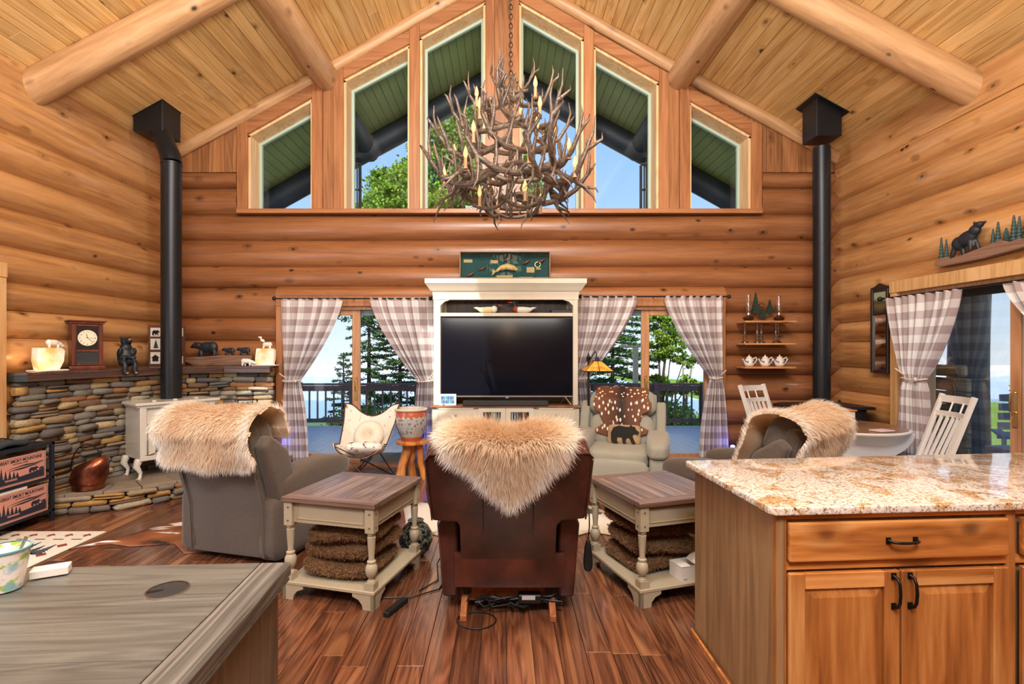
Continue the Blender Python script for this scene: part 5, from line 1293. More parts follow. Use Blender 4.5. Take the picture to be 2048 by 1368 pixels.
bs = thing('black_stove', 'black cast-iron stove in the right corner below the straight flue', 'stove', (3.76, 5.98, 0), 0)
MB().prism([(-.48, -.20), (.46, -.20), (.46, .40), (-.32, .40), (-.48, .24)], .83, .862, 'xy').build('top_plate', M_BLACK, bs, bevel=.006); MB().box(-.40, .40, -.14, .34, .22, .83).build('firebox', M_BLACK, bs, bevel=.01)
MB().box(-.28, .28, -.155, -.14, .34, .74).build('door', M_BLACK, bs, bevel=.006)
for sx_ in (-1, 1):
    for y in (-.1, .3): MB().tube([(sx_*.34, y, .24), (sx_*.37, y, 0)], [.04, .025], 8).build('leg', M_BLACK, bs)
# fire tools
ft = thing('fire_tools', 'black iron fireplace tool set against the stone wall right of the cream stove', 'fire tools', (PX(489, 6.05), 6.05, .185))
MB().tube([(-.13, .04, 0), (-.13, .04, .74), (.13, .04, .74), (.13, .04, 0)], .009, 4).build('frame', M_BLACK, ft); MB().box(-.15, .15, -.04, .1, 0, .02).build('base', M_BLACK, ft)
for k in range(4): MB().tube([(-.085+k*.056, .0, .10), (-.085+k*.056, .0, .58), (-.085+k*.056, -.01, .64), (-.075+k*.056, .0, .71)], [.008, .006, .010, .006], 6).build('tool', M_BLACK, ft, 50)
MB().prism([(-.11, .05), (-.06, .05), (-.065, .16), (-.105, .16)], -.006, .006).build('shovel_blade', M_BLACK, ft)
# copper coal scuttle
t = NT('hammered_copper'); n1 = t.noise(t.coord(), 60, 2); t.col(t.ramp(t.noise(t.coord(), 8, 3), [(.3, srgb(96, 52, 40)), (.6, srgb(150, 88, 64)), (.8, srgb(196, 130, 100))])); t.set(t.b, 'Metallic', .9); t.rough(.28); t.bump(n1, .3, .004); M_COP = t.m
hs_ = thing('copper_scuttle', 'hammered copper coal scuttle with arched handle on the hearth', 'coal scuttle', (PX(166, 4.80)+.0, 4.86, .187), .2)
mb = MB(); n = 24; prof = [(.115, 0), (.13, .01), (.128, .05), (.142, .06), (.142, .075), (.15, .12), (.135, .20), (.11, .27)]; vs = []
for j, (r_, z) in enumerate(prof):
    for k in range(n):
        a = 2*pi*k/n; f = max(0, (j-4)/3)
        vs.append((r_*math.cos(a)*(1+.0*f)+.05*f*max(0, math.cos(a)), r_*math.sin(a)*.85, z+f*(.055*math.cos(a))))
mb.add(vs, [(i*n+k, i*n+(k+1) % n, (i+1)*n+(k+1) % n, (i+1)*n+k) for i in range(7) for k in range(n)]+[tuple(range(n))]); o = mb.build('bucket', M_COP, hs_, 50)
sm = o.modifiers.new('s', 'SOLIDIFY'); sm.thickness = .004
MB().tube([(-.135*math.cos(a)-.01, 0, .19+.24*math.sin(a)) for a in [k*pi/12 for k in range(13)]], .006, 6).build('handle', plain('dark_iron', (.05, .035, .03), .4, .8), hs_, 60)
# ================================================================ television cabinet
M_TVC = plain('cream_glazed_paint', srgb(206, 200, 184), .45, var=.08)
M_TVI = plain('cabinet_interior', srgb(176, 168, 148), .5)
YF = 6.02
tvc = thing('television_cabinet', 'tall cream entertainment cabinet with crown moulding on the gable wall', 'cabinet', (PX(1010, YF), YF, 0))
hx = lambda px: PX(px, YF)-PX(1010, YF)
hz = lambda py: PZ(py, YF)
X0, X1 = hx(866), hx(1157); D = .50
zb = hz(811); zc = hz(590); ztop = hz(558)
MB().box(X0-.01, X1+.01, .0, D, .06, zb-.03).build('base_carcass', M_TVC, tvc, bevel=.004)
MB().box(X0-.03, X1+.03, -.03, D, zb-.028, zb).build('base_top', wood('brown_cabinet_top', srgb(140, 104, 78), srgb(96, 66, 48), srgb(168, 130, 100), 0, 1, .35, 0, 1.5, .1, 6, .2), tvc, bevel=.006)
for x0, x1 in ((X0, hx(880)), (hx(1147), X1)): MB().box(x0, x1, .04, D-.02, zb, zc).build('hutch_side', M_TVC, tvc, bevel=.004)
MB().box(hx(880), hx(1147), D-.04, D-.02, zb, zc).build('hutch_back', M_TVI, tvc)
MB().box(hx(880), hx(1147), .06, D-.04, hz(632), hz(625)).build('hutch_shelf', M_TVC, tvc, bevel=.002)
mdk = wood('dark_beadboard', srgb(70, 52, 44), srgb(40, 28, 24), srgb(92, 70, 58), 2, 1, .5, 0, 1, .1, 6)
for k in range(22): a = hx(885)+k*(hx(1142)-hx(885))/22; MB().box(a+.001, a+(hx(1142)-hx(885))/22-.001, D-.052, D-.041, hz(624.5), zc-.01).build('back_board', mdk, tvc)
prof = [(.034, zc-.05), (.034, zc), (.03, zc+.01), (.025, zc+.045), (.01, zc+.05), (-.01, zc+.08), (-.045, zc+.13), (-.05, zc+.135), (-.05, ztop), (D-.0, ztop), (D-.0, zc-.05+.03), (.07, zc-.02), (.07, zc-.05)]
mb = MB(); n = len(prof)
vs = []
for e, sgn in ((X0, -1), (X1, 1)):
    for y, z in prof: vs.append((e+sgn*max(0, .04-y)*1.0, y, z))
mb.add(vs, [tuple(range(n)), tuple(range(2*n-1, n-1, -1))]+[(i, i+n, (i+1) % n+n, (i+1) % n) for i in range(n)]); mb.build('crown_moulding', M_TVC, tvc, 25)
for s, xx in ((1, hx(880)), (-1, hx(1147))):
    MB().prism([(xx, zc-.12), (xx, zc-.045), (xx+s*.13, zc-.045), (xx+s*.10, zc-.058), (xx+s*.05, zc-.072), (xx+s*.02, zc-.10)], .042, .062).build('corner_bracket', M_TVC, tvc)
# drawers and doors of the base
def bx(a, b, c_, d_): return hx(a), hx(b), hz(d_), hz(c_)
kn = MB().lathe([(.001, -.03), (.010, -.028), (.012, -.02), (.005, -.012), (.004, 0)], n=12).mesh('knob', M_BRASS, 40)
for a, b in ((875, 950), (1074, 1149)):
    x0, x1, z0, z1 = bx(a, b, 816, 843); d = MB().box(x0, x1, -.018, 0, z0, z1).build('drawer', M_TVC, tvc, bevel=.003)
    mb = MB(); f = .018
    for q in ((x0, x1, z1-f, z1), (x0, x1, z0, z0+f), (x0, x0+f, z0, z1), (x1-f, x1, z0, z1)): mb.box(q[0], q[1], -.024, -.017, q[2], q[3])
    mb.build('moulding', M_TVC, d, bevel=.002); link('knob', kn, d, ((x0+x1)/2, -.018, (z0+z1)/2), (pi/2*-1, 0, 0))
    x0, x1, z0, z1 = bx(a, b, 849, 935); z0 = .12; d = MB().box(x0, x1, -.012, 0, z0, z1).build('door', M_TVC, tvc); mb = MB(); f = .05
    for q in ((x0, x1, z1-f, z1), (x0, x1, z0, z0+f), (x0, x0+f, z0, z1), (x1-f, x1, z0, z1)): mb.box(q[0], q[1], -.022, -.011, q[2], q[3])
    mb.build('frame', M_TVC, d, bevel=.002); MB().box(x0+.08, x1-.08, -.02, -.011, z0+.08, z1-.08).build('raised_panel', M_TVC, d, bevel=.006)
for a, b in ((957, 1011), (1012, 1067)):
    x0, x1, z0, z1 = bx(a, b, 816, 935); z0 = .12; f = .055; mb = MB()
    for q in ((x0, x1, z1-f*.85, z1), (x0, x1, z0, z0+f), (x0, x0+f, z0+f, z1-f*.85), (x1-f, x1, z0+f, z1-f*.85)): mb.box(q[0], q[1], -.022, -.002, q[2], q[3])
    d = mb.build('glass_door', M_TVC, tvc); MB().box(x0+f, x1-f, -.012, -.009, z0+f, z1-f*.85).build('pane', M_GLASS, d)
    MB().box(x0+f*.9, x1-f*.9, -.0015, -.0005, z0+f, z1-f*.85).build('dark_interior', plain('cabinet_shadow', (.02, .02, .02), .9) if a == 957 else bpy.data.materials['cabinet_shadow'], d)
# disc cases behind the glass doors
rr = random.Random(8)
dcols = [plain('case_%s' % nm, srgb(*c_), .4) for nm, c_ in (('grey', (150, 160, 170)), ('red', (150, 50, 50)), ('blue', (60, 80, 120)), ('tan', (190, 180, 150)), ('black', (40, 44, 50)), ('green', (80, 110, 90)), ('white', (210, 210, 210)))]
ords2 = ['first', 'second', 'third', 'fourth', 'fifth', 'sixth', 'seventh', 'eighth', 'ninth', 'tenth', 'eleventh', 'twelfth', 'thirteenth', 'fourteenth', 'fifteenth', 'sixteenth', 'seventeenth', 'eighteenth', 'nineteenth', 'twentieth']
ords = ['first', 'second', 'third', 'fourth', 'fifth', 'sixth', 'seventh', 'eighth', 'ninth', 'tenth', 'eleventh', 'twelfth', 'thirteenth', 'fourteenth', 'fifteenth']
for (a, b), wh in (((967, 1001), 'left'), ((1021, 1057), 'right')):
    x = hx(a); di = 0
    while x < hx(b)-.014:
        m = rr.choice(dcols); h = rr.uniform(.17, .19); wv = .013
        d = MB().box(0, wv, .0, .004, 0, h).build('disc_case', m, None, bevel=.001, loc=(tvc.location.x+x, YF-.0065, .60))
        di += 1; props(d, 'narrow %s disc case, %s from the left behind the %s glass door' % (m.name.split('_')[1].split('.')[0], ords2[di-1], wh), 'disc case', 'disc cases behind the glass cabinet doors'); x += wv+.0015
# television
tv = thing('television', 'large black flat-screen television standing in the cream cabinet', 'television', (PX(1014, 6.08), 6.08, zb))
ty = lambda py: PZ(py, 6.08)-zb
tw = (PX(1147, 6.08)-PX(881, 6.08))/2
t = NT('tv_screen'); t.col((.004, .005, .010)); t.rough(.13); t.set(t.b, 'Specular IOR Level', .22); M_SCR = t.m
MB().box(-tw, tw, 0, .03, ty(794), ty(635)).build('housing', M_BLACK, tv, bevel=.003); MB().box(-tw+.012, tw-.012, -.002, 0, ty(790), ty(637.5)).build('screen', M_SCR, tv)
MB().box(-tw, tw, -.004, 0, ty(794), ty(791.5)).build('bottom_bezel', M_CHROME, tv); MB().box(-.018, .018, -.007, -.003, ty(796.5), ty(794)).build('logo_tab', plain('dark_silver', (.2, .2, .22), .4), tv)
for s in (-1, 1): MB().tube([(s*(tw-.10), .0, ty(794)), (s*(tw-.04), -.09, .008)], .009, 6).build('leg', M_CHROME, tv); MB().tube([(s*(tw-.10), .02, ty(794)), (s*(tw-.14), .12, .008)], .009, 6).build('leg', M_CHROME, tv)
sb_ = thing('soundbar', 'slim dark grey soundbar below the television', 'soundbar', (PX(1011, 6.0), 6.0, zb)); MB().box(-.50, .50, -.035, .03, 0, .06).build('body', plain('speaker_cloth', (.03, .03, .033), .8), sb_, bevel=.008)
wc = thing('weather_display', 'white framed digital display tile on the cabinet ledge, left of the soundbar', 'display', (PX(895, 5.99), 6.02, zb), .0)
MB().box(-.10, .10, -.012, .012, 0, .135).build('frame', M_WHITE, wc, bevel=.004); 
t = NT('display_tiles'); vv = t.n('ShaderNodeTexChecker', Vector=t.mapping(t.coord(), (19, 1, 17)), Scale=1.0, Color1=c4(srgb(70, 120, 140)), Color2=c4(srgb(60, 90, 130))).outputs[0]
t.col(vv); t.set(t.b, 'Emission Color', vv); t.set(t.b, 'Emission Strength', .6); sr = MB().box(-.078, .078, -.0135, -.012, .025, .112).build('screen', t.m, wc)
M_LCDW = plain('lcd_white', (.75, .8, .82), .5)
for x in (-.026, .026): MB().box(x-.001, x+.001, -.0142, -.0136, .025, .112).build('divider', M_LCDW, wc)
MB().box(-.078, .078, -.0142, -.0136, .066, .068).build('divider', M_LCDW, wc)
dv = thing('disc_player', 'slim black player box at the right end of the top cabinet shelf', 'disc player', (PX(1122, 6.25), 6.25, hz(625))); MB().box(-.13, .13, -.1, .1, 0, .045).build('body', M_BLACK, dv, bevel=.004)
# duck decoys
def duck(label, px, s, c_body, c_head, c_breast, c_bill, up):
    d = thing('duck_decoy', label, 'decoy', (PX(px, 6.15), 6.15, hz(625)))
    blob('body', [((0, 0, .045), (.115, .045, .045), (0, 0, 0)), ((-s*.10, 0, .055), (.05, .025, .018), (0, s*.3, 0)), ((-s*.14, 0, .062), (.03, .012, .008), (0, s*.3, 0))], c_body, d, .008)
    blob('breast', [((s*.085, 0, .05), (.042, .040, .044), (0, 0, 0))], c_breast, d, .008)
    MB().ellip((-s*.02, 0, .078), (.10, .035, .018)).build('back', c_head, d, 60)
    hx_, hz_ = s*.105, .10+up
    blob('head', [((hx_, 0, hz_), (.032, .02, .022), (0, 0, 0)), ((s*.095, 0, .08+up*.5), (.018, .016, .03), (0, 0, 0)), ((hx_-s*.03, 0, hz_+.006), (.022, .008, .010), (0, s*.5, 0))], c_head, d, .006, smooth_it=2)
    MB().tube([(hx_+s*.02, 0, hz_), (hx_+s*.05, 0, hz_+.0), (hx_+s*.085, 0, hz_-.012 if up < .02 else hz_+.004)], [.010, .008, .003], 8).build('bill', c_bill, d, 60)
    MB().ellip((hx_+s*.008, -.018, hz_+.004), (.003, .003, .003), nu=6, nv=4).build('eye', M_BLACK, d)
DKG = plain('duck_dark_green', (.012, .03, .03), .4); DCR = plain('duck_cream', srgb(222, 212, 170), .5); DWH = plain('duck_white', srgb(226, 226, 224), .5); DRD = plain('duck_russet', srgb(140, 60, 40), .5); DBL = plain('bill_red', srgb(200, 70, 40), .4)
duck('carved drake decoy with a cream side and red bill facing right', 974, 1, DCR, DKG, DWH, DBL, 0)
duck('carved merganser decoy with white body and long red bill facing left', 1046, -1, DWH, DKG, DRD, DBL, .03)
# wall display case
dc = thing('lure_display_case', 'framed teal shadow box with an antique fish decoy above the cabinet', 'display case', (PX(1010, 6.47), 6.47, PZ(556.5, 6.47)))
cw = (PX(1101, 6.47)-PX(919, 6.47))/2; chh = PZ(502, 6.47)-PZ(556.5, 6.47)
M_CF = plain('bronze_case_frame', srgb(120, 92, 56), .4, .3)
MB().box(-cw+.012, cw-.012, .13, .14, .01, chh-.01).build('backing', plain('teal_felt', srgb(20, 74, 76), .9), dc)
for nm, q in (('frame_rail', (-cw, cw, chh-.014, chh)), ('frame_rail', (-cw, cw, 0, .012)), ('frame_stile', (-cw, -cw+.014, .012, chh-.014)), ('frame_stile', (cw-.014, cw, .012, chh-.014))): MB().box(q[0], q[1], 0, .15, q[2], q[3]).build(nm, M_CF, dc, bevel=.002)
MB().box(-cw+.014, cw-.014, .012, .016, .012, chh-.014).build('pane', glass_mat('case_glass', (1, 1, 1), .6), dc)
M_LAB = plain('aged_paper_label', srgb(184, 168, 116), .8)
def fsh(mb): mb.tube([(-.12, .10, .10), (-.05, .10, .15), (.03, .10, .165), (.11, .10, .145), (.16, .10, .12)], [.012, .032, .042, .036, .012], 12)
mb = MB(); fsh(mb); mb.build('fish_body', plain('fish_decoy_yellow', srgb(200, 176, 110), .4, var=.3), dc, 60); MB().prism([(-.11, .10), (-.17, .045), (-.16, .09), (-.17, .13)], .095, .105).build('fish_tail', M_LAB, dc)
for x0, x1, z0, z1, nm in ((-.11, .10, .02, .055, 0), (-.53, -.42, .22, .26, 0), (-.18, -.09, .21, .25, 0), (.28, .38, .09, .16, 0), (.40, .46, .13, .15, 0), (.18, .36, .025, .035, 0)): MB().box(x0, x1, .124, .13, z0, z1).build('card_label', M_LAB, dc)
for x, z in ((-.50, .04), (-.34, .12), (.42, .22), (-.02, .24), (.22, .20)):
    MB().tube([(x, .11, z), (x+.06, .10, z+.02), (x+.10, .11, z+.05)], [.006, .016, .006], 8).build('small_lure', plain('lure_brown', srgb(110, 60, 40), .3) if x == -.50 else bpy.data.materials['lure_brown'], dc, 60)
MB().tube([(.42+.035*math.cos(k*.5), .11, .19+.035*math.sin(k*.5)) for k in range(13)], .006, 6).build('reel_ring', M_BRASS, dc, 60)
# ================================================================ butterfly chair, pot, stool
t = NT('cowhide_white_brown'); g = t.coord(); n1 = t.noise(t.mapping(g, (7, 7, 4)), 1, 4, .6, .4); n2 = t.noise(g, 34, 2, .6)
c = t.ramp(n1, [(.62, srgb(226, 222, 212)), (.66, srgb(170, 110, 60)), (.75, srgb(120, 66, 36))]); c = t.mix(t.ramp(n2, [(.66, (0, 0, 0)), (.69, (1, 1, 1))]), c, srgb(104, 92, 80)); t.col(c); t.rough(.7); M_COWW = t.m
M_COWB = plain('brown_hide', srgb(116, 84, 60), .8, var=.4)
bc_ = thing('butterfly_chair', 'cowhide butterfly chair with black iron frame in front of the left patio door', 'chair', (PX(731, 5.75), 5.75, 0), -.05)
def sling(u, v):
    def lerp(tab, q):
        for (a, A), (b, B) in zip(tab, tab[1:]):
            if a <= q <= b: k = (q-a)/(b-a); k = k*k*(3-2*k)*.5+k*.5; return [A[i]+(B[i]-A[i])*k for i in range(len(A))]
    c_ = lerp([(0, (-.30, .36)), (.35, (-.02, .30)), (.6, (.14, .44)), (1, (.25, .74))], v)
    e = lerp([(0, (.285, -.34, .50)), (.30, (.265, -.08, .47)), (.62, (.30, .14, .68)), (1, (.325, .28, 1.0))], v)
    U = u*2-1; k = abs(U)**2.1
    x = U*e[0]*(1-.10*(1-abs(U)))
    y, z = c_[0]+(e[1]-c_[0])*k, c_[1]+(e[2]-c_[1])*k
    if v > .8 and abs(U) > .6:
        q = (abs(U)-.6)/.4; z -= q*q*.13*(v-.8)/.2
    if v < .25 and abs(U) > .6: q = (abs(U)-.6)/.4*(.25-v)/.25; y += q*q*.10; x *= 1-.06*q*q
    return (x, y, z)
mb = MB(); mb.grid(sling, 30, 30); o = mb.build('sling', M_COWW, bc_, 80); sm = o.modifiers.new('s', 'SOLIDIFY'); sm.thickness = .012
edge = [sling(0, v/20) for v in range(21)]+[sling(u/20, 1) for u in range(21)]+[sling(1, 1-v/20) for v in range(21)]+[sling(1-u/20, 0) for u in range(21)]
MB().tube(edge, .0075, 6).build('stitched_edge', plain('dark_edge_stitch', srgb(70, 40, 28), .7), bc_, 60)
for s in (0, 1):
    mb = MB(); mb.grid(lambda a, b, s=s: (lambda p: (p[0], p[1]-.012, p[2]-.004))(sling((a*.22) if s == 0 else 1-a*.22, b*.20)), 8, 8); mb.build('front_pocket', M_COWB, bc_, 70)
FT = [(-.26, -.36, 0), (.26, -.36, 0), (.24, .36, 0), (-.24, .36, 0)]
top_ = [sling(.03, .97), sling(.97, .97), sling(.03, .05), sling(.97, .05)]
for a, b in ((FT[1], top_[2]), (FT[0], top_[3]), (FT[3], top_[3]), (FT[2], top_[2]), (FT[2], top_[0]), (FT[3], top_[1])): 
    a, b = Vector(a), Vector(b); MB().tube([a+Vector((0, 0, .007)), a.lerp(b, .5)+Vector((0, .02, 0)), b+Vector((0, .012, -.01))], .007, 6).build('frame_rod', M_BLACK, bc_, 60)
rp = thing('round_pillow', 'round cream gathered pillow leaning on the butterfly chair back', 'pillow', (PX(735, 5.75), 5.80, .55)); rp.rotation_euler = (1.15, 0, 0)
mb = MB(); n = 56; vs = []
prr = [(.001, .030), (.02, .045), (.06, .062), (.11, .060), (.155, .04), (.17, 0), (.155, -.04), (.001, -.05)]
for j, (r_, z) in enumerate(prr):
    for k in range(n):
        a = 2*pi*k/n; f = (.006 if k % 2 else -.006)*(1 if 0 < j < 5 else .2); vs.append((r_*math.cos(a+.25*r_*5), r_*math.sin(a+.25*r_*5), z+f*min(1, r_/.05)))
mb.add(vs, [(i*n+k, i*n+(k+1) % n, (i+1)*n+(k+1) % n, (i+1)*n+k) for i in range(7) for k in range(n)]); mb.build('cover', plain('cream_cotton', srgb(228, 220, 204), .9), rp, 80)
MB().ellip((0, 0, .034), (.016, .016, .008)).build('button', plain('cream_button', srgb(214, 200, 180), .7), rp, 60)
cp = thing('cowhide_pillow', 'white and brown speckled cowhide pillow on the butterfly chair seat', 'pillow', (PX(733, 5.6), 5.56, .445)); cp.rotation_euler = (-.25, 0, .1)
t = NT('speckled_cowhide'); g = t.coord(); n1 = t.noise(g, 12, 3, .7, .5); c = t.ramp(n1, [(.55, srgb(236, 230, 224)), (.60, srgb(110, 52, 38))]); t.col(c); t.rough(.7)
def wp(v, q): e = max(abs(q[0]), abs(q[1])); return (v[0], v[1], v[2]*(1-.7*e**5))
MB().cushion((0, 0, 0), (.40, .34, .13), 5, 12, None, wp).build('cover', t.m, cp, 80)
# stool + pot
M_JUN = wood('juniper_wood', srgb(206, 132, 62), srgb(160, 88, 34), srgb(230, 172, 106), 2, .7, .35, 1, 3, .05, 8, .3)
st2 = thing('rustic_stool', 'rustic orange-brown log stool under the painted pot', 'stool', (PX(824, 5.98), 5.98, 0))
MB().prism([(.20*math.cos(a)*(1+.10*math.sin(3*a+1)+.05*math.sin(7*a)), .17*math.sin(a)*(1+.08*math.cos(4*a))) for a in [2*pi*k/22 for k in range(22)]], .42, .46, 'xy').build('seat', M_JUN, st2, bevel=.01, seg=2)
for (x0, y0), (x1, y1), r0 in (((-.05, 0), (-.13, -.06), .055), ((.08, .03), (.15, .02), .04), ((.0, .07), (-.02, .15), .045)):
    MB().tube([(x0, y0, .43), (x0*1.1, y0, .34), ((x0+x1)/2-.02, (y0+y1)/2, .18), (x1, y1, .0)], [r0*1.3, r0, r0*.85, r0*1.15], 10).build('leg', M_JUN, st2, 60)
pot = thing('painted_pot', 'large painted porcelain fishbowl pot on the rustic stool', 'pot', (PX(822, 5.98), 5.98, .461))
t = NT('famille_rose_porcelain'); g = t.coord(); sp = t.n('ShaderNodeSeparateXYZ', i0=g); ang = t.math('ARCTAN2', sp.outputs[0], sp.outputs[1]); z = sp.outputs[2]
pv = t.n('ShaderNodeCombineXYZ', X=t.math('MULTIPLY', ang, 3.0), Y=t.math('MULTIPLY', z, 16.0)).outputs[0]
vo = t.n('ShaderNodeTexVoronoi', Vector=pv, Scale=1.6); fl = t.ramp(vo.outputs['Distance'], [(.30, (1, 1, 1)), (.42, (0, 0, 0))]); vh = t.n('ShaderNodeSeparateColor', i0=vo.outputs['Color']).outputs[0]
fc = t.ramp(vh, [(0, srgb(180, 60, 70)), (.35, srgb(90, 150, 160)), (.6, srgb(210, 150, 120)), (.8, srgb(90, 130, 90))], 'CONSTANT')
nz = t.noise(pv, 7, 2, .6); c = t.mix(t.ramp(nz, [(.46, (0, 0, 0)), (.52, (.8, .8, .8))]), srgb(206, 200, 194), srgb(104, 132, 140)); c = t.mix(fl, c, fc)
sc_ = t.math('ADD', .292, t.math('MULTIPLY', t.math('ABSOLUTE', t.math('SINE', t.math('MULTIPLY', ang, 9.0))), -.022))
top_b = t.math('GREATER_THAN', z, sc_); c = t.mix(top_b, c, srgb(186, 96, 66)); c = t.mix(t.math('LESS_THAN', z, .045), c, srgb(176, 90, 64)); t.col(c); t.rough(.15); M_POT = t.m
MB().lathe([(.001, 0), (.11, 0), (.115, .02), (.15, .09), (.18, .18), (.187, .25), (.175, .32), (.168, .345)], n=36, cap=False).build('body', M_POT, pot, 50)
MB().lathe([(.168, .343), (.187, .350), (.19, .362), (.182, .372), (.165, .366), (.160, .34), (.165, .25), (.001, .05)], n=36, cap=False).build('rim', plain('porcelain_rim', srgb(214, 208, 196), .2), pot, 50)
# ================================================================ floor lamp
fl_ = thing('floor_lamp', 'black floor lamp with a pyramid amber stained-glass shade right of the television', 'floor lamp', (PX(1177, 5.95), 5.95, 0))
zf = lambda py: PZ(py, 5.95); xf = lambda px: PX(px, 5.95)-PX(1177, 5.95)
MB().tube([(0, 0, .03), (0, 0, zf(726))], .013, 10).build('pole', M_BLACK, fl_, 50); MB().lathe([(.001, 0), (.14, 0), (.14, .015), (.03, .03), (.001, .03)], n=24).build('base', M_BLACK, fl_, 40)
MB().lathe([(.004, 0), (.03, .05), (.018, .06), (.03, .075), (.012, .10), (.001, .14)], (0, 0, zf(728)), 8).build('finial', M_BLACK, fl_, 40)
MB().tube([(0, 0, zf(724)), (xf(1191), 0, zf(702)), (xf(1193), 0, zf(708)), (xf(1193), 0, zf(722))], .008, 8).build('arm', M_BLACK, fl_, 50)
t = NT('amber_glass'); c = t.ramp(t.noise(t.coord(), 14, 3), [(.3, srgb(206, 110, 30)), (.6, srgb(240, 170, 80))]); t.col(c); t.set(t.b, 'Emission Color', c); t.set(t.b, 'Emission Strength', .35); t.rough(.3); M_AMB = t.m
cx_ = xf(1194); a0, a1 = .045, .165; z1_, z0_ = zf(722), zf(742)
sq_ = lambda r_, z: [(cx_-r_, -r_, z), (cx_+r_, -r_, z), (cx_+r_, r_, z), (cx_-r_, r_, z)]
sh = MB().add(sq_(a1, z0_)+sq_(a0, z1_), [(i, (i+1) % 4, (i+1) % 4+4, i+4) for i in range(4)]).build('lamp_shade', M_AMB, fl_)
mb = MB(); A, B_ = sq_(a1, z0_), sq_(a0, z1_)
for i in range(4):
    mb.tube([A[i], B_[i]], .005, 5); mb.tube([A[i], A[(i+1) % 4]], .006, 5); mb.tube([B_[i], B_[(i+1) % 4]], .005, 5)
    m0, m1 = (Vector(A[i])+Vector(A[(i+1) % 4]))/2, (Vector(B_[i])+Vector(B_[(i+1) % 4]))/2; mb.tube([m0, m1], .004, 5)
mb.build('leading', M_BLACK, sh)
MB().lathe([(.001, 0), (.02, 0), (.022, .03), (.012, .05), (.001, .05)], (cx_, 0, z1_), 10).build('socket_cap', M_BLACK, fl_, 40)
# ================================================================ antler chandelier
M_ANT = wood('antler', srgb(76, 60, 50), srgb(38, 28, 23), srgb(126, 110, 94), 0, 2, .4, 0, 2, .15, 8)
t = NT('candle_bulb'); t.col((.6, .3, .12)); t.set(t.b, 'Emission Color', (1, .48, .17, 1)); t.set(t.b, 'Emission Strength', .95); M_BULB = t.m
M_SOCK = plain('candle_sleeve', srgb(150, 116, 84), .6)
ch = thing('antler_chandelier', 'large tiered antler chandelier with candle bulbs hanging from a chain', 'chandelier', (.065, 4.0, 2.5))
def antler_mesh(seed):
    rr = random.Random(seed); j = lambda s=.02: rr.uniform(-s, s); mb = MB()
    bm = [(-.26, -.05, .05), (-.16, -.01, .0), (-.02, .02+j(), -.03), (.13, .05+j(), -.02), (.25, .10+j(), .05), (.32, .15+j(), .17), (.33+j(), .18+j(), .31), (.30+j(), .18, .41+j(.04))]
    mb.tube(bm, [.029, .026, .025, .023, .020, .016, .010, .003], 8)
    mb.ellip(bm[0], (.018, .03, .03), nu=8, nv=6)
    for i, ln, f in ((1, .10, -.5), (2, .24, .3), (3, .27, .5), (4, .22, .9), (5, .13, 1.2)):
        b = Vector(bm[i]); L = ln*rr.uniform(.75, 1.15); ox, oy = j(.03), .03*f+j(.02)
        s = -1 if (i == 1 or (i == 4 and rr.random() < .3)) else 1
        mb.tube([b, b+Vector((ox*.5-.02, oy, s*L*.35)), b+Vector((ox-.03, oy*1.8+.02, s*L*.75)), b+Vector((ox*1.2, oy*1.6+.02, s*L))], [.018, .015, .010, .003], 6)
    return mb.mesh('antler', M_ANT, 60)
AM = [antler_mesh(s) for s in range(5)]
bulb = MB().lathe([(.001, 0), (.009, .002), (.0165, .025), (.0155, .045), (.008, .072), (.001, .090)], n=12).mesh('bulb', M_BULB, 60)
sock = MB().lathe([(.001, 0), (.020, 0), (.014, .012), (.0125, .02), (.0125, .075), (.001, .075)], n=10).mesh('candle_sleeve', M_SOCK, 60)
rr = random.Random(12)
tiers = [(.40, .26, 8, 1.0, 7, 0), (.33, .46, 7, .95, 6, .4), (.25, .66, 6, .85, 5, .9), (.15, .86, 5, .7, 3, .2), (.05, 1.02, 3, .5, 0, .5)]
for R_, z, n, sc_, nb, ph in tiers:
    for k in range(n):
        a = 2*pi*k/n+ph+rr.uniform(-.08, .08)
        o = link('antler', AM[rr.randrange(5)], ch, (R_*math.cos(a), R_*math.sin(a), z+rr.uniform(-.02, .02)), (rr.uniform(-.12, .12), rr.uniform(-.1, .1), a-pi/2+rr.uniform(-.12, .12)), (sc_,)*3)
    for k in range(nb):
        a = 2*pi*(k+.5)/nb+ph; rad = R_+.12; s = link('candle_sleeve', sock, ch, (rad*math.cos(a), rad*math.sin(a), z+.02)); link('bulb', bulb, s, (0, 0, .075))
for k in range(6):     # lower basket antlers hanging inverted towards the centre
    a = 2*pi*k/6+.3; link('antler', AM[(k*2) % 5], ch, (.34*math.cos(a), .34*math.sin(a), .30), (pi-.5, 0, a+pi/2), (.80,)*3)
for k in range(5):
    a = 2*pi*k/5; link('antler', AM[(k+1) % 5], ch, (.20*math.cos(a), .20*math.sin(a), .10), (.25, .1, a+pi/2), (.62,)*3)
for k in range(4):
    a = 2*pi*k/4+.4; s = link('candle_sleeve', sock, ch, (.26*math.cos(a), .26*math.sin(a), .10)); link('bulb', bulb, s, (0, 0, .075))
MB().tube([(0, 0, .05), (0, 0, 1.12)], .013, 8).build('centre_rod', M_ANT, ch); MB().tube([(-.06, 0, 1.10), (-.03, 0, 1.16), (0, 0, 1.13), (.03, 0, 1.17), (.05, 0, 1.10)], .012, 7).build('top_knot', M_ANT, ch, 60)
lk = MB().tube([(.013*math.cos(a), 0, .024*math.sin(a)) for a in [2*pi*k/12 for k in range(13)]], .0035, 6, up=(0, 1, 0)).mesh('chain_link', plain('chain_bronze', srgb(70, 60, 54), .35, .8), 60)
z = 1.17
k = 0
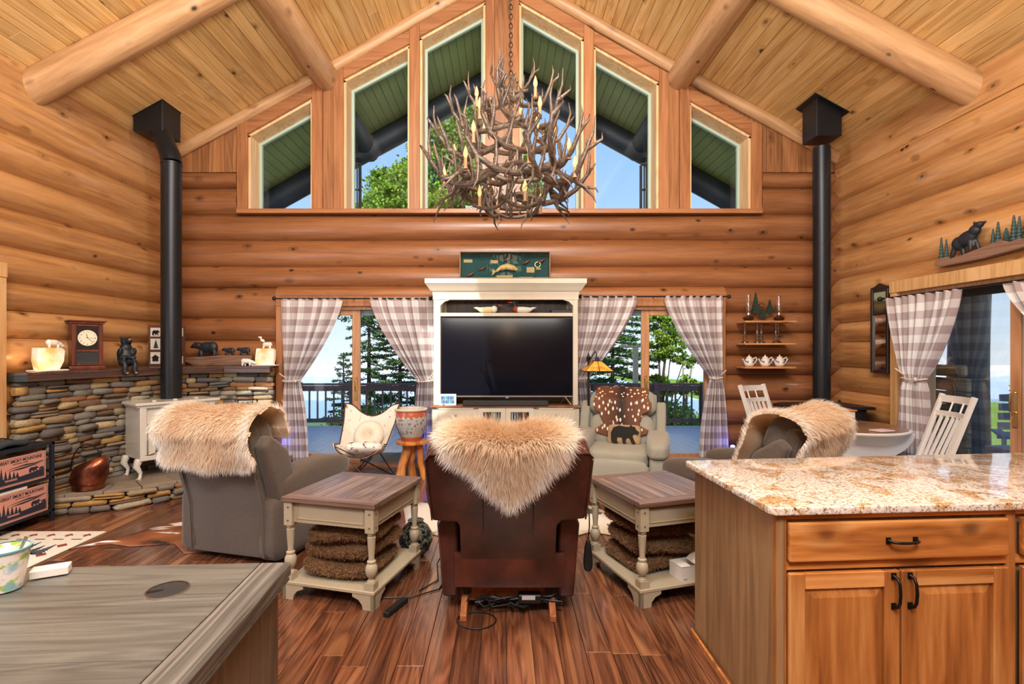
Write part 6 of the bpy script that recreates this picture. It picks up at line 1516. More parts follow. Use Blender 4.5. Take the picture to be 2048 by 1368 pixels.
while z+2.5 < RIDGE-.36:
    link('chain_link', lk, ch, (0, 0, z), (0, 0, (k % 2)*pi/2)); z += .037; k += 1
light('chandelier_glow', 'POINT', (.065, 4.0, 3.0), 9, (1, .72, .45), .3)
# ---- ceiling fan, only one blade tip shows
fan = thing('ceiling_fan', 'black ceiling fan whose blade tip pokes in at the top right', 'fan', (1.42, 1.58, 3.06))
MB().lathe([(.001, 0), (.09, .0), (.11, .04), (.11, .12), (.05, .16), (.001, .16)], n=20).build('motor', M_BLACK, fan, 50); MB().tube([(0, 0, .15), (0, 0, 2.45)], .012, 8).build('down_rod', M_BLACK, fan)
for k in range(5): MB().prism([(.12, -.04), (.66, -.065), (.68, .0), (.66, .065), (.12, .04)], .05, .058, 'xy').build('blade', M_BLACK, fan, rot=(0, 0, pi/2+.06+k*2*pi/5), bevel=.002)
# ================================================================ dining corner
M_WCH = plain('white_chair_paint', (.74, .74, .73), .4)
def dining_chair(label, loc, rz):
    """faces +y locally"""
    c = thing('dining_chair', label, 'chair', loc, rz); w = .20
    MB().box(-.22, .22, -.20, .22, .43, .455).build('seat', M_WCH, c, bevel=.01, seg=2)
    P0 = lambda z: -.19-.22*max(0, z-.45)/.65
    for s in (-1, 1):
        MB().tube([(s*w, -.19, 0), (s*w, -.19, .45), (s*(w+.005), P0(.8), .8), (s*(w+.01), P0(1.12), 1.12)], .0225, 4, up=(1, 1, 0)).build('back_post', M_WCH, c, 30)
        MB().tube([(s*.195, .19, 0), (s*.195, .19, .43)], [.016, .024], 6).build('front_leg', M_WCH, c, 30)
        MB().tube([(s*.197, -.19, .2), (s*.197, .19, .2)], .011, 6).build('side_stretcher', M_WCH, c, 30)
    def rail(z0, z1, bow):
        n = 8; vs = []
        for i in range(n+1):
            x = -w+2*w*i/n; y = P0((z0+z1)/2)-bow*(1-(x/w)**2)
            vs += [(x, y-.011, z0), (x, y+.011, z0), (x, y+.011, z1), (x, y-.011, z1)]
        MB().add(vs, [(4*i+a, 4*i+(a+1) % 4, 4*i+4+(a+1) % 4, 4*i+4+a) for i in range(n) for a in range(4)]+[(0, 1, 2, 3), (4*n+3, 4*n+2, 4*n+1, 4*n)]).build('back_rail', M_WCH, c, 40)
    rail(1.05, 1.11, .03); rail(.93, .975, .03); rail(.52, .56, .01)
    for k in range(5):
        x = -.135+k*.0675; MB().tube([(x, P0(.54)-.010, .55), (x, P0(.95)-.03*(1-(x/w)**2), .94)], .014, 4, up=(1, 1, 0), flat=1).build('back_slat', M_WCH, c, 30)
    for x in (-.07, .07): MB().tube([(x, P0(.97)-.026, .97), (x, P0(1.06)-.026, 1.06)], .008, 4).build('spindle', M_WCH, c, 30)
    return c
dining_chair('white slat-back dining chair beside the right end of the gable wall', (3.02, 5.42, 0), -2.62)
dining_chair('white slat-back dining chair in front of the right wall curtain', (3.50, 4.48, 0), 1.36)
dt = thing('dining_table', 'round drop-leaf dining table with wood top and white apron', 'dining table', (3.44, 5.14, 0))
TBW = wood('table_top_wood', srgb(128, 104, 84), srgb(84, 64, 50), srgb(156, 130, 108), 0, 1, .3, 0, 1.5, .1, 6, .3)
MB().lathe([(.001, .725), (.50, .725), (.525, .73), (.53, .742), (.515, .752), (.001, .752)], n=48).build('top', M_WCH, dt, 40); MB().lathe([(.001, .7525), (.50, .7525), (.505, .7555), (.001, .756)], n=48).build('wood_inlay', TBW, dt, 40)
mb = MB(); hl = [(.46*math.cos(a), .0-.26*math.sin(a)) for a in [pi*k/20 for k in range(21)]]
MB().prism([(x, .722+z) for x, z in hl], -.30, -.28).build('drop_leaf', M_WCH, dt)
MB().lathe([(.001, .72), (.20, .72), (.08, .66), (.05, .55), (.08, .42), (.06, .25), (.10, .15), (.001, .14)][::-1], n=20).build('pedestal', M_WCH, dt, 50)
for k in range(4):
    a = k*pi/2+pi/4; MB().tube([(.05*math.cos(a), .05*math.sin(a), .2), (.22*math.cos(a), .22*math.sin(a), .12), (.36*math.cos(a), .36*math.sin(a), .02)], [.035, .028, .022], 8).build('foot', M_WCH, dt, 50)
tin = thing('decorated_box', 'cream decorated box with red berries and wooden lid on the dining table', 'box', (3.22, 5.10, .757), .1)
MB().box(-.20, .24, -.10, .10, 0, .15).build('body', plain('cream_tin', srgb(222, 208, 188), .5), tin, bevel=.01); MB().box(-.21, .25, -.11, .11, .15, .165).build('lid', M_JUN, tin, bevel=.004)
for x, z in ((.20, .06), (.215, .08), (.19, .09), (.12, .07)): MB().ellip((x, -.104, z), (.012, .006, .012), nu=8, nv=6).build('berry', plain('berry_red', srgb(150, 30, 40), .3) if 'berry_red' not in bpy.data.materials else bpy.data.materials['berry_red'], tin)
np_ = thing('napkin', 'folded pale pink napkin on the dining table edge', 'napkin', (3.52, 4.75, .757), .3); MB().box(-.09, .09, -.06, .06, 0, .012).build('cloth', plain('pink_linen', srgb(214, 190, 200), .9), np_, bevel=.004)
# ================================================================ wall shelves (right of the doors)
YS = 6.44
M_SLAB = wood('live_edge_slab', srgb(196, 136, 78), srgb(120, 66, 32), srgb(222, 176, 118), 0, 1, .4, .9, 3, .1, 5, .3)
for py, nm, i in ((644, 'top', 0), (688, 'middle', 1), (735, 'bottom', 2)):
    x0, x1 = PX(1483, YS), PX(1585, YS); rr = random.Random(i+5); n = 10
    edge_ = [(x0+(x1-x0)*k/n, YS-.09-.012*rr.random()) for k in range(n+1)]
    s = thing('wall_shelf', 'live-edge wood slab wall shelf, %s of three' % nm, 'shelf', (0, 0, PZ(py, YS)-.012))
    MB().prism(edge_+[(x1-.02, YS+.17), (x0+.01, YS+.17)], 0, .024, 'xy').build('slab', M_SLAB, s, bevel=.004)
M_CLEAR = glass_mat('clear_glass', (1, 1, 1), 2.2)
def zsh(py): return PZ(py, YS)+.0125
M_FONT = plain('brown_oil_font', srgb(54, 22, 16), .1)
for px, nm, s in ((1497, 'left', 1.0), (1558, 'right', .95)):
    l = thing('oil_lamp', 'brown oil lamp with glass chimney, %s end of the top shelf' % nm, 'oil lamp', (PX(px, YS), YS, zsh(644)))
    MB().lathe([(.001, 0), (.045, 0), (.05, .008), (.066, .03), (.06, .045), (.03, .06), (.018, .07), (.001, .07)], n=20).build('font', M_FONT, l, 50); MB().lathe([(.001, .07), (.022, .07), (.026, .085), (.02, .10), (.001, .10)], n=14).build('burner', M_CHROME, l, 50)
    MB().lathe([(.022, .10), (.024, .12), (.044, .16), (.04, .20), (.022, .25), (.020, .30*s), (.026, .335*s)], n=18, cap=False).build('chimney', M_CLEAR, l, 70)
for k, px in enumerate((1492, 1513, 1525, 1550, 1559)):
    g = thing('glass_candlestick', 'clear glass candlestick with tall chimney on the middle shelf, %s from the left' % ords[k], 'candlestick', (PX(px, YS), YS+(.03 if k in (0, 2, 4) else -.02), zsh(688)))
    MB().lathe([(.001, 0), (.042, 0), (.045, .006), (.02, .025), (.012, .035), (.022, .05), (.012, .065), (.024, .08), (.012, .10), (.018, .11), (.001, .11)], n=16).build('base', M_CLEAR, g, 60)
    MB().lathe([(.018, .11), (.024, .13), (.022, .16), (.014, .20), (.012, .25)], n=14, cap=False).build('chimney', M_CLEAR, g, 70)
t = NT('teapot_porcelain'); g_ = t.coord(); sp = t.n('ShaderNodeSeparateXYZ', i0=g_); n_ = t.noise(g_, 40, 2); msk = t.math('MULTIPLY', t.math('GREATER_THAN', n_, .52), t.math('MULTIPLY', t.math('GREATER_THAN', sp.outputs[2], .045), t.math('LESS_THAN', sp.outputs[2], .075))); t.col(t.mix(msk, srgb(226, 220, 208), srgb(84, 110, 168))); t.rough(.2); M_TP = t.m
for k, px in enumerate((1499, 1531, 1560)):
    tp_ = thing('teapot', 'small white teapot with blue motif on the bottom shelf, %s of three' % ('left', 'middle', 'right')[k], 'teapot', (PX(px, YS), YS+.01, zsh(735)))
    MB().lathe([(.001, 0), (.04, 0), (.058, .02), (.062, .045), (.052, .08), (.034, .105), (.001, .11)], n=22).build('body', M_TP, tp_, 60); MB().lathe([(.001, .106), (.034, .106), (.028, .122), (.008, .130), (.010, .142), (.001, .148)], n=16).build('lid', M_TP, tp_, 60)
    MB().tube([(.045, 0, .095), (.085, 0, .115), (.098, 0, .09), (.08, 0, .05), (.055, 0, .035)], .008, 7).build('handle', M_TP, tp_, 60); MB().tube([(-.05, -.01, .04), (-.078, -.01, .07), (-.085, -.01, .10)], [.014, .009, .008], 7).build('spout', M_TP, tp_, 60)
M_PINE = plain('forged_green', srgb(18, 44, 34), .6, var=.3, bump=.4, bscale=60)
mo = thing('pine_tree_sconce', 'dark green cut-metal pine tree wall ornament above the top shelf', 'wall ornament', (PX(1524, 6.56), 6.56, PZ(637, 6.56)))
def pinepoly(cx_, z0, h, w, n=6):
    L_ = [(cx_-w*.06, z0)]; Rr = []
    for i in range(n):
        f = 1-i/n; zz_ = z0+h*.08+h*.92*i/n; L_ += [(cx_-w*.5*f, zz_), (cx_-w*.5*f*.45, zz_+h*.92/n*.9)]
    pts = L_+[(cx_, z0+h)]+[(2*cx_-x, z) for x, z in L_[::-1]]
    return pts
MB().prism(pinepoly(-.085, .06, .27, .13), -.02, .0).build('left_pine', M_PINE, mo); MB().prism(pinepoly(.095, .06, .18, .11), -.02, .0).build('right_pine', M_PINE, mo); MB().prism(pinepoly(.0, -.0, .13, .15, 4), -.03, -.01).build('front_pine', M_PINE, mo)
MB().tube([(-.01+.03*math.cos(a), -.01, .17+.03*math.sin(a)) for a in [k*.5 for k in range(12)]], .005, 5).build('scroll', M_PINE, mo)
# ================================================================ right wall: mirror and bear carving
mi = thing('trumeau_mirror', 'tall narrow dark-framed mirror with a landscape picture panel at the top', 'mirror', (4.285, 5.92, 1.25), -pi/2)
MB().box(.02, .25, -.01, .0, .02, .93).build('backboard', M_BLACK, mi)
fr_ = plain('ebonised_frame', srgb(40, 32, 30), .35, var=.3)
for x0, x1 in ((0, .035), (.235, .27)): MB().box(x0, x1, -.035, 0, 0, .95).build('frame_stile', fr_, mi, bevel=.005)
for z0, z1 in ((0, .03), (.655, .68), (.92, .95)): MB().box(.035, .235, -.03, 0, z0, z1).build('frame_rail', fr_, mi, bevel=.004)
MB().prism([(.0, .95), (.0, .97), (.06, .98), (.10, 1.0), (.135, 1.015), (.17, 1.0), (.21, .98), (.27, .97), (.27, .95)], -.03, 0).build('crest', fr_, mi)
t = NT('mirror_glass'); t.col((.8, .8, .8)); t.set(t.b, 'Metallic', 1.0); t.rough(.03); MB().box(.035, .235, -.016, -.012, .03, .655).build('mirror_glass', t.m, mi)
t = NT('landscape_painting'); g_ = t.coord(); sp = t.n('ShaderNodeSeparateXYZ', i0=g_); n_ = t.noise(g_, 14, 4); v = t.math('ADD', sp.outputs[2], t.math('MULTIPLY', t.math('SUBTRACT', n_, .5), .14))
t.col(t.ramp(t.math('MULTIPLY', v, 1.0), [(.70, srgb(64, 58, 40)), (.76, srgb(104, 92, 58)), (.80, srgb(60, 66, 44)), (.84, srgb(150, 150, 110)), (.90, srgb(150, 160, 140))])); MB().box(.035, .235, -.016, -.012, .68, .92).build('painting', t.m, mi)
bcv = thing('bear_carving', 'long carved wooden plaque of a black bear among pines over the right wall door', 'carving', (4.275, 4.98, 2.325), -pi/2)
M_CLOG = wood('carved_log', srgb(124, 92, 74), srgb(76, 52, 42), srgb(156, 124, 104), 0, 2, .6, 0, 2, .1, 8)
MB().prism([(0, .0), (.06, -.02), (.5, -.015), (.93, .02), (.95, .06), (.85, .10), (.72, .085), (.66, .12), (.5, .09), (.40, .075), (.30, .055), (.20, .05), (.12, .07), (.05, .065), (.0, .04)], -.075, 0).build('log_base', M_CLOG, bcv, bevel=.015, seg=2)
M_BEARB = plain('carved_black', srgb(30, 36, 44), .5, var=.3, bump=.5, bscale=60)
blob('bear', [((.32, -.05, .20), (.11, .045, .065), (0, -.35, 0)), ((.24, -.05, .17), (.065, .045, .065), (0, 0, 0)), ((.40, -.05, .255), (.055, .038, .05), (0, -.7, 0)), ((.445, -.05, .295), (.04, .03, .03), (0, -.2, 0)), ((.485, -.05, .305), (.028, .015, .014), (0, -.2, 0)), ((.415, -.07, .32), (.013, .008, .013), (0, 0, 0)),
              ((.20, -.065, .10), (.024, .02, .075), (0, .35, 0)), ((.265, -.035, .10), (.024, .02, .07), (0, -.2, 0)), ((.37, -.065, .13), (.022, .018, .07), (0, -.1, 0)), ((.405, -.035, .13), (.02, .018, .065), (0, -.3, 0))], M_BEARB, bcv, .007)
M_PT = plain('carved_pine_green', srgb(44, 70, 70), .6, var=.4)
def cpine(x, z0, h, r_): 
    prof = [(.001, 0)]; n = 7
    for i in range(n): f = 1-i/n*.8; prof += [(r_*f, h*i/n+.002), (r_*f*.62, h*(i+1)/n)]
    prof += [(.001, h)]
    MB().lathe(prof, (x, -.045, z0), 10).build('pine', M_PT, bcv, 20)
for x, z0, h, r_ in ((.045, .05, .22, .026), (.10, .05, .19, .024), (.565, .08, .15, .024), (.61, .08, .20, .03), (.68, .10, .11, .03), (.745, .09, .21, .032), (.79, .09, .19, .028), (.86, .09, .27, .042)): cpine(x, z0, h, r_)
# ================================================================ mantel objects
t = NT('glowing_alabaster'); n_ = t.noise(t.coord(), 7, 3); c = t.ramp(n_, [(.35, srgb(240, 180, 110)), (.55, srgb(240, 222, 200)), (.8, srgb(226, 222, 216))]); sp = t.n('ShaderNodeSeparateXYZ', i0=t.coord()); t.col(c); t.rough(.35)
t.set(t.b, 'Emission Color', c); t.set(t.b, 'Emission Strength', t.ramp(t.math('MULTIPLY', sp.outputs[2], 4.0), [(0, (.55, .55, .55)), (1, (.12, .12, .12))])); M_ALA = t.m
M_POLAR = plain('polar_white', srgb(232, 228, 220), .45)
def polar(name, par, c, s, flip=1, up=0):
    x, y, z = c; f = flip*s
    return blob(name, [((x, y, z+.055*s), (.062*s, .028*s, .030*s), (0, 0, 0)), ((x-.035*f, y, z+.055*s), (.032*s, .028*s, .032*s), (0, 0, 0)), ((x+.06*f, y, z+(.058+up*.04)*s), (.032*s, .02*s, .02*s), (0, -.3*flip*up, 0)), ((x+.088*f, y, z+(.055+up*.075)*s), (.022*s, .016*s, .016*s), (0, 0, 0)), ((x+.108*f, y, z+(.05+up*.085)*s), (.012*s, .008*s, .008*s), (0, 0, 0)),
                      ((x-.045*f, y-.012*s, z+.02*s), (.013*s, .011*s, .026*s), (0, 0, 0)), ((x-.025*f, y+.012*s, z+.02*s), (.013*s, .011*s, .026*s), (0, 0, 0)), ((x+.04*f, y-.012*s, z+.02*s), (.012*s, .010*s, .026*s), (0, 0, 0)), ((x+.055*f, y+.012*s, z+.02*s), (.012*s, .010*s, .026*s), (0, 0, 0))], M_POLAR, par, .005*max(.6, s), smooth_it=2)
def berg(label, loc, rz, poly, th, bear, flip, up):
    b = thing('iceberg_lamp', label, 'lamp', loc, rz); MB().box(-.15, .15, -.055, .055, 0, .014).build('base', M_POLAR, b, bevel=.003)
    MB().prism(poly, -th/2, th/2).build('block', M_ALA, b, bevel=.008, seg=2); polar('polar_bear', b, bear, .95, flip, up)
    return b
berg('glowing alabaster iceberg lamp with polar bear, left end of the mantel', (-4.19, 4.72, ZM), pi/2-.15, [(-.10, .014), (-.12, .10), (-.115, .215), (.10, .215), (.13, .19), (.12, .09), (.08, .014)], .075, (.045, 0, .212), 1, -.4)
light('mantel_lamp_glow', 'POINT', (-4.12, 4.60, ZM+.10), 1.2, (1, .45, .12), .04)
berg('glowing alabaster lamp with a howling polar bear, right end of the mantel', (PX(531, 6.36), 6.36, ZM), 0, [(-.115, .014), (-.115, .10), (-.10, .215), (.095, .215), (.118, .195), (.115, .09), (.10, .014)], .07, (.02, 0, .212), -1, 1.2)
pb = thing('polar_bear_figurine', 'small white polar bear figurine before the right mantel lamp', 'figurine', (PX(492, 6.28), 6.30, ZM)); polar('body', pb, (0, 0, 0), 1.05, 1, -.3)
ck = thing('mantel_clock', 'dark cherry mantel clock with round white dial and glass doors', 'clock', (-4.135, 5.10, ZM), .93)
M_CHER = wood('dark_cherry', srgb(92, 42, 32), srgb(54, 22, 18), srgb(120, 62, 46), 2, 1, .3, 0, 1, .05, 6, .4)
MB().box(-.125, .125, .0, .11, .03, .46).build('case', M_CHER, ck, bevel=.003); MB().box(-.145, .145, -.02, .12, 0, .035).build('plinth', M_CHER, ck, bevel=.008, seg=2)
MB().box(-.14, .14, -.018, .12, .455, .475).build('cornice', M_CHER, ck, bevel=.006); MB().box(-.155, .155, -.03, .12, .475, .49).build('cornice', M_CHER, ck, bevel=.004)
MB().box(-.09, .09, -.004, .0, .20, .43).build('dial_recess', plain('clock_black', (.01, .01, .012), .25), ck); MB().box(-.09, .09, -.004, .0, .06, .175).build('lower_glass', plain('clock_lower_glass', (.03, .04, .05), .05), ck)
for q in ((-.125, -.09, .04, .45), (.09, .125, .04, .45)): MB().box(q[0], q[1], -.016, 0, q[2], q[3]).build('door_stile', M_CHER, ck, bevel=.003)
for q in ((.43, .45), (.175, .20), (.04, .06)): MB().box(-.09, .09, -.014, 0, q[0], q[1]).build('door_rail', M_CHER, ck, bevel=.003)
MX = Matrix.Rotation(pi/2, 4, 'X')
dl = MB().lathe([(.001, 0), (.078, 0), (.078, .003), (.001, .003)], n=40, M=Matrix.Translation((0, -.004, .315)) @ MX).build('dial', plain('dial_cream', srgb(226, 220, 196), .5), ck, 40)
M_INK = plain('black_ink', (.012, .012, .012), .5)
for h in range(1, 13):
    a = pi/2-h*pi/6; text_mesh('numeral', str(h), .022, M_INK, dl, Matrix.Translation((.062*math.cos(a), -.0078, .315+.062*math.sin(a)-.008)) @ MX, .0003)
MB().box(-.002, .002, -.0095, -.0085, 0, .045).build('hand', M_INK, dl, loc=(0, 0, .315), rot=(0, -.25, 0)); MB().box(-.0015, .0015, -.0095, -.0085, -.01, .068).build('hand', M_INK, dl, loc=(0, 0, .315), rot=(0, 2.35, 0)); MB().box(-.0008, .0008, -.0098, -.009, -.02, .07).build('hand', M_INK, dl, loc=(0, 0, .315), rot=(0, 1.62, 0))
sbz = thing('sitting_bear', 'black carved bear with crossed paws sitting on the mantel edge beside the clock', 'carving', (-4.02, 5.46, ZM), .95)
blob('body', [((0, .0, .12), (.075, .075, .115), (0, 0, 0)), ((0, -.01, .22), (.055, .055, .05), (0, 0, 0)), ((0, -.02, .285), (.052, .055, .048), (0, 0, 0)), ((0, -.075, .295), (.024, .045, .022), (.35, 0, 0)), ((-.04, .01, .325), (.016, .01, .018), (0, 0, 0)), ((.04, .01, .325), (.016, .01, .018), (0, 0, 0)),
              ((-.05, -.07, .06), (.035, .07, .035), (0, 0, 0)), ((.05, -.07, .06), (.035, .07, .035), (0, 0, 0)), ((-.045, -.125, .0), (.026, .028, .065), (.1, 0, 0)), ((.045, -.125, .0), (.026, .028, .065), (.1, 0, 0)), ((-.045, -.145, -.05), (.024, .035, .016), (0, 0, 0)), ((.045, -.145, -.05), (.024, .035, .016), (0, 0, 0)),
              ((-.065, -.035, .17), (.022, .035, .06), (.7, 0, 0)), ((.065, -.035, .17), (.022, .035, .06), (.7, 0, 0)), ((-.035, -.09, .115), (.035, .024, .02), (0, 0, .5)), ((.035, -.09, .115), (.035, .024, .02), (0, 0, -.5))], M_BEARB, sbz, .009)
M_TAN = plain('carved_tan', srgb(150, 112, 82), .5)
MB().ellip((0, -.118, .306), (.014, .012, .012), nu=10, nv=6).build('muzzle_tip', M_TAN, sbz, 60)
for s in (-1, 1): MB().ellip((s*.04, -.176, -.045), (.014, .006, .010), nu=10, nv=6).build('paw_pad', M_TAN, sbz, 60)
pfz = thing('picture_frame', 'brown lodge-style picture frame with bear, pine and cabin panels beside the flue', 'picture frame', (-4.02, 6.13, ZM), .35)
M_PFR = plain('frame_brown', srgb(88, 48, 38), .4); M_PFC = plain('frame_cream', srgb(224, 218, 204), .6)
MB().box(-.19, .19, 0, .02, 0, .49).build('backing', M_PFR, pfz, bevel=.004)
for z0, z1 in ((.355, .46), (.20, .33), (.03, .17)): MB().box(-.165, -.055, -.004, .0, z0, z1).build('cream_panel', M_PFC, pfz)
for x0, z0, z1 in ((-.045, .36, .46), (-.045, .03, .12), (.07, .36, .46), (.07, .03, .12)): MB().box(x0, x0+.10, -.004, 0, z0, z1).build('cream_panel', M_PFC, pfz)
MB().prism([(-.155+ (x+.5)*.085, .40+z*.09) for x, z in BEAR2D], -.006, -.004).build('bear_motif', M_BLKF, pfz); MB().prism(pinepoly(-.11, .215, .10, .06, 5), -.006, -.004).build('pine_motif', M_PINE, pfz)
MB().prism([(-.145, .06), (-.145, .10), (-.16, .10), (-.115, .14), (-.07, .10), (-.085, .10), (-.085, .06)], -.006, -.004).build('cabin_motif', M_BLKF, pfz); MB().prism(pinepoly(-.02, .04, .075, .04, 4), -.006, -.004).build('pine_motif', M_PINE, pfz)
MB().box(-.035, .175, -.012, 0, .13, .35).build('inner_frame', M_PFR, pfz, bevel=.003); MB().box(-.015, .155, -.014, -.012, .15, .33).build('photograph', plain('orange_sunset_photo', srgb(190, 100, 60), .3, var=.3), pfz)
bl_ = thing('bear_family_carving', 'carved driftwood log with a black mother bear and two cubs on the mantel', 'carving', (PX(437, 6.42), 6.44, ZM))
MB().prism([(-.44, .055), (-.36, .03), (-.30, .0), (.30, 0), (.36, .02), (.42, .07), (.43, .13), (.30, .128), (.05, .13), (-.15, .115), (-.30, .105), (-.42, .10)], -.05, .05).build('log', M_CLOG, bl_, bevel=.012, seg=2)
def b2(name, x, z, s, fl): 
    blob(name, [((x, 0, z+.115*s), (.105*s, .04*s, .065*s), (0, 0, 0)), ((x-fl*.06*s, 0, z+.115*s), (.06*s, .042*s, .068*s), (0, 0, 0)), ((x+fl*.10*s, 0, z+.135*s), (.045*s, .032*s, .040*s), (0, 0, 0)), ((x+fl*.145*s, 0, z+.135*s), (.034*s, .028*s, .030*s), (0, 0, 0)), ((x+fl*.178*s, 0, z+.122*s), (.018*s, .014*s, .012*s), (0, 0, 0)), ((x+fl*.135*s, .0, z+.168*s), (.012*s, .02*s, .012*s), (0, 0, 0)),
                ((x-fl*.09*s, -.02*s, z+.04*s), (.022*s, .018*s, .05*s), (0, 0, 0)), ((x-fl*.05*s, .02*s, z+.04*s), (.022*s, .018*s, .05*s), (0, 0, 0)), ((x+fl*.06*s, -.02*s, z+.04*s), (.02*s, .018*s, .05*s), (0, fl*.2, 0)), ((x+fl*.10*s, .02*s, z+.04*s), (.02*s, .018*s, .05*s), (0, -fl*.2, 0))], M_BEARB, bl_, .0065*max(.7, s), smooth_it=2)
b2('mother_bear', -.15, .10, 1.1, -1); b2('cub', .13, .125, .55, -1); b2('cub', .32, .125, .58, -1)
# ================================================================ left corner: crate rack, rugs, hides
M_RACK = plain('navy_black_metal', srgb(34, 42, 54), .45, .3)
rk = thing('storage_rack', 'dark metal two-tier storage rack at the left edge beside the hearth', 'rack', (-4.27, 3.72, 0))
for x in (0, .27):
    for y in (0, .82): MB().box(x-.012, x+.018, y-.014, y+.014, 0, .70).build('post', M_RACK, rk, bevel=.002)
for z in (.085, .375): MB().box(-.012, .288, -.014, .834, z, z+.022).build('shelf', M_RACK, rk, bevel=.002)
MB().box(-.012, .288, -.014, .834, .672, .70).build('top_frame', M_RACK, rk, bevel=.003)
M_SALM = plain('salmon_board', srgb(206, 150, 134), .6, var=.06); M_NAVY = plain('navy_print', srgb(38, 44, 60), .6); M_CREAMC = plain('crate_inside', srgb(226, 220, 206), .7)
def crate(label, z0, y0):
    c = thing('crate', label, 'crate', (-3.985, y0, z0)); W, H = .47, .235
    MB().box(-.26, -.006, 0.01, W-.01, 0, H-.03).build('bin', M_CREAMC, c); MB().box(-.006, 0, 0, W, 0, H).build('front_panel', M_SALM, c, bevel=.002)
    FM = Matrix(((0, 0, 1, .0008), (1, 0, 0, 0), (0, 1, 0, 0), (0, 0, 0, 1)))
    text_mesh('title_lettering', 'GREAT SMOKY MOUNTAINS', .036, M_NAVY, c, FM @ Matrix.Translation((W/2, .188, 0)), .0005, .0008, sx=.84)
    text_mesh('subtitle_lettering', 'NATIONAL PARK', .0135, M_NAVY, c, FM @ Matrix.Translation((W/2, .170, 0)), .0005, .0002, sx=1.3)
    fr = MB()
    for q in ((.012, W-.012, .012, .014), (.012, W-.012, H-.014, H-.012), (.012, .014, .012, H-.012), (W-.014, W-.012, .012, H-.012)): fr.box(0, .0009, q[0], q[1], q[2], q[3])
    fr.build('print_border', M_NAVY, c)
    pr = lambda poly, a=.0, b=.0011: MB().prism(poly, a, b, 'yz')
    pr([(.10, .138), (.2, .150), (.28, .158), (.36, .152), (.44, .158), (.44, .150), (.36, .143), (.26, .146)]).build('mountain_print', M_NAVY, c)
    pr([(.12, .125), (.22, .135), (.32, .140), (.42, .142), (.36, .132), (.24, .122)]).build('mountain_print', M_NAVY, c)
    pr([(.02, .02), (.02, .075), (.10, .07), (.2, .062), (.28, .068), (.36, .075), (.45, .09), (.45, .02)]).build('ground_print', M_NAVY, c)
    for i, (x, h) in enumerate(((.035, .085), (.07, .10), (.105, .075), (.14, .065), (.175, .055), (.205, .045))): pr([(p, q) for p, q in pinepoly(x, .06, h, .038, 5)], 0, .0012+.00005*i).build('pine_print', M_NAVY, c)
    pr([(.35+x*.10, .098+z*.06) for x, z in BEAR2D], 0, .0012).build('bear_print', M_NAVY, c); pr([(.425+x*.05, .095+z*.03) for x, z in BEAR2D], 0, .0012).build('cub_print', M_NAVY, c)
    text_mesh('state_lettering', 'TENNESSEE', .021, M_SALM, c, FM @ Matrix.Translation((.15, .045, .0009)), .0006, .0005)
    text_mesh('script_lettering', 'Balanced Rocks', .015, M_SALM, c, FM @ Matrix.Translation((.22, .028, .0009)), .0006, 0) if False else None
    return c
crate('pink printed crate on the upper tier of the metal rack', .40, 4.0); crate('pink printed crate on the lower tier of the metal rack', .11, 4.02)
wb = thing('white_carton', 'flat white box lying on top of the lower crate', 'box', (-3.99, 4.0, .346)); MB().box(-.2, 0, 0, .30, 0, .027).build('carton', M_CARD, wb, bevel=.002)
pls = thing('folded_bag', 'dark folded bag on top of the metal rack', 'bag', (-4.13, 4.12, .70)); mb = MB(); mb.cushion((0, 0, .03), (.22, .60, .06), 3, 8, None, lambda v, q: (v[0], v[1], v[2]+.012*math.sin(v[1]*20))); mb.build('body', plain('dark_bag', srgb(48, 58, 66), .6, var=.4), pls, 60)
MB().tube([(0, -.15, .05), (.02, -.05, .085), (.01, .10, .08), (0, .2, .05)], .006, 6).build('strap', M_BLACK, pls, 60)
# lodge rug
rg_ = thing('lodge_rug', 'cream lodge rug with pine, bear and red border motifs on the left floor', 'rug', (-4.17, 2.75, .0))
t = NT('rug_weave'); n_ = t.noise(t.coord(), 160, 2); t.col(t.mix(n_, srgb(196, 188, 170), srgb(232, 226, 210))); t.rough(.95); t.bump(n_, .6, .003); M_RUG = t.m
M_RRED = plain('rug_red', srgb(130, 48, 44), .95); M_RDK = plain('rug_charcoal', srgb(56, 66, 70), .95)
RW, RL = .89, 1.49
MB().box(0, RW, 0, RL, 0, .010).build('pile', M_RUG, rg_, bevel=.003)
xy = lambda nm, poly, m: MB().prism(poly, .0098, .0112, 'xy').build(nm, m, rg_)
for k in range(6):
    x = .08+k*.145; xy('red_motif', [(x-.04, RL-.10), (x, RL-.06), (x+.04, RL-.10), (x+.015, RL-.10), (x, RL-.14), (x-.015, RL-.10)], M_RRED); xy('dark_dash', [(x-.05, RL-.19), (x+.03, RL-.19), (x+.03, RL-.175), (x-.05, RL-.175)], M_RDK)
for k in range(7):
    y = .1+k*.18; xy('red_motif', [(RW-.10, y-.04), (RW-.06, y), (RW-.10, y+.04), (RW-.14, y)], M_RRED)
for x0 in (.12, .38): 
    xy('bear_motif', [(x0+.16+x*.30, .86+z*.20) for x, z in BEAR2D], M_RDK)
for k, (x, h) in enumerate(((.10, .2), (.19, .24), (.28, .17), (.48, .22), (.57, .25), (.66, .18), (.73, .2))): xy('pine_motif', [(x+p, q_+1.0) for p, q_ in pinepoly(.0, .0, h, .12, 6)], M_RDK)
for k in range(5):
    for j in range(3): xy('check_motif', [(.10+k*.13, .55-j*.13), (.17+k*.13, .55-j*.13), (.17+k*.13, .61-j*.13), (.10+k*.13, .61-j*.13)], M_RDK)
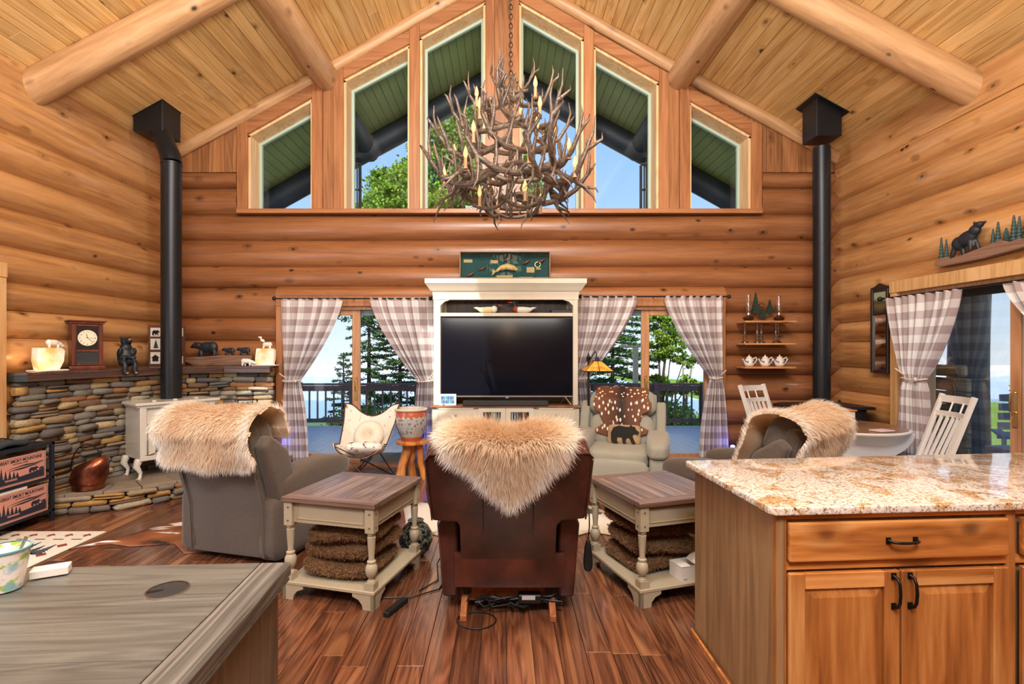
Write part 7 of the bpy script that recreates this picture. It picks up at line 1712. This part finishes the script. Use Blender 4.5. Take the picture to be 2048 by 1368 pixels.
def hide(label, pts, mat, seed):
    h = thing('cowhide_rug', label, 'rug'); mb = MB(); cx0 = sum(p[0] for p in pts)/len(pts); cy0 = sum(p[1] for p in pts)/len(pts); n = len(pts); rr = random.Random(seed); rings = 6; vs = [(cx0, cy0, .009)]
    for r_ in range(1, rings+1):
        f = r_/rings
        for x, y in pts: vs.append((cx0+(x-cx0)*f, cy0+(y-cy0)*f, .006+.004*math.sin(x*7+y*9+r_)*(f < 1)+(.004 if f < 1 else 0)))
    fs = [(0, 1+i, 1+(i+1) % n) for i in range(n)]
    for r_ in range(rings-1):
        a = 1+r_*n; b = a+n
        fs += [(a+i, b+i, b+(i+1) % n, a+(i+1) % n) for i in range(n)]
    mb.add(vs, fs); o = mb.build('hide', mat, h, 70); s = o.modifiers.new('s', 'SOLIDIFY'); s.thickness = .004; return h
t = NT('brown_cowhide'); g_ = t.coord(); n1 = t.noise(t.mapping(g_, (2.2, 2.2, 1)), 1, 3, .6, .8); n2 = t.noise(t.mapping(g_, (5, 12, 1)), 1, 3, .6)
c = t.ramp(n1, [(.36, srgb(40, 28, 24)), (.46, srgb(124, 72, 40)), (.62, srgb(150, 92, 54))]); c = t.mix(t.ramp(t.noise(t.mapping(g_, (1.6, 6, 1), (3.1, .7, 0)), 1, 2), [(.60, (0, 0, 0)), (.63, (1, 1, 1))]), c, srgb(236, 232, 226)); t.col(c); t.rough(.6); t.bump(n2, .2, .003)
hide('dark brown cowhide rug with white streaks in front of the hearth', [(-3.30, 3.86), (-3.05, 3.98), (-2.85, 3.92), (-2.55, 3.98), (-2.35, 3.78), (-2.0, 3.9), (-1.75, 4.2), (-1.3, 4.3), (-1.35, 4.8), (-1.6, 5.1), (-2.0, 5.0), (-2.3, 4.95), (-2.6, 4.80), (-2.85, 4.62), (-2.95, 4.35), (-3.05, 4.16)], t.m, 3)
t = NT('pale_cowhide'); g_ = t.coord(); n1 = t.noise(t.mapping(g_, (3, 3, 1)), 1, 3, .6, .8); t.col(t.ramp(n1, [(.56, srgb(224, 222, 216)), (.6, srgb(70, 76, 74))])); t.rough(.6)
hide('white cowhide rug with dark patches under the seating group', [(-.80, 4.05), (-.6, 4.2), (-.3, 4.0), (0, 4.15), (.4, 4.0), (.75, 4.25), (1.0, 4.1), (1.1, 4.5), (.9, 4.9), (.7, 5.1), (.3, 5.15), (0, 5.3), (-.3, 5.15), (-.7, 5.2), (-.95, 4.9), (-.85, 4.5)], t.m, 4)
vz = thing('round_vase', 'dark glossy painted ball vase behind the pillows on the left side table', 'vase'); vz.matrix_world = TM(T1, A1) @ Matrix.Translation((.235, .245, .11)) if False else TM(T1, A1) @ Matrix.Translation((.20, .22+.26, -.0)) @ Matrix.Scale(.75, 4)
t = NT('dark_floral_glaze'); n_ = t.noise(t.coord(), 30, 3); t.col(t.ramp(n_, [(.45, srgb(30, 26, 30)), (.6, srgb(96, 110, 96)), (.75, srgb(180, 110, 70))])); t.rough(.12)
MB().lathe([(.001, 0), (.07, 0), (.13, .06), (.165, .15), (.16, .22), (.12, .29), (.07, .33), (.08, .35), (.001, .35)], n=24).build('body', t.m, vz, 60)
fc = thing('extension_cable', 'loose thin black cords on the floor right of the left side table', 'cord')  # plain loose cords lying on the floor
MB().tube([(-.52, 3.2, .006), (-.42, 3.35, .006), (-.46, 3.6, .006), (-.40, 3.75, .10), (-.43, 3.85, .3)], .004, 6).build('cord_run', M_BLACK, fc, 60); MB().tube([(-.75, 3.10, .006), (-.55, 3.12, .006), (-.40, 3.22, .006), (-.35, 3.45, .006), (-.42, 3.62, .006)], .004, 6).build('cord_run', M_BLACK, fc, 60)
ps_ = thing('power_strip', 'dark power strip on the floor under the left side table edge', 'power strip', (-.62, 2.98, 0), -.4); MB().box(-.02, .02, -.10, .10, 0, .03).build('body', M_BLACK, ps_, bevel=.004)
# blue night lights
t = NT('blue_led'); t.col((.1, .15, 1)); t.set(t.b, 'Emission Color', (.15, .2, 1, 1)); t.set(t.b, 'Emission Strength', 6); M_LED = t.m
for x, y, z, lab, pw_ in ((PX(553, 6.30), 6.36, .0, 'small blue glowing night light beside the right end of the stone hearth', 5), (PX(866, 6.38), 6.30, .0, 'small blue glowing night light beside the television cabinet', 4), (PX(1466, 6.33), 6.34, .0, 'small blue glowing night light right of the last gable curtain', 5)):
    nl_ = thing('night_light', lab, 'night light', (x, y, z)); MB().box(-.04, .04, -.03, .03, 0, .30).build('white_body', M_WHITE, nl_, bevel=.008); MB().ellip((0, 0, .315), (.03, .022, .02)).build('blue_lens', M_LED, nl_, 60)
    light('blue_glow', 'POINT', (x, y-.03, z+.36), pw_*.45, (.12, .16, 1), .03)
